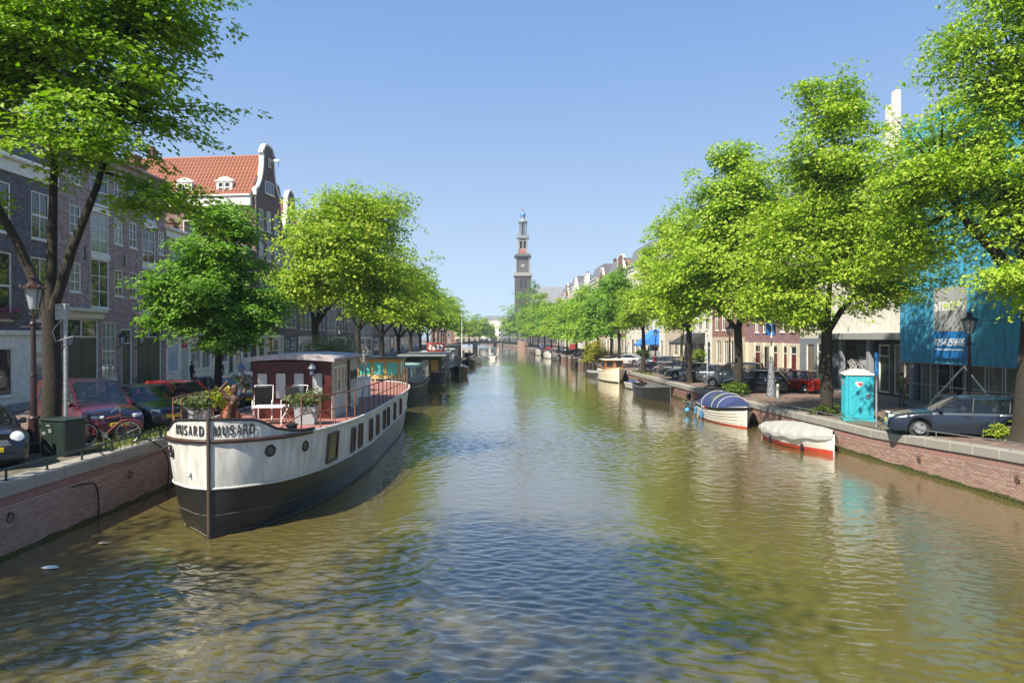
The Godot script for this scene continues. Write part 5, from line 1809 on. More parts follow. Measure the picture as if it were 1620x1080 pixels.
# S: L length, W width, H height, top [[x, y]] outline of hood, belt and deck, cab [A, B, C, D] cabin profile points, wh wheel x's, r wheel radius
func car(called: String, label: String, group: String, at: Vector3, turn: float, S: Dictionary, paint: Color, opt := {}) -> Node3D:
	var c := thing(called, label, "van" if called.contains("van") else "car", at, turn, group)
	var L: float = S.L
	var W: float = S.W
	var H: float = S.H
	var hw := W / 2
	var r: float = S.r
	var pm := mat("paint_%.3f_%.3f_%.3f" % [paint.r, paint.g, paint.b], paint, 0.32, {"coat": 1.0, "m": opt.get("metal", 0.25), "t": "fine", "sc": 0.7})
	var gl := mat("car_glass", Color(0.015, 0.02, 0.022), 0.02, {"a": 0.42, "s": 0.7})
	var dark := mat("car_black_trim", Color(0.018, 0.018, 0.019), 0.6)
	# stations
	var xs := []
	var ra := r + 0.055
	for w in S.wh:
		for k in 11:
			xs.append(w + ra * cos(PI * k / 10.0))
		xs.append(w + ra + 0.004)
		xs.append(w - ra - 0.004)
	var n := 26
	for k in n + 1:
		var u := float(k) / n
		xs.append(lerpf(-L / 2, L / 2, u))
	for q in S.top:
		xs.append(q[0])
	for e in [0.03, 0.08, 0.15, 0.28]:
		xs.append(L / 2 - e)
		xs.append(-L / 2 + e)
	xs.sort()
	var rings := []
	var sill: float = S.get("sill", 0.2)
	var last := -99.0
	for x in xs:
		if x - last < 0.003 or x < -L / 2 - 0.001 or x > L / 2 + 0.001:
			continue
		last = x
		var top := curve(S.top, x)
		var e: float = minf(L / 2 - x, x + L / 2)
		var nose := clampf(e / 0.55, 0.0, 1.0)
		var w := hw * (0.78 + 0.22 * sqrt(1.0 - pow(1.0 - nose, 2.0)))
		var low := sill + 0.06 * (1.0 - clampf(e / 0.2, 0, 1))
		for q in S.wh:
			if absf(x - q) < ra:
				low = maxf(low, r + sqrt(ra * ra - (x - q) * (x - q)) * 0.98)
		top = maxf(top, low + 0.04)
		var cr := 0.03 + 0.03 * nose
		var half := [Vector3(x, low, w * 0.965), Vector3(x, lerpf(low, top, 0.3), w * 0.995), Vector3(x, lerpf(low, top, 0.55), w), Vector3(x, lerpf(low, top, 0.8), w * 0.975), Vector3(x, top - 0.03, w * 0.93), Vector3(x, top, w * 0.86), Vector3(x, top + cr * 0.6, w * 0.5), Vector3(x, top + cr, 0)]
		var ring := PackedVector3Array(half)
		for k in range(half.size() - 2, -1, -1):
			ring.append(Vector3(half[k].x, half[k].y, -half[k].z))
		rings.append(ring)
	var b := MB.new()
	b.loft(rings, false)
	for e in [0, rings.size() - 1]:
		var ring: PackedVector3Array = rings[e]
		var m := (ring[0] + ring[ring.size() - 1] + ring[7]) / 3.0
		for k in ring.size():
			b.tri(m, ring[k], ring[(k + 1) % ring.size()])
	obj("body", b, pm, c)
	b = MB.new()
	b.cbox(Vector3(-L / 2 + 0.12, 0.17, -hw + 0.2), Vector3(L / 2 - 0.12, 0.62, hw - 0.2), 0.05)
	obj("underbody", b, dark, c)
	# cabin
	var A := Vector2(S.cab[0][0], S.cab[0][1])
	var B := Vector2(S.cab[1][0], S.cab[1][1])
	var Cc := Vector2(S.cab[2][0], S.cab[2][1])
	var D := Vector2(S.cab[3][0], S.cab[3][1])
	var wb := hw * 0.9
	var wr: float = hw * S.get("tumble", 0.7)
	for q in [["windscreen", A, B, 0.08], ["rear_window", D, Cc, -0.05]]:
		var g := []
		for i in 4:
			var row := PackedVector3Array()
			var u := lerpf(0.02, 0.98, i / 3.0)
			var p: Vector2 = q[1].lerp(q[2], u)
			var ww := lerpf(wb, wr, u) - 0.05
			for k in 9:
				var s := k / 8.0 * 2.0 - 1.0
				row.append(Vector3(p.x + q[3] * (1.0 - s * s), p.y + 0.02 * (1 - s * s), s * ww))
			g.append(row)
		b = MB.new()
		b.loft(g, false)
		obj(q[0], b, gl, c)
	for s: int in [-1, 1]:
		var pA := Vector3(A.x - 0.06, A.y, s * wb)
		var pB := Vector3(B.x - 0.03, B.y - 0.03, s * wr)
		var pC := Vector3(Cc.x + 0.03, Cc.y - 0.03, s * wr)
		var pD := Vector3(D.x + 0.06, D.y, s * wb)
		b = MB.new()
		var g := []
		for i in 4:
			var row := PackedVector3Array()
			for k in 7:
				var q := pA.lerp(pB, i / 3.0).lerp(pD.lerp(pC, i / 3.0), k / 6.0)
				q.z += s * 0.02 * sin(PI * i / 3.0) - s * 0.012
				row.append(q)
			g.append(row)
		b.loft(g, false)
		obj("side_window", b, gl, c)
	# roof and pillars
	b = MB.new()
	var g := []
	for i in 7:
		var u := i / 6.0
		var p := B.lerp(Cc, u)
		var row := PackedVector3Array()
		var ww := wr + 0.02 - 0.04 * absf(u - 0.5)
		for k in 11:
			var s := k / 10.0 * 2.0 - 1.0
			row.append(Vector3(p.x, p.y + (H - lerpf(B.y, Cc.y, u)) * (1.0 - pow(absf(s), 3.0)) * sqrt(maxf(0.0, 1.0 - pow(2 * u - 1, 4.0))) - (0.05 if absf(s) > 0.99 else 0.0), s * ww))
		g.append(row)
	b.loft(g, false)
	for s: int in [-1, 1]:
		b.bar(Vector3(A.x, A.y - 0.02, s * (wb + 0.0)), Vector3(B.x, B.y - 0.02, s * wr), 0.05, 0.07)
		b.bar(Vector3(D.x, D.y - 0.02, s * (wb + 0.0)), Vector3(Cc.x, Cc.y - 0.02, s * wr), 0.06, S.get("c_pillar", 0.16))
		b.bar(Vector3(B.x, B.y - 0.03, s * wr), Vector3(Cc.x, Cc.y - 0.03, s * wr), 0.05, 0.06)
	obj("roof", b, pm, c)
	for s: int in [-1, 1]:
		for px_ in S.get("posts", [0.0]):
			b = MB.new()
			var bot: float = px_
			b.bar(Vector3(bot, curve(S.top, bot) - 0.02, s * (wb + 0.008)), Vector3(bot - 0.06, lerpf(B.y, Cc.y, 0.5) - 0.02, s * (wr + 0.015)), 0.03, 0.09)
			obj("pillar", b, dark, c)
		# mirror
		b = MB.new()
		b.cbox(Vector3(A.x - 0.3, A.y + 0.02, s * (hw + 0.03) - 0.07), Vector3(A.x - 0.18, A.y + 0.16, s * (hw + 0.03) + 0.09), 0.03)
		b.bar(Vector3(A.x - 0.22, A.y + 0.05, s * (wb - 0.02)), Vector3(A.x - 0.22, A.y + 0.06, s * (hw + 0.02)), 0.05, 0.03)
		obj("mirror", b, pm if opt.get("mirror_paint", true) else dark, c)
		# door handles and seams
		if not opt.get("far", false):
			for q in S.get("doors", [[0.75, -0.3], [-0.35, -1.25]]):
				b = MB.new()
				b.cbox(Vector3(q[1] + 0.06, curve(S.top, q[1]) - 0.16, s * hw * 0.985 - 0.012), Vector3(q[1] + 0.26, curve(S.top, q[1]) - 0.12, s * hw * 0.985 + 0.03), 0.01)
				obj("door_handle", b, pm, c)
				for x in q:
					b = MB.new()
					for k in 5:
						var y0 := lerpf(sill + 0.1, curve(S.top, x) - 0.03, k / 5.0)
						var y1 := lerpf(sill + 0.1, curve(S.top, x) - 0.03, (k + 1) / 5.0)
						var z := func(y): return hw * (1.004 - 0.06 * pow(clampf((y - 0.6) / 0.35, 0, 1), 2.0) - 0.03 * pow(clampf((0.6 - y) / 0.4, 0, 1), 2.0))
						b.quado(Vector3(x - 0.005, y0, s * z.call(y0)), Vector3(x + 0.005, y0, s * z.call(y0)), Vector3(x + 0.005, y1, s * z.call(y1)), Vector3(x - 0.005, y1, s * z.call(y1)), Vector3(0, 0, s))
					obj("door_seam", b, dark, c)
			b = MB.new()
			b.cbox(Vector3(-1.05, sill + 0.25, s * hw * 0.99 - 0.01), Vector3(1.0, sill + 0.32, s * hw * 0.99 + 0.022), 0.008)
			obj("side_moulding", b, dark if opt.get("dark_trim", false) else pm, c)
		# lamps
		var hy: float = S.get("lamp_y", 0.66)
		var lr: Array = opt.get("lamp", [0.3, 0.15])
		b = MB.new()
		var xf := L / 2 - 0.13
		if opt.get("round_lamps", false):
			b.lathe(Vector3(L / 2 - 0.24, hy + 0.02, s * hw * 0.66), [[0.15, 0.0], [0.15, 0.1], [0.11, 0.16], [0.0, 0.185]], 16, Basis(Vector3(0, 0, 1), -PI / 2 + 0.35))
		else:
			b.place(Transform3D(Basis(Vector3.UP, -s * 0.42), Vector3(xf, hy, s * (hw * 0.67))))
			b.cbox(Vector3(-0.1, -lr[1] / 2, -lr[0] / 2), Vector3(0.06, lr[1] / 2, lr[0] / 2), 0.03)
		var hl := obj("headlight", b, mat("headlight_lens", Color(0.6, 0.63, 0.65), 0.08, {"coat": 1.0}), c)
		b = MB.new()
		b.place(Transform3D(Basis(Vector3.UP, s * 0.3), Vector3(-L / 2 + 0.1, S.get("tail_y", 0.78), s * (hw * 0.72))))
		b.cbox(Vector3(-0.07, -0.11, -0.11), Vector3(0.1, 0.11, 0.11), 0.03)
		obj("tail_light", b, mat("tail_lens", Color(0.35, 0.01, 0.01), 0.12, {"coat": 1.0}), c)
	b = MB.new()
	b.cbox(Vector3(L / 2 - 0.08, 0.44, -0.26), Vector3(L / 2 + 0.02, 0.55, 0.26), 0.006)
	obj("number_plate", b, mat("plate_yellow", Color(0.75, 0.5, 0.01), 0.5), c)
	b = MB.new()
	b.cbox(Vector3(-L / 2 - 0.02, 0.6, -0.26), Vector3(-L / 2 + 0.08, 0.71, 0.26), 0.006)
	obj("number_plate", b, mat("plate_yellow", Color(0.75, 0.5, 0.01), 0.5), c)
	b = MB.new()
	b.cbox(Vector3(L / 2 - 0.12, 0.59, -0.36), Vector3(L / 2 - 0.005, 0.71, 0.36), 0.02)
	var gr := obj("grille", b, dark, c)
	if opt.has("chrome_grille"):
		for k in 4:
			b = MB.new()
			b.bar(Vector3(L / 2 + 0.004, 0.6 + k * 0.035, -0.4 + 0.02 * k), Vector3(L / 2 + 0.004, 0.6 + k * 0.035, 0.4 - 0.02 * k), 0.02, 0.014)
			obj("grille_bar", b, mat("chrome", Color(0.75, 0.75, 0.76), 0.1, {"m": 1.0}), gr)
	b = MB.new()
	b.cbox(Vector3(L / 2 - 0.22, 0.24, -hw * 0.8), Vector3(L / 2 + 0.012, 0.42, hw * 0.8), 0.05)
	obj("front_bumper", b, dark if opt.get("dark_trim", false) else pm, c)
	b = MB.new()
	b.cbox(Vector3(-L / 2 - 0.012, 0.26, -hw * 0.8), Vector3(-L / 2 + 0.22, 0.52, hw * 0.8), 0.05)
	obj("rear_bumper", b, dark if opt.get("dark_trim", false) else pm, c)
	# seats seen through the glass
	for q in [[A.x - 1.05, 0.38], [A.x - 1.05, -0.38], [A.x - 1.95, 0.38], [A.x - 1.95, -0.38]]:
		if q[0] < D.x + 0.25:
			continue
		b = MB.new()
		b.cbox(Vector3(q[0], 0.5, q[1] - 0.24), Vector3(q[0] + 0.14, A.y + 0.18, q[1] + 0.24), 0.06)
		b.cbox(Vector3(q[0] + 0.01, A.y + 0.22, q[1] - 0.12), Vector3(q[0] + 0.1, A.y + 0.38, q[1] + 0.12), 0.03)
		obj("seat", b, mat("car_seat", Color(0.06, 0.06, 0.065), 0.9), c)
	wheel_set(c, S.wh, hw, r, opt.get("far", false), opt.get("spokes", 7))
	if opt.get("rails", false):
		for s: int in [-1, 1]:
			b = MB.new()
			b.tube([Vector3(B.x - 0.3, H - 0.04, s * wr * 0.92), Vector3(B.x - 0.4, H + 0.03, s * wr * 0.92), Vector3(Cc.x + 0.3, H + 0.02, s * wr * 0.92), Vector3(Cc.x + 0.2, H - 0.06, s * wr * 0.92)], 0.016, 5)
			obj("roof_rail", b, dark, c)
	return c


const HATCH := {"L": 4.0, "W": 1.7, "H": 1.46, "r": 0.3, "wh": [1.25, -1.25], "top": [[-2.0, 0.7], [-1.95, 0.86], [-1.85, 0.93], [0.85, 0.93], [1.5, 0.83], [1.85, 0.74], [1.95, 0.66], [2.0, 0.56]], "cab": [[0.95, 0.92], [0.2, 1.4], [-1.35, 1.4], [-1.88, 0.93]], "posts": [-0.25], "doors": [[0.78, -0.22], [-0.28, -1.1]]}
const SEDAN := {"L": 4.6, "W": 1.78, "H": 1.43, "r": 0.31, "wh": [1.4, -1.35], "top": [[-2.3, 0.66], [-2.24, 0.9], [-1.9, 0.95], [-1.6, 0.93], [0.9, 0.9], [1.6, 0.82], [2.1, 0.72], [2.22, 0.64], [2.3, 0.54]], "cab": [[1.0, 0.9], [0.25, 1.37], [-1.0, 1.37], [-1.75, 0.94]], "posts": [-0.15], "doors": [[0.85, -0.12], [-0.2, -1.1]]}
const ESTATE := {"L": 4.8, "W": 1.79, "H": 1.47, "r": 0.32, "wh": [1.42, -1.3], "top": [[-2.4, 0.66], [-2.35, 0.92], [-2.25, 0.97], [0.95, 0.91], [1.7, 0.82], [2.2, 0.72], [2.32, 0.64], [2.4, 0.52]], "cab": [[1.05, 0.91], [0.25, 1.4], [-1.75, 1.4], [-2.25, 0.97]], "posts": [-0.15, -1.2], "doors": [[0.9, -0.12], [-0.2, -1.05]], "c_pillar": 0.12}
const VAN := {"L": 4.15, "W": 1.72, "H": 1.8, "r": 0.3, "wh": [1.3, -1.35], "top": [[-2.07, 0.8], [-2.04, 1.02], [-1.98, 1.06], [0.75, 1.02], [1.2, 0.98], [1.75, 0.86], [1.95, 0.74], [2.07, 0.55]], "cab": [[1.15, 0.99], [0.35, 1.72], [-1.8, 1.72], [-2.0, 1.06]], "posts": [-0.3], "doors": [[0.8, -0.25], [-0.35, -1.3]], "tumble": 0.78, "lamp_y": 0.72}
const MINI := {"L": 3.7, "W": 1.68, "H": 1.41, "r": 0.3, "wh": [1.2, -1.22], "top": [[-1.85, 0.66], [-1.8, 0.9], [0.6, 0.93], [1.2, 0.88], [1.6, 0.8], [1.78, 0.68], [1.85, 0.55]], "cab": [[0.72, 0.93], [0.2, 1.36], [-1.4, 1.36], [-1.76, 0.92]], "posts": [-0.3], "doors": [[0.62, -0.4]], "lamp_y": 0.7}


func park(u: float, v_: float, d: float, left: bool) -> Vector3:
	return Vector3((u - 810.0) / FOCAL * d, (yl(d) if left else yr(d)) + 0.004, -d)


func build_cars() -> void:
	var gl := "cars parked on the barge side"
	var gr := "cars parked on the toilet side"
	var black := Color(0.008, 0.009, 0.012)
	# turn: the way +x points; nose to the canal and a little towards the bridge on the left bank
	var tl := atan2(-0.5, 0.866) # forward = (cos, 0, -sin) -> towards +x and +z
	car("parked_car", "black small car with round headlights and a chrome grille by the utility cabinet", gl, Vector3(-13.35, yl(17.4) + 0.004, -17.0), -0.78, MINI, black, {"round_lamps": true, "chrome_grille": true})
	car("parked_van", "maroon family van with grey bumpers behind the big elm", gl, Vector3(-13.6, yl(22) + 0.004, -21.9), -0.62, VAN, Color(0.12, 0.012, 0.025), {"dark_trim": true, "lamp": [0.36, 0.13]})
	car("parked_car", "dark blue hatchback with black bumpers beside the maroon van", gl, Vector3(-13.1, yl(24) + 0.004, -24.3), -0.62, HATCH, Color(0.012, 0.02, 0.035), {"dark_trim": true})
	car("parked_car", "bright red hatchback beside the dark blue one", gl, Vector3(-13.2, yl(27) + 0.004, -27.2), -0.62, HATCH, Color(0.33, 0.008, 0.012), {})
	car("parked_car", "black saloon with a chrome grille beside the red hatchback", gl, Vector3(-13.3, yl(30) + 0.004, -31.2), -0.62, SEDAN, Color(0.01, 0.011, 0.014), {"chrome_grille": true})
	car("parked_car", "blue-grey hatchback beyond the black saloon", gl, Vector3(-13.0, yl(34) + 0.004, -35.0), -0.62, HATCH, Color(0.08, 0.13, 0.2), {"far": true})
	car("parked_car", "dark estate beyond the blue-grey hatchback", gl, Vector3(-13.1, yl(38) + 0.004, -38.4), -0.62, ESTATE, Color(0.02, 0.025, 0.03), {"far": true})
	car("parked_car", "silver hatchback under the round elm", gl, Vector3(-13.1, yl(42) + 0.004, -41.8), -0.62, HATCH, Color(0.4, 0.41, 0.42), {"far": true})
	for k in 5:
		car("parked_car", ["blue hatchback seen past the teal wheelhouse", "white van seen past the teal wheelhouse", "dark blue estate beyond the teal wheelhouse", "blue saloon under the second elm past the red cabin", "silver hatchback beside the black houseboat"][k], gl, Vector3(xl(49 + k * 6.0) - 2.6, yl(50 + k * 6) + 0.004, -(49.0 + k * 6.0)), -0.62, [HATCH, VAN, ESTATE, SEDAN, HATCH][k], [Color(0.02, 0.08, 0.25), Color(0.6, 0.6, 0.58), Color(0.02, 0.04, 0.1), Color(0.03, 0.1, 0.28), Color(0.4, 0.41, 0.42)][k], {"far": true})
	# right bank: noses towards the canal, away from the bridge
	var place := func(d, off): return Vector3(xr(d) + off, yr(d) + 0.004, -d)
	car("parked_car", "dark blue estate car with roof rails beside the leaning elm", gr, Vector3(15.95, yr(24.6) + 0.004, -24.1), PI - 0.42, ESTATE, Color(0.018, 0.032, 0.06), {"rails": true, "spokes": 3, "metal": 0.4})
	car("parked_car", "bright red hatchback behind the straight elm trunk", gr, Vector3(19.0, yr(46) + 0.004, -45.0), PI / 2 + 0.35, HATCH, Color(0.55, 0.02, 0.012), {"far": true})
	car("parked_car", "dark red small car beside the bright red hatchback", gr, Vector3(18.4, yr(49) + 0.004, -48.6), PI / 2 + 0.3, HATCH, Color(0.14, 0.01, 0.02), {"far": true})
	car("parked_car", "black hatchback behind the broad elm and its bush", gr, place.call(44.6, 3.0), PI - 0.5, HATCH, Color(0.008, 0.01, 0.016), {"spokes": 6})
	car("parked_van", "grey people carrier beside the black hatchback", gr, place.call(49.4, 3.2), PI - 0.5, VAN, Color(0.28, 0.29, 0.3), {"metal": 0.5})
	car("parked_car", "dark grey saloon beside the grey people carrier", gr, place.call(54.3, 3.0), PI - 0.5, SEDAN, Color(0.09, 0.1, 0.12), {"metal": 0.5})
	car("parked_car", "mid grey saloon with a pale belt line, second from the people carrier", gr, place.call(58.4, 3.0), PI - 0.5, SEDAN, Color(0.17, 0.18, 0.2), {"metal": 0.5})
	car("parked_car", "anthracite hatchback, third from the people carrier", gr, place.call(62.0, 3.0), PI - 0.5, HATCH, Color(0.03, 0.035, 0.045), {"far": true})
	car("parked_car", "black estate car behind the bicycle racks", gr, place.call(76.5, 5.2), PI - 0.5, ESTATE, Color(0.03, 0.035, 0.045), {"far": true})
	car("parked_car", "silver-blue saloon behind the bicycle racks", gr, place.call(80.0, 5.0), PI - 0.5, SEDAN, Color(0.25, 0.3, 0.35), {"far": true})
	car("parked_car", "white saloon behind the cream cabin boat", gr, place.call(88.5, 3.2), PI - 0.5, SEDAN, Color(0.7, 0.7, 0.69), {"far": true})
	car("parked_car", "blue estate beside the white saloon", gr, place.call(93.5, 3.2), PI - 0.5, ESTATE, Color(0.05, 0.1, 0.22), {"far": true})
	car("parked_car", "white hatchback behind the wooden piles", gr, place.call(112.0, 3.2), PI - 0.5, HATCH, Color(0.7, 0.7, 0.69), {"far": true})
	car("parked_car", "dark saloon beyond the white hatchback", gr, place.call(118.0, 3.2), PI - 0.5, SEDAN, Color(0.03, 0.04, 0.05), {"far": true})
	for k in 7:
		car("parked_car", ["silver hatchback on the quay past the piles", "black saloon on the quay past the piles", "white estate behind the moored white launch", "grey hatchback beyond the white launch", "red hatchback near the far bridge", "white hatchback near the far bridge", "blue saloon near the far bridge"][k], gr, place.call(126.0 + k * 14.0, 3.2), PI - 0.5, [HATCH, SEDAN, ESTATE, HATCH, HATCH, HATCH, SEDAN][k], [Color(0.4, 0.41, 0.42), black, Color(0.65, 0.65, 0.64), Color(0.2, 0.21, 0.22), Color(0.45, 0.02, 0.015), Color(0.65, 0.65, 0.64), Color(0.04, 0.1, 0.25)][k], {"far": true})


# ---------------------------------------------------------------- boats
# hull sections: T holds tables over a = metres aft of the stem; wl half beam at the water, sh half beam at the sheer, top sheer height. Local axes: x to the side, y up from the water, z = -a
func hull_half(T: Dictionary, a: float, y: float) -> float:
	var s := curve(T.sh, a)
	var w := curve(T.wl, a)
	var u := clampf(y / curve(T.top, a), -0.5, 1.0)
	if u < 0.0:
		return w * (1.0 + u * T.get("tuck", 0.8))
	if T.has("wall"):
		return lerpf(w, s, pow(u, T.wall))
	return lerpf(w, s, u * u * (3.0 - 2.0 * u) * 0.5 + u * 0.5)


func hull_band(T: Dictionary, lo: Callable, hi: Callable, steps: int, a0 := 0.0, a1 := -1.0) -> MB:
	var b := MB.new()
	var L: float = T.L if a1 < 0.0 else a1
	var N: int = T.get("n", 48)
	for s: int in [-1, 1]:
		var rings := []
		for i in N + 1:
			var t := float(i) / N
			var a := a0 + (L - a0) * (t * t * (3.0 - 2.0 * t) * 0.6 + t * 0.4)
			var ring := PackedVector3Array()
			for k in steps + 1:
				var y := lerpf(lo.call(a), hi.call(a), float(k) / steps)
				ring.append(Vector3(s * hull_half(T, a, y), y, -a))
			rings.append(ring)
		b.loft(rings, false, false, s > 0)
	return b


func hull_line(T: Dictionary, h: Callable, a0: float, a1: float, r: float, out: float, side: int, n := 40) -> MB:
	var b := MB.new()
	var pts := []
	for i in n + 1:
		var t := float(i) / n
		var a := a0 + (a1 - a0) * (t * t * (3.0 - 2.0 * t) * 0.6 + t * 0.4)
		pts.append(Vector3(side * (hull_half(T, a, h.call(a)) + out), h.call(a), -a))
	b.tube(pts, r, 6)
	return b


func deck_mesh(T: Dictionary, h: Callable, a0: float, a1: float, inset := 0.03, crown := 0.05) -> MB:
	var b := MB.new()
	var rings := []
	for i in 41:
		var a := lerpf(a0, a1, i / 40.0)
		var w := maxf(hull_half(T, a, h.call(a)) - inset, 0.01)
		var ring := PackedVector3Array()
		for k in 9:
			var s := k / 4.0 - 1.0
			ring.append(Vector3(s * w, h.call(a) + crown * (1.0 - s * s), -a))
		rings.append(ring)
	b.loft(rings, false)
	return b


func barge() -> void:
	var T := {"L": 26.0, "n": 70, "tuck": 0.35, "wall": 0.55,
		"sh": [[0, 0.03], [0.06, 0.3], [0.2, 0.62], [0.5, 1.02], [1.0, 1.42], [1.6, 1.66], [2.3, 1.84], [3.2, 2.03], [5, 2.27], [8, 2.43], [16, 2.5], [20, 2.46], [22.5, 2.22], [24.3, 1.75], [25.4, 1.1], [25.85, 0.6], [26, 0.03]],
		"wl": [[0, 0.02], [0.3, 0.24], [0.6, 0.46], [1.0, 0.92], [2.0, 1.36], [3.0, 1.68], [4.0, 1.9], [6.0, 2.18], [8.5, 2.4], [16, 2.45], [19, 2.25], [22, 1.6], [24, 0.95], [25.4, 0.35], [26, 0.02]],
		"top": [[0, 2.26], [3, 2.16], [6, 2.08], [14, 2.0], [22, 1.96], [26, 2.0]]}
	var deck := func(a): return curve(T.top, a)
	var belt := func(a): return curve([[0, 1.15], [3, 1.03], [8, 0.96], [20, 1.0], [26, 1.28]], a)
	var white := mat("barge_white", Color(0.66, 0.65, 0.61), 0.4, {"t": "streak", "sc": Vector3(0.5, 0.12, 0.5)})
	var black := mat("barge_black", Color(0.02, 0.02, 0.021), 0.35, {"t": "mottle", "sc": 0.6})
	var brown := mat("barge_brown", Color(0.05, 0.025, 0.018), 0.4)
	var rust := mat("railing_rust", Color(0.24, 0.11, 0.06), 0.7, {"t": "fine", "sc": 1.5})
	var P := Vector3(-7.07, 0, -15.9)
	var o := thing("houseboat_barge", "long white and black barge with the name MUSARD on its bow", "boat", P, 0.042)
	obj("lower_hull", hull_band(T, func(_a): return -0.5, belt, 6), black, o)
	obj("upper_hull", hull_band(T, belt, deck, 6), white, o)
	obj("deck", deck_mesh(T, func(a): return deck.call(a) - 0.04, 0.05, 25.9), mat("barge_deck_red", Color(0.34, 0.15, 0.13), 0.8, {"t": "mottle", "sc": 0.7}), o)
	# bow bulwark: from the deck up, falling away to the deck rail
	var btop := func(a): return curve([[0, 2.78], [0.42, 2.72], [0.6, 2.62], [0.85, 2.45], [1.3, 2.34], [1.75, 2.29], [2.4, 2.26]], a)
	obj("bow_bulwark", hull_band(T, func(a): return deck.call(a) + 0.02, btop, 3, 0.0, 2.3), white, o)
	for s: int in [-1, 1]:
		obj("bulwark_cap", hull_line(T, btop, 0.0, 2.35, 0.035, 0.0, s, 40), black, o)
		obj("rubbing_strake", hull_line(T, deck, 0.0, 2.2, 0.055, 0.02, s, 40), brown, o)
		obj("deck_edge", hull_line(T, deck, 2.2, 25.9, 0.05, 0.015, s, 50), white, o)
		obj("white_moulding", hull_line(T, belt, 0.0, 25.9, 0.03, 0.012, s, 60), white, o)
		obj("scum_line", hull_line(T, func(_a): return 0.045, 0.0, 25.5, 0.014, 0.0, s, 50), mat("dried_scum", Color(0.3, 0.28, 0.22), 0.9, {"t": "moss", "sc": 2.0}), o)
		obj("seam", hull_line(T, func(a): return belt.call(a) - 0.62 + 0.012 * a, 0.0, 22.0, 0.008, 0.004, s, 50), mat("weld_seam", Color(0.1, 0.1, 0.1), 0.5), o)
	var b := MB.new()
	b.tube([Vector3(0, -0.4, 0.02), Vector3(0, 1.2, 0.035), Vector3(0, 2.82, 0.05)], 0.045, 8)
	obj("stem_post", b, mat("stem_brown", Color(0.07, 0.05, 0.035), 0.5), o)
	b = MB.new()
	b.tube([Vector3(0, 2.7, 0.0), Vector3(0, 3.5, -0.05)], 0.012, 5)
	obj("jackstaff", b, iron(), o)
	# names on both bows, set along the curve of the bulwark letter by letter
	var ink := mat("name_black", Color(0.015, 0.02, 0.022), 0.5)
	for s: int in [-1, 1]:
		var word := "MUSARD"
		var arc := 0.1
		var a := 0.0
		var prev := Vector3(0, 0, 0)
		var k := 0
		var run := 0.0
		var order := word if s > 0 else "DRASUM"
		var widths := {"M": 0.17, "U": 0.15, "S": 0.13, "A": 0.14, "R": 0.14, "D": 0.15}
		var start := 0.1 if s > 0 else 0.08
		while k < 6 and a < 1.6:
			a += 0.002
			var p := Vector3(s * hull_half(T, a, deck.call(a)), 0, -a)
			run += p.distance_to(prev)
			prev = p
			if run >= start:
				var ch: String = order[k]
				var wd: float = widths[ch]
				# the chord that the letter spans
				var a2 := a
				var p2 := p
				while p.distance_to(p2) < wd and a2 < 2.5:
					a2 += 0.002
					p2 = Vector3(s * hull_half(T, a2, deck.call(a2)), 0, -a2)
				var xd := (p2 - p).normalized() * (1.0 if s > 0 else -1.0)
				var z := xd.cross(Vector3.UP).normalized()
				if z.x * s < 0.0:
					z = -z
				var from := p if s > 0 else p2
				letters(o, ch, Vector3(from.x, 2.39, from.z) + z * 0.022, 0.235, wd - 0.03, ink, Basis(xd, Vector3.UP, z))
				start = run + wd + 0.012
				k += 1
	# portholes and hull windows
	for s: int in [-1, 1]:
		for q in [[0.75, 1.92], [1.95, 1.84]]:
			var x := s * hull_half(T, q[0], q[1])
			var x2 := s * hull_half(T, q[0] + 0.05, q[1])
			var z := Vector3(-(-0.05), 0, (x2 - x)).normalized()
			if z.x * s < 0.0: z = -z
			var bs := Basis(Vector3.UP.cross(z), Vector3.UP, z)
			b = MB.new()
			var pts := []
			for k in 17:
				pts.append(Vector3(x, q[1], -q[0]) + bs * Vector3(cos(TAU * k / 16) * 0.125, sin(TAU * k / 16) * 0.125, 0.015))
			b.tube(pts, 0.026, 6, false)
			var ph := obj("porthole", b, black, o)
			b = MB.new()
			b.lathe(Vector3(x, q[1], -q[0]) + z * 0.005, [[0.115, 0.0], [0.115, 0.012]], 16, bs * Basis(Vector3.RIGHT, PI / 2))
			obj("pane", b, glass(), ph)
		for q in [[3.6, 0.78, 1.55, 0.84], [5.5, 0.4, 1.47, 0.78], [6.45, 0.42, 1.47, 0.78], [8.0, 0.4, 1.45, 0.76], [9.4, 0.4, 1.45, 0.76], [11.0, 0.4, 1.44, 0.76], [12.1, 0.42, 1.44, 0.76], [14.0, 0.4, 1.44, 0.76], [16.0, 0.4, 1.45, 0.74]]:
			var p0 := Vector3(s * hull_half(T, q[0] - q[1] / 2, q[2]), q[2], -(q[0] - q[1] / 2))
			var p1 := Vector3(s * hull_half(T, q[0] + q[1] / 2, q[2]), q[2], -(q[0] + q[1] / 2))
			var xd := (p1 - p0).normalized()
			var w: float = q[1]
			var h: float = q[3] / 2
			var yd := Vector3(s * (hull_half(T, q[0], q[2] + h) - hull_half(T, q[0], q[2] - h)), 2.0 * h, 0).normalized()
			var z := xd.cross(yd).normalized()
			if z.x * s < 0.0:
				z = -z
			yd = z.cross(xd).normalized()
			if yd.y < 0.0:
				yd = -yd
			p0 += z * 0.015
			b = MB.new()
			b.place(Transform3D(Basis(xd, yd, z), p0))
			for e in [[0.0, 0.06, -h, h], [w - 0.06, w, -h, h], [0.06, w - 0.06, h - 0.06, h], [0.06, w - 0.06, -h, -h + 0.06]]:
				b.cbox(Vector3(e[0], e[2], -0.02), Vector3(e[1], e[3], 0.06), 0.01)
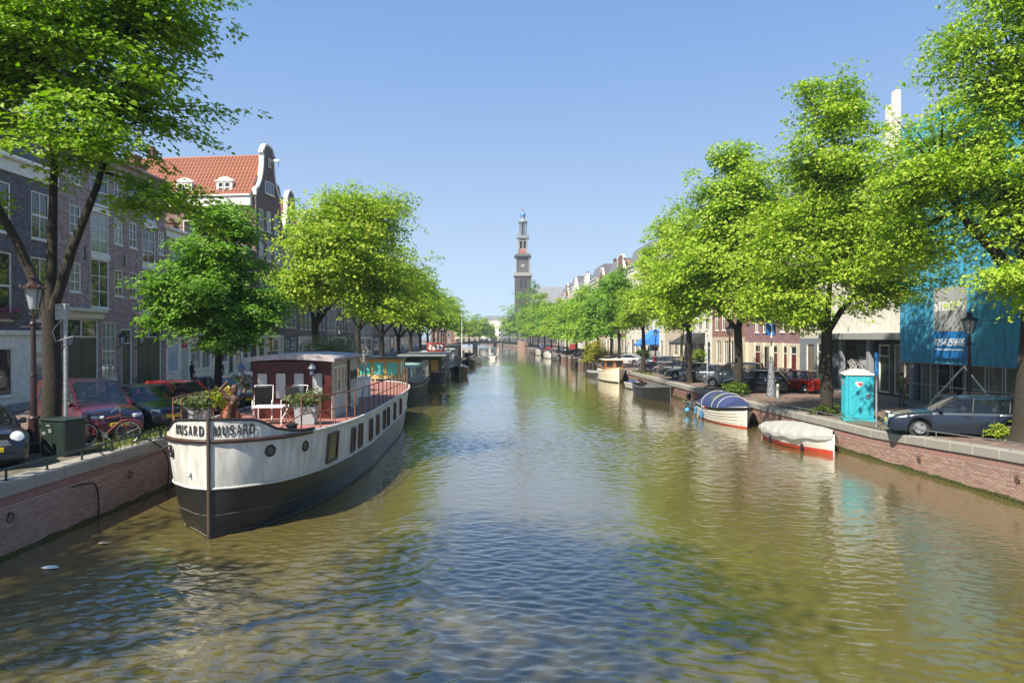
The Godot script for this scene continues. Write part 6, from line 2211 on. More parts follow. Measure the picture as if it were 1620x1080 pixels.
			var win := obj("hull_window", b, mat("window_brown", Color(0.1, 0.05, 0.03), 0.5), o)
			b = MB.new()
			b.place(Transform3D(Basis(xd, yd, z), p0))
			b.box(Vector3(0.05, -h + 0.05, -0.01), Vector3(w - 0.05, h - 0.05, 0.025))
			obj("pane", b, glass(), win)
	# anchor eye on the bow
	b = MB.new()
	b.lathe(Vector3(-hull_half(T, 0.18, 1.45) - 0.0, 1.45, -0.18), [[0.07, 0.0], [0.07, 0.03], [0.04, 0.035]], 10, Basis(Vector3(0, 0, 1), PI / 2) * Basis(Vector3.RIGHT, -0.4))
	obj("hawse_eye", b, white, o)
	# cabin: dark red front with curtained arched windows, pale sides
	var red := mat("cabin_red_brown", Color(0.085, 0.017, 0.014), 0.4, {"t": "mottle", "sc": 0.8})
	var pale := mat("cabin_pale", Color(0.5, 0.46, 0.44), 0.6, {"t": "mottle", "sc": 0.6})
	var curtain := mat("white_curtain", Color(0.55, 0.56, 0.52), 0.8)
	var fz := -6.0
	var bz := -10.6
	var y0 := 2.04
	var y1 := 3.92
	var cw := 1.5
	var cl := 1.0
	b = MB.new()
	b.box(Vector3(-cl, y0, fz - 0.08), Vector3(cw, y1, fz))
	obj("cabin_front", b, red, o)
	b = MB.new()
	b.box(Vector3(-cl, y0, bz), Vector3(cw, y1, bz + 0.06))
	b.box(Vector3(cw - 0.06, y0, bz + 0.06), Vector3(cw, y1, fz - 0.08))
	b.box(Vector3(-cl, y0, bz + 0.06), Vector3(-cl + 0.06, y1, fz - 0.08))
	obj("cabin_wall", b, pale, o)
	b = MB.new()
	b.cbox(Vector3(cw + 0.002, y0, bz), Vector3(cw + 0.03, y0 + 0.75, fz), 0.008)
	obj("side_panel", b, white, o)
	for x in [-0.68, -0.1, 0.48, 1.06]:
		var arch := PackedVector2Array([Vector2(-0.17, 2.72), Vector2(0.17, 2.72), Vector2(0.17, 3.5)])
		for k in 7:
			arch.append(Vector2(cos(PI * k / 6) * 0.17, 3.5 + sin(PI * k / 6) * 0.08))
		b = MB.new()
		b.place(Transform3D(Basis.IDENTITY, Vector3(x, 0, 0)))
		for k in arch.size():
			var e := arch[k]
			var f := arch[(k + 1) % arch.size()]
			b.bar(Vector3(e.x, e.y, fz + 0.012), Vector3(f.x, f.y, fz + 0.012), 0.03, 0.03)
		var win := obj("front_window", b, red, o)
		b = MB.new()
		var rings := []
		for r in [2.73, 3.1, 3.53]:
			var row := PackedVector3Array()
			for k in 31:
				row.append(Vector3(x - 0.16 + 0.32 * k / 30.0, r, fz + 0.006 + 0.008 * (1.0 + sin(k * 1.25))))
			rings.append(row)
		b.loft(rings, false)
		obj("curtain", b, curtain, win)
	# side windows of the cabin: four tall lights, a dark door post, three round ports
	for k in 4:
		var z := fz - 0.3 - k * 0.55
		b = MB.new()
		b.cbox(Vector3(cw + 0.001, 2.85, z - 0.5), Vector3(cw + 0.03, 2.92, z), 0.006)
		b.cbox(Vector3(cw + 0.001, 3.66, z - 0.5), Vector3(cw + 0.03, 3.74, z), 0.006)
		b.cbox(Vector3(cw + 0.001, 2.92, z - 0.06), Vector3(cw + 0.03, 3.66, z), 0.006)
		b.cbox(Vector3(cw + 0.001, 2.92, z - 0.5), Vector3(cw + 0.03, 3.66, z - 0.44), 0.006)
		var win := obj("side_window", b, cream_paint(), o)
		b = MB.new()
		b.box(Vector3(cw + 0.001, 2.92, z - 0.44), Vector3(cw + 0.012, 3.66, z - 0.06))
		obj("pane", b, glass(), win)
	b = MB.new()
	b.cbox(Vector3(cw + 0.001, y0, fz - 2.85), Vector3(cw + 0.07, y1, fz - 2.6), 0.01)
	obj("door_post", b, brown, o)
	for k in 3:
		b = MB.new()
		var pts := []
		for j in 17:
			pts.append(Vector3(cw + 0.012, 3.3 + sin(TAU * j / 16) * 0.17, fz - 3.2 - k * 0.5 + cos(TAU * j / 16) * 0.13))
		b.tube(pts, 0.022, 5, false)
		var ph := obj("porthole", b, black, o)
		b = MB.new()
		b.lathe(Vector3(cw + 0.0, 3.3, fz - 3.2 - k * 0.5), [[0.13, 0], [0.13, 0.01]], 14, Basis(Vector3(0, 0, 1), -PI / 2))
		obj("pane", b, glass(), ph)
	# cambered roof
	b = MB.new()
	var rr := []
	for i in 9:
		var z := lerpf(fz + 0.32, bz - 0.15, i / 8.0)
		var row := PackedVector3Array()
		for k in 13:
			var s := k / 6.0 - 1.0
			row.append(Vector3(0.25 + s * 1.42, y1 + 0.12 + 0.1 * (1.0 - s * s) + 0.03 * (1.0 - pow(i / 4.0 - 1.0, 2.0)), z))
		for k in 13:
			var s := 1.0 - k / 6.0
			row.append(Vector3(0.25 + s * 1.42, y1 - 0.01 + 0.07 * (1.0 - s * s), z))
		rr.append(row)
	b.loft(rr, true, true)
	obj("cabin_roof", b, mat("cabin_roof_grey", Color(0.42, 0.38, 0.4), 0.6, {"t": "mottle", "sc": 0.5}), o)
	for q in [[cw - 0.55, fz + 0.02], [-cl - 0.2, fz + 0.25]]:
		b = MB.new()
		var c := Vector3(q[0], 3.45, q[1] + 0.2)
		b.lathe(c, [[0.04, 0.0], [0.08, 0.05], [0.08, 0.22], [0.15, 0.24], [0.12, 0.32], [0.04, 0.4], [0.02, 0.46], [0.0, 0.48]], 8)
		b.tube([c + Vector3(0, 0.48, 0), c + Vector3(0, 0.52, -0.2)], 0.015, 4)
		obj("cabin_lamp", b, mat("lamp_blue_grey", Color(0.1, 0.13, 0.17), 0.4), o)
	# railing along the side decks
	for s: int in [-1, 1]:
		var tops := []
		var mids := []
		var a := 1.85
		while a < 24.0:
			var x := s * (hull_half(T, a, deck.call(a)) - 0.08)
			var y: float = deck.call(a)
			b = MB.new()
			b.tube([Vector3(x, y, -a), Vector3(x, y + 0.92, -a)], 0.02, 6)
			obj("railing_post", b, rust, o)
			tops.append(Vector3(x, y + 0.92, -a))
			mids.append(Vector3(x, y + 0.48, -a))
			a += 1.05
		b = MB.new()
		b.tube(tops, 0.02, 6)
		obj("top_rail", b, rust, o)
		b = MB.new()
		b.tube(mids, 0.016, 6)
		obj("mid_rail", b, rust, o)
		b = MB.new()
		b.tube([mids[0], Vector3(s * 1.1, deck.call(1.0) + 0.06, -0.95)], 0.016, 6)
		obj("rail_stay", b, rust, o)
		for q in [1.55, 1.75]:
			b = MB.new()
			b.lathe(Vector3(s * (hull_half(T, q, 2.2) - 0.22), deck.call(q) - 0.02, -q), [[0.09, 0], [0.08, 0.02], [0.08, 0.22], [0.11, 0.24], [0.11, 0.27], [0, 0.28]], 10)
			obj("bollard", b, iron(), o)
	deck_things(o, T, deck)


func on_boat(o: Node3D, p: Vector3) -> Vector3:
	return o.position + o.basis * p


func deck_things(o: Node3D, _T: Dictionary, deck: Callable) -> void:
	var b := MB.new()
	var alu := mat("white_aluminium", Color(0.68, 0.69, 0.7), 0.35)
	var sling := mat("black_sling", Color(0.015, 0.016, 0.018), 0.8)
	# two sling chairs and a table
	var k := 0
	for q in [[-0.35, -5.0, 0.25], [0.55, -5.1, -0.3]]:
		var c := thing("folding_chair", ["white-framed folding chair with a black sling beside the red pot", "white-framed folding chair with a black sling beside the grey planter"][k], "chair", on_boat(o, Vector3(q[0], deck.call(-q[1]) + 0.01, q[1])), q[2], "deck chairs on the barge")
		for s: int in [-1, 1]:
			b = MB.new()
			b.tube([Vector3(s * 0.27, 0, 0.28), Vector3(s * 0.27, 0.42, -0.12), Vector3(s * 0.27, 1.08, -0.36)], 0.014, 6)
			obj("back_leg", b, alu, c)
			b = MB.new()
			b.tube([Vector3(s * 0.25, 0, -0.3), Vector3(s * 0.25, 0.42, 0.22)], 0.014, 6)
			obj("front_leg", b, alu, c)
			b = MB.new()
			b.tube([Vector3(s * 0.28, 0.64, -0.2), Vector3(s * 0.28, 0.66, 0.24), Vector3(s * 0.28, 0.4, 0.24)], 0.013, 6)
			obj("armrest", b, alu, c)
		b = MB.new()
		b.cbox(Vector3(-0.25, 0.41, -0.14), Vector3(0.25, 0.43, 0.24), 0.006)
		obj("seat", b, sling, c)
		b = MB.new()
		b.place(Transform3D(Basis(Vector3.RIGHT, 0.35), Vector3(0, 0.44, -0.13)))
		b.cbox(Vector3(-0.25, 0.02, -0.012), Vector3(0.25, 0.66, 0.008), 0.006)
		obj("backrest", b, sling, c)
		b = MB.new()
		b.tube([Vector3(-0.27, 1.08, -0.36), Vector3(0.27, 1.08, -0.36)], 0.014, 6)
		obj("top_bar", b, alu, c)
		k += 1
	var t := thing("deck_table", "low white deck table before the folding chairs", "table", on_boat(o, Vector3(0.1, deck.call(4.2) + 0.01, -4.2)), 0.1)
	b = MB.new()
	b.cbox(Vector3(-0.45, 0.5, -0.35), Vector3(0.45, 0.54, 0.35), 0.01)
	obj("table_top", b, alu, t)
	for x in [-0.4, 0.4]:
		for z in [-0.3, 0.3]:
			b = MB.new()
			b.tube([Vector3(x, 0, z), Vector3(x, 0.5, z)], 0.016, 6)
			obj("leg", b, alu, t)
	# red-brown pot with a tall neck
	b = MB.new()
	b.lathe(Vector3.ZERO, [[0.16, 0], [0.28, 0.12], [0.3, 0.28], [0.22, 0.45], [0.12, 0.56], [0.11, 0.95], [0.14, 1.1], [0.12, 1.12]], 14)
	var pot := obj("clay_stove", b, mat("terracotta", Color(0.23, 0.06, 0.035), 0.7, {"t": "mottle", "sc": 1.0}))
	pot.position = on_boat(o, Vector3(-0.75, deck.call(3.4) + 0.01, -3.4))
	tag(pot, "red-brown clay garden stove with a tall chimney neck on the barge", "stove")
	# planters with shrubs
	for q in [[1.15, -4.3, 0.62, 0.52, "grey square planter with a bushy plant by the barge railing"], [-1.5, -3.2, 0.5, 0.5, "grey planter with a leafy shrub behind the figurehead"]]:
		var p := thing("planter", q[4], "planter", on_boat(o, Vector3(q[0], deck.call(-q[1]) + 0.01, q[1])), 0.1, "planters on the barge")
		b = MB.new()
		var w: float = q[2] / 2
		var rings := []
		for r in [[0.0, 0.85], [0.5, 1.0], [0.52, 1.04], [0.52, 0.92], [0.45, 0.9]]:
			rings.append(PackedVector3Array([Vector3(-w * r[1], r[0], -w * r[1]), Vector3(w * r[1], r[0], -w * r[1]), Vector3(w * r[1], r[0], w * r[1]), Vector3(-w * r[1], r[0], w * r[1])]))
		for i in 4:
			for j in 4:
				b.quad(rings[i][j], rings[i][(j + 1) % 4], rings[i + 1][(j + 1) % 4], rings[i + 1][j])
		b.box(Vector3(-w * 0.9, 0.4, -w * 0.9), Vector3(w * 0.9, 0.46, w * 0.9))
		obj("tub", b, mat("zinc_grey", Color(0.3, 0.34, 0.36), 0.5), p)
		leaves_part(p, Vector3(0, 0.72, 0), Vector3(0.5, 0.3, 0.5), 70, 0.1, Color(0.05, 0.09, 0.03), Color(0.17, 0.2, 0.08), 3)
	var sh := thing("potted_shrub", "young yellow-green shrub growing in the bow of the barge", "plant", on_boat(o, Vector3(-0.35, deck.call(1.6) + 0.01, -1.6)))
	b = MB.new()
	b.tube([Vector3(0, 0, 0), Vector3(0.02, 0.5, 0), Vector3(-0.02, 1.0, 0)], 0.02, 5)
	obj("stem", b, bark_mat(), sh)
	leaves_part(sh, Vector3(0, 1.0, 0), Vector3(0.17, 0.24, 0.17), 22, 0.09, Color(0.2, 0.26, 0.02), Color(0.4, 0.4, 0.06), 5)
	var ol := thing("potted_shrub", "big grey-green olive bush standing behind the barge's cabin", "plant", on_boat(o, Vector3(0.2, deck.call(11.4) + 0.01, -11.5)))
	b = MB.new()
	b.lathe(Vector3.ZERO, [[0.3, 0], [0.4, 0.55], [0.43, 0.6], [0.36, 0.6]], 12)
	obj("tub", b, mat("zinc_grey", Color(0.3, 0.34, 0.36), 0.5), ol)
	b = MB.new()
	b.tube([Vector3(0, 0.5, 0), Vector3(0.03, 1.4, 0)], 0.05, 5)
	obj("stem", b, bark_mat(), ol)
	leaves_part(ol, Vector3(0.1, 2.0, 0), Vector3(1.2, 0.8, 0.9), 300, 0.1, Color(0.16, 0.17, 0.08), Color(0.3, 0.3, 0.17), 7)
	# carved figurehead on the bow and the pale statue aft
	var fg := statue("figurehead", "carved wooden figurehead of a torso reaching up at the barge's bow", mat("carved_wood", Color(0.2, 0.1, 0.055), 0.6, {"t": "moss", "sc": 2.5}), on_boat(o, Vector3(0.25, 2.6, -0.72)), true)
	fg.rotation = Vector3(0.25, 0.7, 0)
	var st := thing("statue", "pale stone statue of a standing figure on a white pedestal on the barge", "statue", on_boat(o, Vector3(1.0, deck.call(15.0), -15.0)))
	b = MB.new()
	b.cbox(Vector3(-0.3, 0, -0.3), Vector3(0.3, 0.08, 0.3), 0.02)
	b.cbox(Vector3(-0.24, 0.08, -0.24), Vector3(0.24, 0.85, 0.24), 0.015)
	b.cbox(Vector3(-0.28, 0.85, -0.28), Vector3(0.28, 0.92, 0.28), 0.02)
	obj("pedestal", b, white_paint(), st)
	var fig := obj("figure", figure_mesh({"pose": "statue"}, 0.02), mat("statue_stone", Color(0.42, 0.4, 0.36), 0.8, {"t": "fine", "sc": 1.5}), st)
	fig.position = Vector3(0, 0.92, 0)
	fig.scale = Vector3.ONE * 0.68


func leaves_part(parent: Node3D, at: Vector3, rad: Vector3, count: int, leaf: float, t0: Color, t1: Color, sd: int) -> void:
	var r := RandomNumberGenerator.new()
	r.seed = sd * 31
	var spray := leaf_spray(12, leaf * 1.6, leaf, sd)
	var v := PackedVector3Array()
	var n := PackedVector3Array()
	var cc := PackedColorArray()
	var one := PackedColorArray()
	one.resize(spray[0].size())
	for k in count:
		var u := Vector3(r.randfn(), r.randfn(), r.randfn()).normalized() * pow(r.randf(), 0.4)
		var bs := Basis.from_euler(Vector3(r.randf_range(-0.7, 0.7), r.randf() * TAU, r.randf_range(-0.7, 0.7)))
		v.append_array(Transform3D(bs, at + u * rad) * spray[0])
		n.append_array(Transform3D(bs, Vector3.ZERO) * spray[1])
		one.fill(t0.lerp(t1, r.randf()))
		cc.append_array(one)
	var arr := []
	arr.resize(Mesh.ARRAY_MAX)
	arr[Mesh.ARRAY_VERTEX] = v
	arr[Mesh.ARRAY_NORMAL] = n
	arr[Mesh.ARRAY_COLOR] = cc
	var m := ArrayMesh.new()
	m.add_surface_from_arrays(Mesh.PRIMITIVE_TRIANGLES, arr)
	obj("foliage", m, leaf_mat(), parent)


# an open boat. S: L, B beam, bow and stern sheer heights, transom share of the beam
func boat(called: String, label: String, group: String, at: Vector3, turn: float, S: Dictionary, bottom: Material, top: Material) -> Array:
	var L: float = S.L
	var hb: float = S.B / 2
	var tr: float = S.get("transom", 0.6)
	var T := {"L": L, "n": 30, "tuck": 1.2,
		"sh": [[0, 0.02], [L * 0.04, hb * 0.24], [L * 0.12, hb * 0.55], [L * 0.25, hb * 0.84], [L * 0.45, hb], [L * 0.7, hb * 0.98], [L * 0.9, hb * (0.55 + 0.4 * tr)], [L, hb * tr]],
		"wl": [[0, 0.015], [L * 0.06, hb * 0.12], [L * 0.15, hb * 0.36], [L * 0.3, hb * 0.66], [L * 0.5, hb * 0.84], [L * 0.75, hb * 0.82], [L, hb * tr * 0.75]],
		"top": [[0, S.bow], [L * 0.3, lerpf(S.bow, S.mid, 0.75)], [L * 0.6, S.mid], [L, S.stern]]}
	var sheer := func(a): return curve(T.top, a)
	var bt: float = S.get("boot", 0.12)
	var o := thing(called, label, "boat", at, turn, group)
	obj("lower_hull", hull_band(T, func(_a): return -0.25, func(_a): return bt, 3), bottom, o)
	obj("upper_hull", hull_band(T, func(_a): return bt, sheer, 5), top, o)
	# transom
	var b := MB.new()
	var w := hull_half(T, L, S.stern)
	var w0 := hull_half(T, L, 0.0)
	b.quado(Vector3(-w0, -0.2, -L), Vector3(w0, -0.2, -L), Vector3(w, S.stern, -L), Vector3(-w, S.stern, -L), Vector3(0, 0, -1))
	obj("transom", b, top, o)
	for s: int in [-1, 1]:
		obj("gunwale", hull_line(T, sheer, 0.0, L, S.get("gun", 0.035), 0.0, s, 24), S.get("gun_m", top), o)
	b = MB.new()
	b.tube([Vector3(0, -0.25, 0.0), Vector3(0, S.bow * 0.5, 0.02), Vector3(0, S.bow + 0.03, 0.03)], 0.03, 6)
	obj("stem_post", b, S.get("gun_m", top), o)
	var fl_h: float = S.get("floor", 0.15)
	obj("sole", deck_mesh(T, func(_a): return fl_h, 0.15, L - 0.02, 0.06, 0.0), S.get("floor_m", mat("boat_sole", Color(0.25, 0.22, 0.17), 0.8)), o)
	# inner skin so that the boat has walls of some thickness
	var TI := T.duplicate(true)
	for key in ["sh", "wl"]:
		for q in TI[key]:
			q[1] = maxf(q[1] - 0.05, 0.005)
	obj("lining", hull_band(TI, func(_a): return fl_h, sheer, 2, 0.08), S.get("lining", mat("boat_lining", Color(0.3, 0.3, 0.28), 0.7)), o)
	return [o, T, sheer]


func thwart(o: Node3D, T: Dictionary, a: float, y: float, m: Material) -> void:
	var w := hull_half(T, a, y) - 0.05
	var b := MB.new()
	b.cbox(Vector3(-w, y - 0.03, -a - 0.14), Vector3(w, y, -a + 0.14), 0.008)
	obj("thwart", b, m, o)


# heading: the bow points from (xs, ds) the stern to (xb, db) the stem
func heading(xb: float, db: float, xs: float, ds: float) -> float:
	return atan2(xb - xs, -(db - ds))


func build_boats() -> void:
	barge()
	var white := mat("boat_white", Color(0.72, 0.71, 0.66), 0.35, {"coat": 0.4, "t": "mottle", "sc": 0.8})
	var red := mat("antifouling_red", Color(0.5, 0.06, 0.035), 0.6, {"t": "mottle", "sc": 1.0})
	var canvas := mat("pale_canvas", Color(0.35, 0.36, 0.365), 0.85, {"t": "mottle", "sc": 1.2, "nt": "grain_n", "ns": 0.3})
	var navy := mat("navy_canvas", Color(0.03, 0.05, 0.16), 0.8, {"t": "mottle", "sc": 1.0})
	var black := mat("boat_black", Color(0.015, 0.016, 0.018), 0.4)
	var grey := mat("boat_grey", Color(0.12, 0.125, 0.13), 0.5, {"t": "mottle", "sc": 1.0})
	var wood := mat("boat_varnish", Color(0.36, 0.14, 0.045), 0.35, {"coat": 0.6, "t": "streak", "sc": Vector3(0.3, 3, 0.3)})
	var fender := mat("fender_blue", Color(0.04, 0.16, 0.32), 0.5)
	var gr := "small boats along the toilet side"
	# covered boat with a red bottom
	var r := boat("sloop", "small white sloop with a red bottom under a pale tarpaulin", gr, Vector3(12.75, 0, -27.0), heading(12.75, 27, 12.05, 32), {"L": 4.9, "B": 1.75, "bow": 0.82, "mid": 0.58, "stern": 0.6, "boot": 0.2}, red, white)
	var o: Node3D = r[0]
	var b := MB.new()
	var rings := []
	var T: Dictionary = r[1]
	rng.seed = 61
	for i in 29:
		var a := lerpf(0.0, 4.95, i / 28.0)
		var w: float = hull_half(T, minf(a, 4.9), curve(T.top, a)) + 0.035
		var ridge := 0.38 * sin(PI * clampf((a + 0.6) / 6.0, 0, 1)) + 0.04
		var row := PackedVector3Array()
		var hem: float = curve(T.top, a) - 0.16 - 0.04 * sin(a * 5.0)
		row.append(Vector3(-w - 0.01, hem, -a))
		for k in 17:
			var s := k / 8.0 - 1.0
			var fold := (0.03 * sin(a * 9.0 + absf(s) * 4.0) + 0.015 * sin(a * 23.0 - s * 3.0)) * (0.25 + absf(s))
			row.append(Vector3(s * w, curve(T.top, a) + ridge * (1.0 - pow(absf(s), 1.4)) + fold + 0.03, -a))
		row.append(Vector3(w + 0.01, hem, -a))
		rings.append(row)
	b.loft(rings, false)
	var last: PackedVector3Array = rings[-1]
	for k in last.size() - 1:
		b.tri(last[k], last[k + 1], Vector3(0, 0.5, -4.95))
	obj("tarpaulin", b, canvas, o)
	for a in [1.2, 3.4]:
		b = MB.new()
		var x := -hull_half(T, a, 0.3) - 0.06
		b.lathe(Vector3(x, 0.02, -a), [[0.02, 0], [0.06, 0.05], [0.06, 0.26], [0.02, 0.3]], 8)
		b.tube([Vector3(x, 0.3, -a), Vector3(x + 0.05, 0.55, -a)], 0.008, 4)
		obj("fender", b, black, o)
	# hooded boat
	r = boat("sloop", "white clinker sloop with a navy canvas hood and blue fenders", gr, Vector3(12.1, 0, -35.0), heading(12.1, 35, 11.75, 41.5), {"L": 6.3, "B": 2.2, "bow": 1.05, "mid": 0.78, "stern": 0.8, "boot": 0.08, "gun": 0.05, "gun_m": black}, red, white)
	o = r[0]
	T = r[1]
	for s: int in [-1, 1]:
		for k in 4:
			obj("clinker_strake", hull_line(T, func(a): return curve(T.top, a) * (0.22 + 0.17 * k), 0.05, 6.25, 0.016, 0.004, s, 24), white, o)
		b = hull_band(T, func(a): return curve(T.top, a) * 0.86, func(a): return curve(T.top, a) + 0.004, 1)
	for q in b.v.size():
		b.v[q].x *= 1.012
	obj("sheer_band", b, black, o)
	b = MB.new()
	var deck := deck_mesh(T, func(a): return curve(T.top, a) + 0.02, 0.02, 1.5, 0.0, 0.06)
	obj("foredeck", deck, white, o)
	b = MB.new()
	rings = []
	for i in 15:
		var u := i / 14.0
		var a := lerpf(1.3, 6.0, u)
		var w := hull_half(T, a, curve(T.top, a)) - 0.12
		var h := 0.78 * pow(sin(PI * clampf(0.07 + 0.86 * u, 0.0, 1.0)), 0.55) + 0.04
		if u > 0.75: h *= lerpf(1.0, 0.55, (u - 0.75) / 0.25)
		var row := PackedVector3Array()
		for k in 15:
			var th := PI * k / 14.0
			row.append(Vector3(-cos(th) * w * (1.0 - 0.18 * sin(th)), curve(T.top, a) + 0.02 + pow(sin(th), 0.75) * h, -a))
		rings.append(row)
	b.loft(rings, false)
	for e in [0, rings.size() - 1]:
		for k in 14:
			b.tri(rings[e][k], rings[e][k + 1], Vector3(0, rings[e][0].y, rings[e][0].z))
	obj("hood", b, navy, o)
	for s: int in [-1, 1]:
		b = MB.new()
		var g := []
		for i in 4:
			var row := PackedVector3Array()
			for k in 4:
				var ring: PackedVector3Array = rings[3 + i]
				var p: Vector3 = ring[(2 + k) if s < 0 else (12 - k)]
				row.append(p + Vector3(s * 0.02, 0.006, 0))
			g.append(row)
		b.loft(g, false)
		obj("hood_window", b, mat("hood_vinyl", Color(0.05, 0.06, 0.07), 0.15), o)
		for i in [2, 4, 9]:
			b = MB.new()
			var pts := []
			for k in 8:
				var p: Vector3 = rings[i][k if s < 0 else 14 - k]
				pts.append(p + Vector3(s * 0.02, 0.015, 0))
			b.tube(pts, 0.016, 5)
			obj("hood_bow", b, white, o)
	for a in [3.9, 5.6]:
		b = MB.new()
		var x := -hull_half(T, a, 0.4) - 0.1
		b.lathe(Vector3(x, 0.08, -a), [[0.03, 0], [0.1, 0.06], [0.1, 0.42], [0.03, 0.5]], 10)
		b.tube([Vector3(x, 0.5, -a), Vector3(x + 0.1, 0.85, -a)], 0.012, 4)
		obj("fender", b, fender, o)
	for q in [[3.0, 0.3, Color(0.5, 0.05, 0.04)], [3.4, 0.16, Color(0.7, 0.7, 0.7)], [3.62, 0.22, Color(0.7, 0.7, 0.7)]]:
		b = MB.new()
		b.box(Vector3(-hull_half(T, q[0], 0.78) - 0.045, 0.74, -q[0] - q[1]), Vector3(-hull_half(T, q[0] + q[1], 0.78) - 0.015, 0.82, -q[0]))
		obj("name_mark", b, mat("name_mark_%.2f" % q[1], q[2], 0.5), o)
	b = MB.new()
	b.tube([Vector3(-0.8, 0.9, -6.3), Vector3(-1.1, 0.4, -6.5)], 0.012, 4)
	b.lathe(Vector3(-1.1, 0.1, -6.5), [[0.0, 0], [0.13, 0.06], [0.17, 0.17], [0.13, 0.28], [0.0, 0.34]], 12)
	obj("buoy", b, mat("buoy_blue", Color(0.05, 0.25, 0.45), 0.4), o)
	# dinghy with an outboard
	r = boat("dinghy", "little worn white dinghy with an outboard behind the hooded sloop", gr, Vector3(12.3, 0, -43.0), heading(12.3, 43, 12.0, 46.5), {"L": 3.2, "B": 1.35, "bow": 0.55, "mid": 0.42, "stern": 0.42, "boot": 0.08}, grey, mat("worn_white", Color(0.5, 0.48, 0.42), 0.7, {"t": "moss", "sc": 1.0}))
	thwart(r[0], r[1], 1.1, 0.36, grey)
	thwart(r[0], r[1], 2.2, 0.36, grey)
	b = MB.new()
	b.cbox(Vector3(-0.13, 0.5, -3.5), Vector3(0.13, 0.88, -3.2), 0.05)
	b.cbox(Vector3(-0.06, -0.3, -3.42), Vector3(0.06, 0.5, -3.28), 0.02)
	b.tube([Vector3(0, 0.7, -3.2), Vector3(0, 0.74, -2.7)], 0.02, 5)
	obj("outboard", b, black, r[0])
	# dark open steel boat
	r = boat("steel_sloop", "long dark open steel boat beside the grey cars", gr, Vector3(11.35, 0, -48.8), heading(11.35, 48.8, 10.75, 57.5), {"L": 8.6, "B": 2.3, "bow": 1.15, "mid": 0.8, "stern": 0.9, "boot": 0.1, "gun": 0.05, "gun_m": grey, "floor_m": grey, "lining": grey}, black, black)
	thwart(r[0], r[1], 2.6, 0.6, grey)
	thwart(r[0], r[1], 4.6, 0.55, grey)
	thwart(r[0], r[1], 6.6, 0.55, grey)
	b = MB.new()
	b.cbox(Vector3(-0.4, 0.2, -5.9), Vector3(0.4, 0.85, -5.2), 0.05)
	obj("engine_box", b, grey, r[0])
	r = boat("rowing_boat", "small white rowing boat behind the dark steel boat", gr, Vector3(11.3, 0, -60.0), heading(11.3, 60, 11.0, 64), {"L": 4.0, "B": 1.5, "bow": 0.7, "mid": 0.5, "stern": 0.5}, grey, white)
	thwart(r[0], r[1], 1.6, 0.4, wood)
	obj("cover", deck_mesh(r[1], func(a): return curve(r[1].top, a) + 0.06, 0.3, 2.4, -0.02, 0.25), navy, r[0])
	# cream cabin boat
	r = boat("cabin_boat", "cream boat with a varnished orange cabin", gr, Vector3(10.9, 0, -69.5), heading(10.9, 69.5, 10.5, 77.5), {"L": 7.6, "B": 2.5, "bow": 1.5, "mid": 1.1, "stern": 1.15, "boot": 0.12, "gun": 0.05}, black, mat("boat_cream", Color(0.72, 0.66, 0.5), 0.4))
	o = r[0]
	obj("deck", deck_mesh(r[1], func(a): return curve(r[1].top, a) - 0.02, 0.1, 7.5, 0.03), cream_paint(), o)
	b = MB.new()
	b.cbox(Vector3(-0.95, 1.1, -5.0), Vector3(0.95, 2.25, -2.3), 0.06)
	obj("cabin", b, wood, o)
	b = MB.new()
	b.cbox(Vector3(-1.1, 2.25, -5.2), Vector3(1.1, 2.34, -2.05), 0.04)
	obj("cabin_roof", b, cream_paint(), o)
	for x in [-0.5, 0.5]:
		b = MB.new()
		b.cbox(Vector3(x - 0.32, 1.55, -2.31), Vector3(x + 0.32, 2.1, -2.27), 0.02)
		obj("cabin_window", b, glass(), o)
	for k in 2:
		b = MB.new()
		b.cbox(Vector3(-0.98, 1.55, -4.7 + k * 1.1), Vector3(-0.93, 2.1, -3.9 + k * 1.1), 0.02)
		obj("cabin_window", b, glass(), o)
	# grey inflatable and the far boats
	r = boat("inflatable_boat", "grey inflatable boat astern of the cream cabin boat", gr, Vector3(10.4, 0, -80.0), heading(10.4, 80, 10.1, 84), {"L": 4.0, "B": 1.7, "bow": 0.6, "mid": 0.5, "stern": 0.5, "gun": 0.2, "transom": 0.85}, mat("hypalon", Color(0.25, 0.26, 0.27), 0.6), mat("hypalon", Color(0.25, 0.26, 0.27), 0.6))
	for q in [["motor_launch", "white motor launch with a pale cover short of the far bridge", 8.4, 148.0, 7.0, 2.4, 1.2], ["motor_launch", "white launch with a tall screen near the far bridge", 7.3, 172.0, 6.5, 2.3, 1.3], ["sloop", "dark sloop moored past the wooden piles", 9.2, 134.0, 6.0, 2.1, 0.9], ["sloop", "grey sloop close to the far bridge", 6.2, 192.0, 6.0, 2.1, 0.9]]:
		r = boat(q[0], q[1], gr, Vector3(q[2], 0, -q[3]), heading(q[2], q[3], q[2] - 0.3, q[3] + 6), {"L": q[4], "B": q[5], "bow": q[6], "mid": q[6] * 0.8, "stern": q[6] * 0.8}, black, white if q[0] == "motor_launch" else grey)
		obj("cover", deck_mesh(r[1], func(a): return curve(r[1].top, a) + 0.05, 0.5, q[4] - 0.4, 0.0, 0.5), canvas if q[0] == "motor_launch" else grey, r[0])
	# the motorboat under way in the middle of the canal, with three people
	r = boat("motorboat", "small pale motorboat under way with people aboard", "", Vector3(-4.2, 0, -145.5), heading(-4.2, 150, -4.0, 144), {"L": 5.6, "B": 2.1, "bow": 0.9, "mid": 0.7, "stern": 0.7}, grey, white)
	r[0].position = Vector3(-4.3, 0, -150.0)
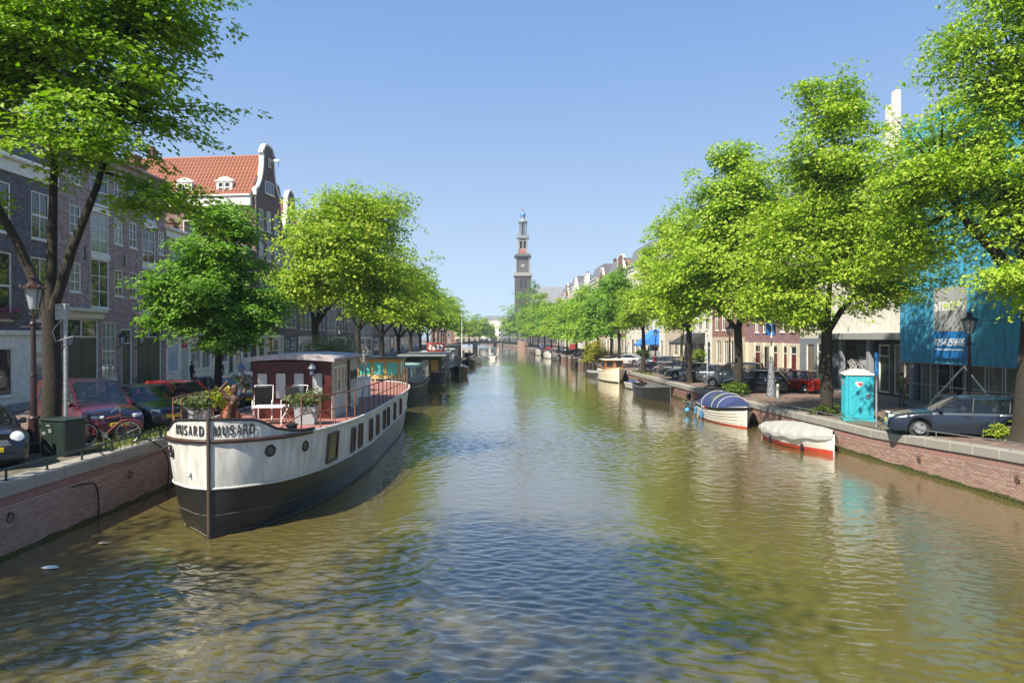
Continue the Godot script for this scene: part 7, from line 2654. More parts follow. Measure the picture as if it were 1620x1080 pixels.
	for q in [[-0.45, 3.2], [0.4, 4.1], [0.0, 5.0]]:
		var p := person("person sitting in the moving motorboat, in %s" % (["a dark jacket", "a white shirt", "a light blue shirt"][int(q[1]) % 3]), r[0].position + r[0].basis * Vector3(q[0], 0.2, -q[1]), r[0].rotation.y, {"pose": "sit"}, 0.04, [Color(0.03, 0.03, 0.035), Color(0.65, 0.64, 0.62), Color(0.25, 0.35, 0.5)][int(q[1]) % 3], "people in the motorboat")
		p.set_meta("group", "people in the motorboat")
	left_boats(black, grey, white, wood, canvas)


func left_boats(black: Material, grey: Material, white: Material, wood: Material, canvas: Material) -> void:
	var gl := "houseboats on the barge side"
	# second barge: rusty dark hull, orange wheelhouse with teal panes
	var T := {"L": 19.0, "n": 40, "tuck": 0.4,
		"sh": [[0, 0.05], [0.15, 0.6], [0.5, 1.1], [1.2, 1.6], [2.4, 2.0], [5, 2.2], [14, 2.2], [17, 1.8], [18.6, 1.0], [19, 0.05]],
		"wl": [[0, 0.03], [0.5, 0.5], [1.5, 1.1], [3, 1.7], [5, 2.05], [13, 2.1], [16, 1.6], [18.4, 0.6], [19, 0.03]],
		"top": [[0, 2.0], [3, 1.6], [9, 1.35], [19, 1.7]]}
	var rusty := mat("rusty_hull", Color(0.04, 0.035, 0.032), 0.6, {"t": "moss", "sc": 0.5})
	var o := thing("houseboat_barge", "dark rusty barge with an orange wheelhouse and teal windows", "boat", Vector3(-8.75, 0, -43.6), 0.03, gl)
	var sheer := func(a): return curve(T.top, a)
	obj("lower_hull", hull_band(T, func(_a): return -0.4, sheer, 6), rusty, o)
	for s: int in [-1, 1]:
		obj("rubbing_strake", hull_line(T, func(a): return curve(T.top, a) - 0.35, 0.0, 18.9, 0.06, 0.03, s), black, o)
		obj("bulwark_cap", hull_line(T, sheer, 0.0, 18.9, 0.05, 0.0, s), grey, o)
	obj("deck", deck_mesh(T, func(a): return curve(T.top, a) - 0.25, 0.1, 18.8), mat("dusty_deck", Color(0.3, 0.27, 0.22), 0.85, {"t": "mottle", "sc": 0.6}), o)
	var orange := mat("wheelhouse_orange", Color(0.62, 0.33, 0.06), 0.5, {"t": "mottle", "sc": 0.8})
	var teal := mat("teal_glass", Color(0.12, 0.48, 0.44), 0.15, {"s": 0.6})
	var b := MB.new()
	b.cbox(Vector3(-1.6, 1.3, -5.2), Vector3(1.3, 2.15, -2.4), 0.03)
	obj("wheelhouse_lower", b, mat("wheelhouse_yellow", Color(0.65, 0.48, 0.2), 0.5, {"t": "mottle", "sc": 0.8}), o)
	b = MB.new()
	for x in [-1.55, -0.62, 0.3, 1.2]:
		b.cbox(Vector3(x - 0.07, 2.15, -2.5), Vector3(x + 0.07, 3.2, -2.36), 0.01)
		b.cbox(Vector3(x - 0.07, 2.15, -5.2), Vector3(x + 0.07, 3.2, -5.06), 0.01)
	b.cbox(Vector3(-1.62, 3.0, -5.2), Vector3(1.28, 3.22, -2.38), 0.02)
	obj("wheelhouse_frame", b, orange, o)
	for x in [-1.48, -0.55, 0.37]:
		b = MB.new()
		b.box(Vector3(x, 2.16, -2.46), Vector3(x + 0.8, 3.0, -2.43))
		obj("wheelhouse_pane", b, teal, o)
	for z in [-5.0, -3.8]:
		b = MB.new()
		b.box(Vector3(1.2, 2.2, z), Vector3(1.23, 3.0, z + 1.05))
		obj("wheelhouse_pane", b, teal, o)
	b = MB.new()
	b.cbox(Vector3(-1.8, 3.22, -5.4), Vector3(1.5, 3.3, -2.15), 0.03)
	obj("wheelhouse_roof", b, grey, o)
	b = MB.new()
	b.cbox(Vector3(-1.5, 1.2, -15.5), Vector3(1.5, 2.5, -6.2), 0.05)
	obj("hold_cabin", b, mat("sea_green_paint", Color(0.25, 0.4, 0.38), 0.6, {"t": "mottle", "sc": 0.8}), o)
	for k in 5:
		b = MB.new()
		b.box(Vector3(1.48, 1.75, -7.6 - k * 1.6), Vector3(1.52, 2.25, -6.7 - k * 1.6))
		obj("cabin_window", b, glass(), o)
	for s: int in [-1, 1]:
		for k in 12:
			b = MB.new()
			var a := 1.5 + k * 1.3
			var x := s * (hull_half(T, a, curve(T.top, a)) - 0.08)
			b.tube([Vector3(x, curve(T.top, a), -a), Vector3(x, curve(T.top, a) + 0.8, -a)], 0.025, 5)
			obj("railing_post", b, mat("pale_post", Color(0.45, 0.42, 0.36), 0.7), o)
	# black flat-roofed houseboat
	o = thing("houseboat", "black houseboat with a flat overhanging roof and a curtained window", "houseboat", Vector3(xl(66) + 2.6, 0, -66.0), 0.06, gl)
	T = {"L": 15.0, "n": 30, "tuck": 0.3, "sh": [[0, 0.1], [0.5, 1.0], [1.5, 1.9], [2.5, 2.2], [14, 2.2], [15, 1.9]], "wl": [[0, 0.05], [1, 0.8], [2.5, 1.6], [4, 2.1], [14, 2.1], [15, 1.8]], "top": [[0, 1.35], [3, 1.05], [15, 1.0]]}
	obj("lower_hull", hull_band(T, func(_a): return -0.4, func(a): return curve(T.top, a), 4), black, o)
	for s: int in [-1, 1]:
		obj("bulwark_cap", hull_line(T, func(a): return curve(T.top, a), 0.0, 15.0, 0.05, 0.0, s), grey, o)
	obj("deck", deck_mesh(T, func(a): return curve(T.top, a) - 0.1, 0.1, 15.0), grey, o)
	b = MB.new()
	b.cbox(Vector3(-1.9, 0.9, -13.5), Vector3(1.75, 2.75, -2.6), 0.03)
	obj("cabin", b, mat("dark_cabin", Color(0.035, 0.04, 0.042), 0.5, {"t": "mottle", "sc": 0.6}), o)
	b = MB.new()
	b.cbox(Vector3(-2.5, 2.75, -14.0), Vector3(2.3, 2.95, -1.3), 0.04)
	obj("cabin_roof", b, mat("roof_grey", Color(0.2, 0.21, 0.22), 0.7, {"t": "mottle", "sc": 0.6}), o)
	for q in [[-0.2, 0.5, "pale_blind", Color(0.45, 0.43, 0.38)], [0.7, 1.45, "ochre_curtain", Color(0.4, 0.22, 0.03)]]:
		b = MB.new()
		b.box(Vector3(q[0], 1.3, -2.61), Vector3(q[1], 2.4, -2.56))
		obj("front_window", b, mat(q[2], q[3], 0.3), o)
	for k in 4:
		b = MB.new()
		b.box(Vector3(1.73, 1.4, -5.4 - k * 2.3), Vector3(1.78, 2.3, -3.8 - k * 2.3))
		obj("side_window", b, glass(), o)
	# white-roofed boat with a red cabin, small boats beyond
	o = thing("houseboat", "houseboat with a white hull, red cabin ends and grey walls", "houseboat", Vector3(xl(84) + 2.4, 0, -84.0), 0.08, gl)
	obj("lower_hull", hull_band(T, func(_a): return -0.4, func(a): return curve(T.top, a), 4), white, o)
	obj("deck", deck_mesh(T, func(a): return curve(T.top, a) - 0.1, 0.1, 15.0), grey, o)
	b = MB.new()
	b.cbox(Vector3(-1.9, 0.9, -13.0), Vector3(1.75, 2.6, -3.0), 0.03)
	obj("cabin", b, mat("cabin_light_grey", Color(0.42, 0.42, 0.4), 0.6, {"t": "mottle", "sc": 0.6}), o)
	b = MB.new()
	b.cbox(Vector3(-2.1, 2.6, -13.3), Vector3(1.95, 2.78, -2.7), 0.04)
	obj("cabin_roof", b, white, o)
	b = MB.new()
	b.cbox(Vector3(-1.2, 2.78, -9.5), Vector3(1.1, 3.9, -6.0), 0.03)
	obj("upper_cabin", b, mat("cabin_red", Color(0.35, 0.04, 0.03), 0.5), o)
	for k in 4:
		b = MB.new()
		b.box(Vector3(-0.95 + k * 0.5, 3.0, -6.0), Vector3(-0.6 + k * 0.5, 3.7, -5.97))
		obj("upper_window", b, white_paint(), o)
	for k in 4:
		b = MB.new()
		b.box(Vector3(1.73, 1.3, -5.6 - k * 2.1), Vector3(1.78, 2.2, -4.2 - k * 2.1))
		obj("side_window", b, glass(), o)
	var gs := "sloops moored outside the houseboats"
	for q in [["dark sloop with a grey cover moored outside the black houseboat", 79.0, 3.0, grey, black], ["sloop with a mottled yellow cover moored past the houseboats", 104.0, 3.6, mat("yellow_cover", Color(0.4, 0.36, 0.18), 0.8, {"t": "moss", "sc": 0.8}), black], ["white sloop with an open cockpit past the yellow-covered one", 117.0, 4.6, canvas, white], ["low dark boat beside the mast short of the far bridge", 150.0, 3.2, grey, black]]:
		var x: float = xl(q[1]) + q[2] + 2.6
		var r := boat("sloop", q[0], gs, Vector3(x, 0, -q[1]), 0.07, {"L": 7.0, "B": 2.4, "bow": 1.25, "mid": 0.95, "stern": 1.0}, black, q[4])
		obj("cover", deck_mesh(r[1], func(a): return curve(r[1].top, a) + 0.04, 0.8, 6.6, 0.0, 0.4), q[3], r[0])
	# more houseboats on to the far bridge
	for k in 4:
		var d := 103.0 + 22.0 * k
		o = thing("houseboat", ["white houseboat with a cluttered deck behind the yellow-covered sloop", "grey houseboat past the covered sloops", "dark houseboat beside the thin white mast", "green houseboat before the far bridge"][k], "houseboat", Vector3(xl(d) + 2.3, 0, -d), 0.09, gl)
		obj("lower_hull", hull_band(T, func(_a): return -0.4, func(a): return curve(T.top, a), 3), [white, grey, black, mat("green_hull", Color(0.04, 0.09, 0.06), 0.5)][k], o)
		obj("deck", deck_mesh(T, func(a): return curve(T.top, a) - 0.1, 0.1, 15.0), grey, o)
		b = MB.new()
		b.cbox(Vector3(-1.8, 0.9, -13.0), Vector3(1.7, 2.7, -3.4), 0.05)
		obj("cabin", b, [canvas, mat("cabin_light_grey", Color(0.42, 0.42, 0.4), 0.6), wood, white][k], o)
		b = MB.new()
		b.cbox(Vector3(-2.0, 2.7, -13.3), Vector3(1.9, 2.85, -3.1), 0.04)
		obj("cabin_roof", b, [white, grey, grey, grey][k], o)
		for j in 3:
			b = MB.new()
			b.box(Vector3(1.68, 1.4, -6.4 - j * 2.6), Vector3(1.73, 2.2, -4.6 - j * 2.6))
			obj("side_window", b, glass(), o)
	var m := thing("mast", "thin white mast rising beside the far houseboats", "mast", Vector3(xl(140) + 4.3, 0, -140.0))
	b = MB.new()
	b.tube([Vector3(0, -0.5, 0), Vector3(0, 9.0, 0)], [0.12, 0.07], 8)
	obj("pole", b, white_paint(), m)
	b = MB.new()
	b.lathe(Vector3(0, 9.0, 0), [[0.1, 0], [0.12, 0.1], [0, 0.2]], 8)
	obj("mast_cap", b, white_paint(), m)


# ---------------------------------------------------------------- people and figures: tapered limbs joined in one smooth skin
func figure_mesh(S: Dictionary, cell: float) -> ArrayMesh:
	var key := "fig_%s_%.3f" % [str(S), cell]
	if meshes.has(key):
		return meshes[key]
	var B := []
	var limb := func(a, ra, e, re): B.append([a, ra, e, re])
	var V := func(x, y, z): return Vector3(x, y, z)
	match S.pose:
		"stand", "statue":
			var st: bool = S.pose == "statue"
			for s: int in [-1, 1]:
				limb.call(V.call(s * 0.09, 0.9, 0), 0.095, V.call(s * 0.1, 0.5, 0.01), 0.062)
				limb.call(V.call(s * 0.1, 0.5, 0.01), 0.06, V.call(s * 0.11, 0.09, -0.02), 0.042)
				limb.call(V.call(s * 0.11, 0.05, -0.03), 0.045, V.call(s * 0.13, 0.035, 0.16), 0.035)
				if st:
					var up: bool = s > 0
					limb.call(V.call(s * 0.18, 1.42, 0), 0.055, V.call(s * 0.26, 1.7 if up else 1.15, 0.02), 0.042)
					limb.call(V.call(s * 0.26, 1.7 if up else 1.15, 0.02), 0.04, V.call(s * 0.12, 1.95 if up else 0.95, 0.08), 0.032)
				else:
					limb.call(V.call(s * 0.19, 1.42, 0), 0.062, V.call(s * 0.25, 1.14, -0.03), 0.05)
					limb.call(V.call(s * 0.25, 1.14, -0.03), 0.046, V.call(s * 0.2, 0.93, 0.12), 0.036)
					limb.call(V.call(s * 0.2, 0.93, 0.12), 0.036, V.call(s * 0.18, 0.87, 0.17), 0.028)
			limb.call(V.call(0, 0.95, 0), 0.135, V.call(0, 1.18, 0), 0.125)
			limb.call(V.call(0, 1.18, 0), 0.125, V.call(0, 1.38, 0), 0.145)
			limb.call(V.call(-0.13, 1.41, 0), 0.075, V.call(0.13, 1.41, 0), 0.075)
		"sit":
			for s: int in [-1, 1]:
				limb.call(V.call(s * 0.1, 0.5, 0), 0.095, V.call(s * 0.13, 0.52, 0.42), 0.065)
				limb.call(V.call(s * 0.13, 0.52, 0.42), 0.062, V.call(s * 0.13, 0.08, 0.46), 0.045)
				limb.call(V.call(s * 0.13, 0.05, 0.46), 0.045, V.call(s * 0.14, 0.04, 0.62), 0.035)
				limb.call(V.call(s * 0.19, 0.99, 0), 0.06, V.call(s * 0.25, 0.72, 0.05), 0.05)
				limb.call(V.call(s * 0.25, 0.72, 0.05), 0.046, V.call(s * 0.14, 0.62, 0.32), 0.034)
			limb.call(V.call(0, 0.52, 0), 0.14, V.call(0, 0.75, -0.02), 0.13)
			limb.call(V.call(0, 0.75, -0.02), 0.13, V.call(0, 0.95, 0), 0.145)
			limb.call(V.call(-0.13, 0.98, 0), 0.075, V.call(0.13, 0.98, 0), 0.075)
		"torso":
			limb.call(V.call(0, 0.0, -0.1), 0.12, V.call(0, 0.35, 0), 0.1)
			limb.call(V.call(0, 0.35, 0), 0.11, V.call(0, 0.62, 0.06), 0.125)
			limb.call(V.call(-0.12, 0.66, 0.05), 0.07, V.call(0.12, 0.66, 0.05), 0.07)
			for s: int in [-1, 1]:
				limb.call(V.call(s * 0.07, 0.56, 0.14), 0.055, V.call(s * 0.07, 0.55, 0.15), 0.055)
				limb.call(V.call(s * 0.18, 0.68, 0.04), 0.05, V.call(s * 0.3, 0.86, -0.06), 0.042)
				limb.call(V.call(s * 0.3, 0.86, -0.06), 0.04, V.call(s * 0.16, 1.06, -0.02), 0.03)
			limb.call(V.call(0, -0.02, -0.1), 0.12, V.call(0.02, -0.3, -0.2), 0.07)
	var hy: float = {"stand": 1.62, "statue": 1.62, "sit": 1.19, "torso": 0.86}[S.pose]
	limb.call(Vector3(0, hy - 0.2, 0.0), 0.055, Vector3(0, hy - 0.08, 0.01), 0.05)
	limb.call(Vector3(0, hy + 0.03, -0.005), 0.095, Vector3(0, hy - 0.05, 0.03), 0.07)
	limb.call(Vector3(0, hy - 0.01, 0.095), 0.016, Vector3(0, hy + 0.03, 0.085), 0.012)
	# field on a grid, then surface nets
	var lo := Vector3.INF
	var hi := -Vector3.INF
	for q in B:
		for e in [[q[0], q[1]], [q[2], q[3]]]:
			lo = lo.min(e[0] - Vector3.ONE * (e[1] + cell * 2))
			hi = hi.max(e[0] + Vector3.ONE * (e[1] + cell * 2))
	var nx := int((hi.x - lo.x) / cell) + 2
	var ny := int((hi.y - lo.y) / cell) + 2
	var nz := int((hi.z - lo.z) / cell) + 2
	var F := PackedFloat32Array()
	F.resize(nx * ny * nz)
	F.fill(9.0)
	var kk := 0.03
	for q in B:
		var a: Vector3 = q[0]
		var e: Vector3 = q[2]
		var ra: float = q[1]
		var re: float = q[3]
		var m := maxf(ra, re) + 0.09
		var c0 := (((a.min(e) - Vector3.ONE * m) - lo) / cell).floor()
		var c1 := (((a.max(e) + Vector3.ONE * m) - lo) / cell).ceil()
		var ab := e - a
		var l2 := maxf(ab.length_squared(), 1e-8)
		for z in range(maxi(0, int(c0.z)), mini(nz, int(c1.z) + 1)):
			for y in range(maxi(0, int(c0.y)), mini(ny, int(c1.y) + 1)):
				for x in range(maxi(0, int(c0.x)), mini(nx, int(c1.x) + 1)):
					var p := lo + Vector3(x, y, z) * cell
					var t := clampf((p - a).dot(ab) / l2, 0.0, 1.0)
					var d := p.distance_to(a + ab * t) - lerpf(ra, re, t)
					var i := (z * ny + y) * nx + x
					var f := F[i]
					var h := clampf(0.5 + 0.5 * (f - d) / kk, 0.0, 1.0)
					F[i] = lerpf(f, d, h) - kk * h * (1.0 - h) if f < 8.0 else d
	var vid := {}
	var pts := PackedVector3Array()
	var corners := []
	for k in 8:
		corners.append(Vector3i(k & 1, (k >> 1) & 1, (k >> 2) & 1))
	for z in nz - 1:
		for y in ny - 1:
			for x in nx - 1:
				var i0 := (z * ny + y) * nx + x
				var neg := 0
				var val := [F[i0], F[i0 + 1], F[i0 + nx], F[i0 + nx + 1], F[i0 + nx * ny], F[i0 + nx * ny + 1], F[i0 + nx * ny + nx], F[i0 + nx * ny + nx + 1]]
				for q in val:
					if q < 0.0: neg += 1
				if neg == 0 or neg == 8:
					continue
				var sum := Vector3.ZERO
				var cnt := 0
				for e in [[0, 1], [2, 3], [4, 5], [6, 7], [0, 2], [1, 3], [4, 6], [5, 7], [0, 4], [1, 5], [2, 6], [3, 7]]:
					var fa: float = val[e[0]]
					var fb: float = val[e[1]]
					if (fa < 0.0) != (fb < 0.0):
						var u := fa / (fa - fb)
						sum += Vector3(corners[e[0]]).lerp(Vector3(corners[e[1]]), u)
						cnt += 1
				vid[i0] = pts.size()
				pts.append(lo + (Vector3(x, y, z) + sum / cnt) * cell)
	var idx := PackedInt32Array()
	var step := [1, nx, nx * ny]
	for i0 in vid:
		var x: int = i0 % nx
		var y: int = (i0 / nx) % ny
		var z: int = i0 / (nx * ny)
		for ax in 3:
			var s: int = step[ax]
			var inside := F[i0] < 0.0
			if i0 + s >= F.size() or inside == (F[i0 + s] < 0.0):
				continue
			var u: int = step[(ax + 1) % 3]
			var w: int = step[(ax + 2) % 3]
			if not (vid.has(i0 - u) and vid.has(i0 - w) and vid.has(i0 - u - w)):
				continue
			var A: int = vid[i0]
			var Bb: int = vid[i0 - u]
			var Cc: int = vid[i0 - u - w]
			var D: int = vid[i0 - w]
			if inside:
				idx.append_array(PackedInt32Array([A, Cc, Bb, A, D, Cc]))
			else:
				idx.append_array(PackedInt32Array([A, Bb, Cc, A, Cc, D]))
	var nrm := PackedVector3Array()
	nrm.resize(pts.size())
	for k in range(0, idx.size(), 3):
		var m := (pts[idx[k + 2]] - pts[idx[k]]).cross(pts[idx[k + 1]] - pts[idx[k]])
		for j in 3:
			nrm[idx[k + j]] += m
	for k in nrm.size():
		nrm[k] = nrm[k].normalized()
	var col := PackedColorArray()
	col.resize(pts.size())
	var cut_neck := hy - 0.13
	for k in pts.size():
		var p := pts[k]
		var cc := Color(1, 1, 1)
		if S.has("top"):
			cc = S.top
			if p.y > cut_neck:
				cc = Color(0.42, 0.25, 0.18)
				if p.y > hy + 0.045 or (p.z < 0.0 and p.y > hy - 0.06):
					cc = S.get("hair", Color(0.05, 0.03, 0.02))
			elif S.pose == "stand" and p.y < 0.98 and absf(p.x) < 0.17:
				cc = S.get("legs", Color(0.03, 0.035, 0.05)) if p.y > 0.09 else Color(0.015, 0.015, 0.015)
			elif S.pose == "stand" and p.y < 0.92:
				cc = Color(0.42, 0.25, 0.18)
			elif S.pose == "sit" and p.y < 0.6:
				cc = S.get("legs", Color(0.03, 0.035, 0.05))
		col[k] = cc
	var arr := []
	arr.resize(Mesh.ARRAY_MAX)
	arr[Mesh.ARRAY_VERTEX] = pts
	arr[Mesh.ARRAY_NORMAL] = nrm
	arr[Mesh.ARRAY_COLOR] = col
	arr[Mesh.ARRAY_INDEX] = idx
	var out := ArrayMesh.new()
	out.add_surface_from_arrays(Mesh.PRIMITIVE_TRIANGLES, arr)
	meshes[key] = out
	return out


func person(label: String, at: Vector3, turn: float, S: Dictionary, cell: float, top: Color, group := "") -> MeshInstance3D:
	var P := S.duplicate()
	P.top = top
	var o := obj("person", figure_mesh(P, cell), mat("cloth_and_skin", Color(1, 1, 1), 0.8, {"vc": true}))
	o.position = at
	o.rotation.y = turn
	return tag(o, label, "person", group)


func statue(called: String, label: String, m: Material, at: Vector3, _torso: bool) -> MeshInstance3D:
	var o := obj(called, figure_mesh({"pose": "torso"}, 0.015), m)
	o.position = at
	return tag(o, label, "sculpture")


func build_people() -> void:
	person("man in dark clothes walking past the white shop front", Vector3(-21.4, yl(46) + 0.004, -45.6), 2.4, {"pose": "stand", "legs": Color(0.02, 0.02, 0.025)}, 0.025, Color(0.02, 0.022, 0.022))
	person("person in a long black coat beside the small round tree", Vector3(-19.6, yl(46) + 0.004, -45.8), 0.9, {"pose": "stand", "legs": Color(0.01, 0.01, 0.012)}, 0.03, Color(0.012, 0.012, 0.016))
	person("person in a red top beside the bicycle racks", Vector3(xr(76) + 3.2, yr(76) + 0.004, -73.0), -1.2, {"pose": "stand", "legs": Color(0.03, 0.04, 0.07)}, 0.03, Color(0.45, 0.03, 0.05))
	person("person in a white shirt at the black shop awning", Vector3(fr(80) - 2.6, yr(80) + 0.004, -80.0), -0.6, {"pose": "stand", "legs": Color(0.02, 0.02, 0.03)}, 0.03, Color(0.6, 0.58, 0.55))
	person("pedestrian in an olive coat crossing behind the blue estate car", Vector3(20.3, yr(34) + 0.004, -35.5), 2.0, {"pose": "stand", "legs": Color(0.12, 0.09, 0.05)}, 0.025, Color(0.16, 0.14, 0.06))


# ---------------------------------------------------------------- street furniture
func street_lamp(label: String, at: Vector3, tall: float, iron_m: Material, group := "crown-topped street lamps") -> Node3D:
	var t := thing("street_lamp", label, "lamp post", at, 0.3, group)
	var b := MB.new()
	b.lathe(Vector3.ZERO, [[0.2, 0], [0.2, 0.25], [0.15, 0.3], [0.12, 0.9], [0.14, 0.94], [0.09, 1.0], [0.075, tall * 0.55], [0.1, tall * 0.56], [0.07, tall * 0.58], [0.06, tall - 0.3], [0.1, tall - 0.26], [0.06, tall - 0.2], [0.05, tall]], 10)
	obj("post", b, iron_m, t)
	b = MB.new()
	b.tube([Vector3(-0.3, tall - 0.35, 0), Vector3(0.3, tall - 0.35, 0)], 0.018, 6)
	obj("ladder_bar", b, iron_m, t)
	var r0 := 0.14
	var r1 := 0.27
	var h := 0.55
	for k in 4:
		b = MB.new()
		var a := PI / 4 + PI / 2 * k
		b.tube([Vector3(0, tall - 0.1, 0), Vector3(cos(a) * 0.2, tall + 0.02, sin(a) * 0.2), Vector3(cos(a) * r0, tall + 0.12, sin(a) * r0), Vector3(cos(a) * r1, tall + 0.12 + h, sin(a) * r1)], 0.014, 5)
		obj("lantern_rib", b, iron_m, t)
	b = MB.new()
	b.lathe(Vector3(0, tall + 0.13, 0), [[r0 * 0.92, 0], [r1 * 0.94, h]], 4, Basis(Vector3.UP, PI / 4))
	obj("lantern_glass", b, mat("street_lamp_glass", Color(0.5, 0.55, 0.6), 0.08, {"s": 0.6, "a": 0.6}), t)
	b = MB.new()
	b.lathe(Vector3(0, tall + 0.12 + h, 0), [[r1 + 0.05, 0], [r1 + 0.05, 0.03], [r1 * 0.75, 0.1], [0.14, 0.17], [0.1, 0.2], [0.1, 0.28], [0.13, 0.3], [0.05, 0.36], [0.0, 0.4]], 8)
	obj("lantern_cap", b, iron_m, t)
	for k in 8:
		var a := TAU * k / 8
		b = MB.new()
		b.lathe(Vector3(cos(a) * (r1 + 0.03), tall + 0.14 + h, sin(a) * (r1 + 0.03)), [[0.02, 0], [0.035, 0.04], [0.0, 0.1]], 5)
		obj("crown_point", b, iron_m, t)
	return t


func rail_line(called: String, label: String, f: Callable, h: Callable, d0: float, d1: float, tall: float, step: float, r: float, m: Material) -> void:
	var mid := (d0 + d1) / 2
	var t := thing(called, label, "railing", Vector3(f.call(mid), h.call(mid), -mid))
	var pts := []
	var d := d0
	while d <= d1 + 0.01:
		var p: Vector3 = Vector3(f.call(d), h.call(d), -d) - t.position
		pts.append(p + Vector3(0, tall, 0))
		var b := MB.new()
		b.tube([p + Vector3(0, -0.02, 0), p + Vector3(0, tall, 0)], r * 0.9, 6)
		b.lathe(p, [[r * 2.0, 0], [r * 2.0, 0.012], [r, 0.02]], 8)
		obj("post", b, m, t)
		d += step
	var b := MB.new()
	b.tube(pts, r, 8)
	obj("rail", b, m, t)


func build_street() -> void:
	var dg := mat("railing_green", Color(0.015, 0.04, 0.03), 0.4, {"t": "fine", "sc": 1.0})
	rail_line("quay_rail", "low dark green rail on the coping beside the utility cabinet", func(d): return xl(d) - 0.12, func(d): return yl(d) + 0.012, 8.2, 21.2, 0.26, 1.3, 0.028, dg)
	rail_line("quay_rail", "low grey rail on the coping past the estate car and portable toilet", func(d): return xr(d) + 0.14, func(d): return yr(d) + 0.012, 15.0, 46.2, 0.24, 1.56, 0.018, mat("rail_grey", Color(0.22, 0.22, 0.22), 0.5, {"m": 0.5}))
	var maroon := mat("lamp_maroon", Color(0.03, 0.013, 0.013), 0.45)
	street_lamp("dark red street lamp with a crowned lantern before the big elm", Vector3(-12.95, yl(18.5), -18.45), 3.75, maroon)
	street_lamp("street lamp before the cream shop, beside the barge's cabin", Vector3(-16.6, yl(47), -47.0), 3.6, maroon)
	street_lamp("dark lamp behind the olive bush of the barge", Vector3(-16.2, yl(63), -64.0), 3.6, iron())
	street_lamp("maroon street lamp between the estate car and the scaffold", Vector3(19.45, yr(29), -29.0), 3.6, maroon)
	street_lamp("black lamp near the lilac house and the people carrier", Vector3(17.4, yr(53), -54.5), 3.6, iron())
	street_lamp("black lamp beside the bicycle racks and blue awning", Vector3(17.9, yr(85), -85.0), 3.6, iron())
	# utility cabinet
	var t := thing("utility_cabinet", "dark green utility cabinet with stickers on the quay", "cabinet", Vector3(-11.95, yl(18), -18.15), -0.3)
	var gm := mat("cabinet_green", Color(0.012, 0.028, 0.024), 0.5, {"t": "mottle", "sc": 1.0})
	var b := MB.new()
	b.cbox(Vector3(-0.42, 0.0, -0.3), Vector3(0.42, 0.92, 0.3), 0.012)
	obj("casing", b, gm, t)
	b = MB.new()
	b.cbox(Vector3(-0.45, 0.921, -0.33), Vector3(0.45, 0.97, 0.33), 0.012)
	obj("lid", b, gm, t)
	for x in [-0.2, 0.2]:
		b = MB.new()
		b.cbox(Vector3(x - 0.19, 0.06, 0.301), Vector3(x + 0.19, 0.88, 0.312), 0.004)
		obj("door", b, gm, t)
	for q in [[-0.22, 0.78, 0.13, 0.05], [-0.14, 0.62, 0.1, 0.1], [-0.36, 0.56, 0.12, 0.08]]:
		b = MB.new()
		b.box(Vector3(q[0], q[1], 0.3125), Vector3(q[0] + q[2], q[1] + q[3], 0.3145))
		obj("sticker", b, mat("sticker", Color(0.5, 0.52, 0.54), 0.5, {"t": "moss", "sc": 9.0}), t)
	# sign pole with a metal box
	t = thing("sign_pole", "galvanised pole with a grey box beside the big elm", "pole", Vector3(-12.4, yl(19), -18.95))
	var zinc := mat("zinc_pole", Color(0.42, 0.44, 0.46), 0.45, {"m": 0.4, "t": "streak", "sc": 1.0})
	b = MB.new()
	b.tube([Vector3(0, 0, 0), Vector3(0, 3.95, 0)], 0.055, 10)
	obj("pole", b, zinc, t)
	b = MB.new()
	b.cbox(Vector3(-0.24, 3.6, -0.1), Vector3(0.06, 4.05, 0.1), 0.02)
	obj("box", b, zinc, t)
	b = MB.new()
	b.tube([Vector3(-0.1, 3.6, 0.05), Vector3(-0.3, 3.3, 0.1), Vector3(-0.25, 3.0, 0.05), Vector3(0.05, 3.1, 0.05), Vector3(0.25, 3.15, 0.05)], 0.015, 5)
	obj("cable", b, zinc, t)
	bicycle(Vector3(-11.75, yl(19) + 0.004, -19.75), 0.5, "dark red bicycle leaning beside the green utility cabinet", "", 1, false, 0.12)
	bicycle(Vector3(-13.5, yl(18) + 0.004, -18.6), 0.3, "black bicycle parked behind the black small car", "", 0, false, 0.1)
	# power cables from the quay to the barge
	var rub := mat("cable_rubber", Color(0.015, 0.016, 0.018), 0.6)
	for q in [["black cable sagging over the coping towards the barge's bow", [Vector3(-11.1, 1.6, -19.9), Vector3(-10.85, 1.68, -20.2), Vector3(-10.6, 1.35, -20.6), Vector3(-10.55, 0.9, -20.9), Vector3(-10.6, 0.3, -21.0), Vector3(-10.65, -0.1, -21.0)]], ["thin black hose hanging down the brick quay wall", [Vector3(-10.72, 1.05, -16.6), Vector3(-10.68, 1.03, -17.1), Vector3(-10.66, 0.9, -17.45), Vector3(-10.68, 0.4, -17.6), Vector3(-10.7, -0.1, -17.6)]], ["mooring rope from the barge's bow to the quay", [Vector3(-11.0, 1.62, -18.2), Vector3(-10.0, 1.5, -17.4), Vector3(-8.6, 1.95, -16.7), Vector3(-8.0, 2.28, -16.8)]]]:
		b = MB.new()
		var c3 := Curve3D.new()
		for k in q[1].size():
			var a: Vector3 = q[1][maxi(k - 1, 0)]
			var e: Vector3 = q[1][mini(k + 1, q[1].size() - 1)]
			c3.add_point(q[1][k], (a - e) * 0.17, (e - a) * 0.17)
		c3.bake_interval = 0.08
		var pts := Array(c3.get_baked_points())
		b.tube(pts, 0.022, 6)
		tag(obj("mooring_cable", b, rub), q[0], "cable")
	# weeds on the quay strip
	grass_patch("grass_verge", "ragged grass growing along the quay beside the utility cabinet", -11.35, 18.6, 22.6, 0.75, 900, true)
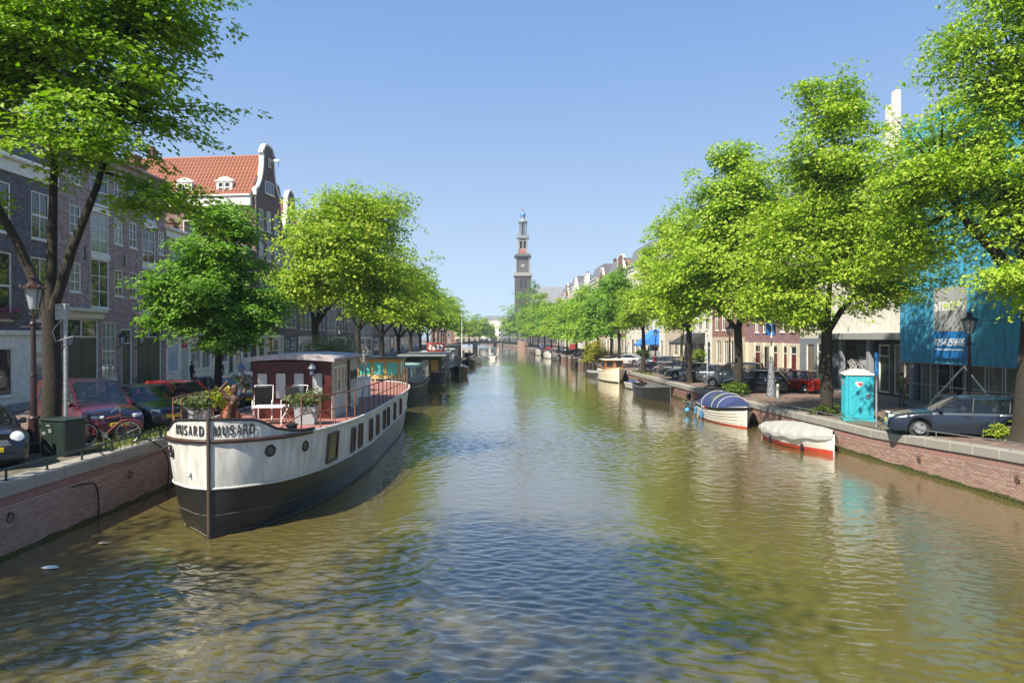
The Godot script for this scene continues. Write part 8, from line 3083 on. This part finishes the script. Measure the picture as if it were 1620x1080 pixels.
	grass_patch("grass_verge", "dry weeds along the quay edge by the bicycle racks", 13.1, 64.0, 72.0, 1.1, 700, false)
	# portable toilet
	toilet()
	# poles
	t = thing("sign_pole", "grey pole with a blue upper end beside the portable toilet", "pole", Vector3(14.3, yr(27) + 0.012, -26.75))
	b = MB.new()
	b.tube([Vector3(0, 0, 0), Vector3(0, 2.3, 0)], 0.04, 8)
	obj("pole", b, zinc, t)
	b = MB.new()
	b.cbox(Vector3(-0.055, 2.05, -0.05), Vector3(0.055, 2.95, 0.05), 0.01)
	obj("blue_sleeve", b, mat("pole_blue", Color(0.03, 0.16, 0.45), 0.5), t)
	t = thing("bottle_bank", "blue waste bin on a dark post near the scaffold", "bin", Vector3(20.0, yr(39) + 0.004, -38.0))
	b = MB.new()
	b.cbox(Vector3(-0.12, 0, -0.12), Vector3(0.12, 1.05, 0.12), 0.02)
	obj("post", b, mat("navy_post", Color(0.01, 0.02, 0.05), 0.5), t)
	b = MB.new()
	b.lathe(Vector3(-0.3, 0.75, 0), [[0.24, 0], [0.26, 0.5], [0.28, 0.52], [0.12, 0.7], [0, 0.72]], 12)
	obj("bin", b, mat("bin_blue", Color(0.015, 0.1, 0.32), 0.5), t)
	t = thing("parking_sign", "blue sign on a pale wrapped pole near the black hatchback", "sign", Vector3(15.6, yr(41) + 0.004, -41.0))
	b = MB.new()
	b.lathe(Vector3.ZERO, [[0.3, 0], [0.24, 0.6], [0.2, 1.4], [0.12, 2.2], [0.08, 2.4]], 9)
	obj("wrapping", b, mat("wrap_sheet", Color(0.4, 0.44, 0.5), 0.6, {"t": "moss", "sc": 1.0}), t)
	b = MB.new()
	b.tube([Vector3(0, 2.3, 0), Vector3(0, 4.6, 0)], 0.05, 8)
	obj("pole", b, white_paint(), t)
	b = MB.new()
	b.cbox(Vector3(-0.35, 3.7, -0.03), Vector3(0.25, 4.4, 0.03), 0.02)
	obj("sign_plate", b, mat("sign_blue", Color(0.02, 0.12, 0.4), 0.5), t)
	t = thing("sign_pole", "slim light blue-grey pole beside the people carrier", "pole", Vector3(14.9, yr(50) + 0.004, -52.0))
	b = MB.new()
	b.tube([Vector3(0, 0, 0), Vector3(0, 3.7, 0)], 0.045, 8)
	obj("pole", b, mat("pole_pale_blue", Color(0.35, 0.42, 0.5), 0.5), t)
	b = MB.new()
	b.lathe(Vector3(0, 3.7, 0), [[0.055, 0], [0.055, 0.04], [0, 0.07]], 8)
	obj("pole_cap", b, iron(), t)
	b = MB.new()
	b.lathe(Vector3.ZERO, [[0.075, 0], [0.07, 0.85], [0.09, 0.88], [0.09, 0.98], [0.0, 1.04]], 10)
	var bo := obj("bollard", b, white_paint())
	bo.position = Vector3(14.5, yr(37) + 0.004, -37.2)
	tag(bo, "short pale bollard on the quay before the wrapped pole", "bollard")
	# wooden piles in the water
	var pile_m := mat("wet_timber", Color(0.07, 0.055, 0.045), 0.85, {"t": "bark", "sc": Vector3(2, 0.5, 2)})
	for q in [[121, 0.55, "wooden pile in the water, farthest of the row by the bush"], [114, 0.6, "wooden pile in the row by the bush, next to the farthest"], [107, 0.7, "thick wooden pile in the middle of the row by the bush"], [106.4, 1.2, "thick double pile against the quay by the bush"], [97, 0.6, "wooden pile before the yellow-green bush"], [91, 0.6, "wooden pile next to the yellow-green bush"]]:
		b = MB.new()
		b.lathe(Vector3.ZERO, [[0.2, -0.8], [0.19, 1.3], [0.16, 1.42], [0.0, 1.45]], 10)
		var o := obj("mooring_pile", b, pile_m)
		o.position = Vector3(xr(q[0]) - q[1], 0, -q[0])
		tag(o, q[2], "pile", "mooring piles by the bush")
	# bush hanging over the quay edge, shrub at the broad elm, weeds at trunks
	tree("bush", "big yellow-green bush spilling over the quay edge", "", Vector3(xr(97) + 0.9, yr(97), -97.0), 0.0, 0.2, [[0, 1.6, 0, 2.6, 1.9, 2.6, 260], [-0.8, 0.4, 0.5, 1.8, 1.2, 2.0, 110]], [16, 0.5, 0.22], Color(0.310, 0.295, 0.020), 301)
	tree("bush", "green bush at the foot of the broad elm", "", Vector3(13.75, yr(41) + 0.0, -41.3), 0.0, 0.2, [[0, 0.6, 0, 0.75, 0.7, 0.7, 90]], [16, 0.22, 0.12], Color(0.120, 0.195, 0.018), 302)
	tree("bush", "tuft of bright weeds between the estate car and the leaning elm", "", Vector3(16.0, yr(22), -22.35), 0.0, 0.1, [[0, 0.25, 0, 0.14, 0.25, 0.14, 9]], [12, 0.12, 0.08], Color(0.280, 0.350, 0.025), 303)
	tree("bush", "weeds around the foot of the straight elm", "", Vector3(14.55, yr(31), -31.1), 0.0, 0.1, [[0, 0.12, 0, 0.7, 0.2, 0.5, 40]], [14, 0.14, 0.1], Color(0.095, 0.150, 0.018), 304)
	tree("bush", "leafy green shrubs before the house with the blue awning", "", Vector3(19.2, yr(100), -99.0), 0.0, 0.1, [[0, 1.5, 0, 1.6, 1.8, 1.8, 120]], [14, 0.5, 0.24], Color(0.165, 0.270, 0.025), 305)
	tree("bush", "climbing plant on the front beside the black awning", "", Vector3(20.0, yr(73), -72.5), 0.0, 0.1, [[0, 1.6, 0, 0.8, 1.7, 0.9, 70]], [14, 0.4, 0.2], Color(0.170, 0.235, 0.030), 306)
	# bicycle racks
	rng.seed = 15
	for k in 16:
		var d := 65.0 + k * 0.72
		bicycle(Vector3(xr(d) + 2.2 + rng.randf() * 0.3, yr(d) + 0.004, -d), PI - 0.4 + rng.randf_range(-0.2, 0.2), "%s bicycle in the packed row beside the slim elm" % ["black", "dark red", "grey", "navy"][k % 4], "bicycles in the packed row", k % 4, true, rng.randf_range(-0.12, 0.12))
	for k in 6:
		var d := 57.5 + k * 2.9
		bicycle(Vector3(fr(d) - 1.4, yr(d) + 0.11, -d), PI / 2 + rng.randf_range(-0.1, 0.1), "%s bicycle standing against the lilac and pink house fronts" % ["black", "dark red", "grey", "navy"][(k + 1) % 4], "bicycles along the house fronts", (k + 1) % 4, true, 0.1)
	var board := thing("notice_board", "dark red board standing on the quay behind the piles", "sign", Vector3(xr(134) + 2.4, yr(134) + 0.004, -134.0), 0.1)
	b = MB.new()
	b.cbox(Vector3(-0.8, 1.2, -0.04), Vector3(0.8, 2.3, 0.04), 0.02)
	obj("panel", b, mat("board_red", Color(0.3, 0.03, 0.03), 0.6), board)
	for x in [-0.7, 0.7]:
		b = MB.new()
		b.cbox(Vector3(x - 0.04, 0, -0.1), Vector3(x + 0.04, 2.2, -0.041), 0.008)
		obj("post", b, iron(), board)
	# litter floating by the wall
	for q in [[-9.3, 15.5, 0.17, "crumpled brown packet floating by the quay wall"], [-9.4, 13.85, 0.2, "white plastic scrap floating by the quay wall"]]:
		b = MB.new()
		rng.seed = int(q[1] * 10)
		var ring := []
		for i in 4:
			var row := PackedVector3Array()
			for k in 7:
				var a := TAU * k / 6
				var rr: float = q[2] * (1.0 - i / 3.4) * rng.randf_range(0.7, 1.1)
				row.append(Vector3(cos(a) * rr, 0.015 + 0.012 * i + rng.randf() * 0.01, sin(a) * rr * 0.6))
			ring.append(row)
		b.loft(ring, false)
		var o := obj("litter", b, mat("litter_%d" % int(q[1]), Color(0.7, 0.7, 0.7) if q[2] > 0.18 else Color(0.4, 0.28, 0.2), 0.7))
		o.position = Vector3(q[0], 0.0, -q[1])
		tag(o, q[3], "litter")


func grass_patch(called: String, label: String, x: float, d0: float, d1: float, w: float, count: int, left: bool) -> void:
	var b := MB.new()
	rng.seed = int(d0 * 7)
	for k in count:
		var d := rng.randf_range(d0, d1)
		var p := Vector3(x + rng.randfn() * w * 0.3, (yl(d) if left else yr(d)) - 0.01, -d)
		var h := rng.randf_range(0.08, 0.32)
		var lean := Vector3(rng.randf_range(-0.5, 0.5), 1, rng.randf_range(-0.5, 0.5)) * h
		var s := Vector3(rng.randf_range(-1, 1), 0, rng.randf_range(-1, 1)).normalized() * 0.012
		b.col = Color(0.07, 0.13, 0.02).lerp(Color(0.25, 0.26, 0.05), rng.randf())
		b.tri(p - s, p + s, p + lean)
	var o := obj(called, b.mesh(true), mat("grass_blades", Color(1, 1, 1), 0.7, {"vc": true, "bl": Color(0.5, 0.6, 0.3)}))
	o.set_meta("kind", "stuff")
	tag(o, label, "grass")


func toilet() -> void:
	var t := thing("portable_toilet", "turquoise portable toilet with a white roof and a heart on its door", "portable toilet", Vector3(14.85, yr(29) + 0.004, -29.3), -0.32)
	var tq := mat("toilet_turquoise", Color(0.035, 0.40, 0.52), 0.45, {"t": "mottle", "sc": 0.7})
	var white := mat("toilet_white", Color(0.62, 0.64, 0.62), 0.6, {"t": "mottle", "sc": 0.8})
	var b := MB.new()
	b.cbox(Vector3(-0.55, 0.12, -0.55), Vector3(0.55, 2.02, 0.5), 0.03)
	obj("cabin", b, tq, t)
	b = MB.new()
	b.cbox(Vector3(-0.62, 0.0, -0.62), Vector3(0.62, 0.12, 0.6), 0.02)
	obj("skid", b, mat("toilet_teal_dark", Color(0.03, 0.3, 0.33), 0.5), t)
	# ribbed sides
	for k in 5:
		b = MB.new()
		b.cbox(Vector3(-0.575, 0.25, -0.45 + k * 0.2), Vector3(-0.551, 1.9, -0.36 + k * 0.2), 0.008)
		obj("side_rib", b, tq, t)
	b = MB.new()
	b.cbox(Vector3(-0.42, 0.14, 0.501), Vector3(0.42, 1.95, 0.53), 0.012)
	var door := obj("door", b, tq, t)
	for q in [[-0.32, 0.25, 0.25, 0.85], [-0.32, 1.0, 0.25, 1.6]]:
		b = MB.new()
		b.bar(Vector3(q[0], q[1], 0.54), Vector3(q[2], q[3], 0.54), 0.02, 0.045)
		obj("pressed_rib", b, tq, door)
	for x in [-0.48, 0.48]:
		b = MB.new()
		b.cbox(Vector3(x - 0.06, 0.12, 0.501), Vector3(x + 0.06, 2.0, 0.545), 0.015)
		obj("corner_post", b, tq, t)
	b = MB.new()
	b.cbox(Vector3(0.26, 0.98, 0.531), Vector3(0.38, 1.2, 0.57), 0.02)
	obj("latch", b, mat("latch_grey", Color(0.3, 0.32, 0.33), 0.5), door)
	# heart: white, its lower half red
	for half in 2:
		b = MB.new()
		var poly := PackedVector2Array()
		for k in 25:
			var a := TAU * k / 24
			var p := Vector2(16 * pow(sin(a), 3.0), 13 * cos(a) - 5 * cos(2 * a) - 2 * cos(3 * a) - cos(4 * a)) * 0.0095
			if half == 1:
				p = p * 0.62 + Vector2(0.05, 0.0)
			if k < 24:
				poly.append(p)
		b.place(Transform3D(Basis.IDENTITY, Vector3(-0.02, 1.58, 0)))
		b.prism(poly, 0.531 + half * 0.004, 0.534 + half * 0.004)
		obj("heart", b, [white, mat("heart_red", Color(0.55, 0.05, 0.04), 0.5)][half], door)
	b = MB.new()
	b.box(Vector3(-0.579, 1.5, -0.3), Vector3(-0.5755, 1.72, 0.12))
	obj("sticker", b, white, t)
	for k in 3:
		b = MB.new()
		b.box(Vector3(-0.581, 1.54 + k * 0.055, -0.24), Vector3(-0.5795, 1.57 + k * 0.055, 0.0 + 0.03 * k))
		obj("sticker_print", b, mat("sticker_red", Color(0.4, 0.05, 0.04), 0.5), t)
	b = MB.new()
	var rings := []
	for i in 7:
		var z := lerpf(-0.62, 0.58, i / 6.0)
		var row := PackedVector3Array()
		for k in 9:
			var s := k / 4.0 - 1.0
			row.append(Vector3(s * 0.62, 2.0 + 0.2 * (1.0 - pow(absf(s), 2.5)) * (1.0 - 0.5 * pow(absf(i / 3.0 - 1.0), 3.0)), z))
		row.append(Vector3(0.62, 1.96, z))
		row.append(Vector3(-0.62, 1.96, z))
		rings.append(row)
	b.loft(rings, true, true)
	obj("roof", b, white, t)


func _ready() -> void:
	light_and_camera()
	make_textures()
	build_water()
	build_banks()
	build_quay_walls()
	build_houses_left()
	build_houses_right()
	build_church()
	build_far_bridge()
	build_trees()
	build_cars()
	build_boats()
	build_street()
	build_people()
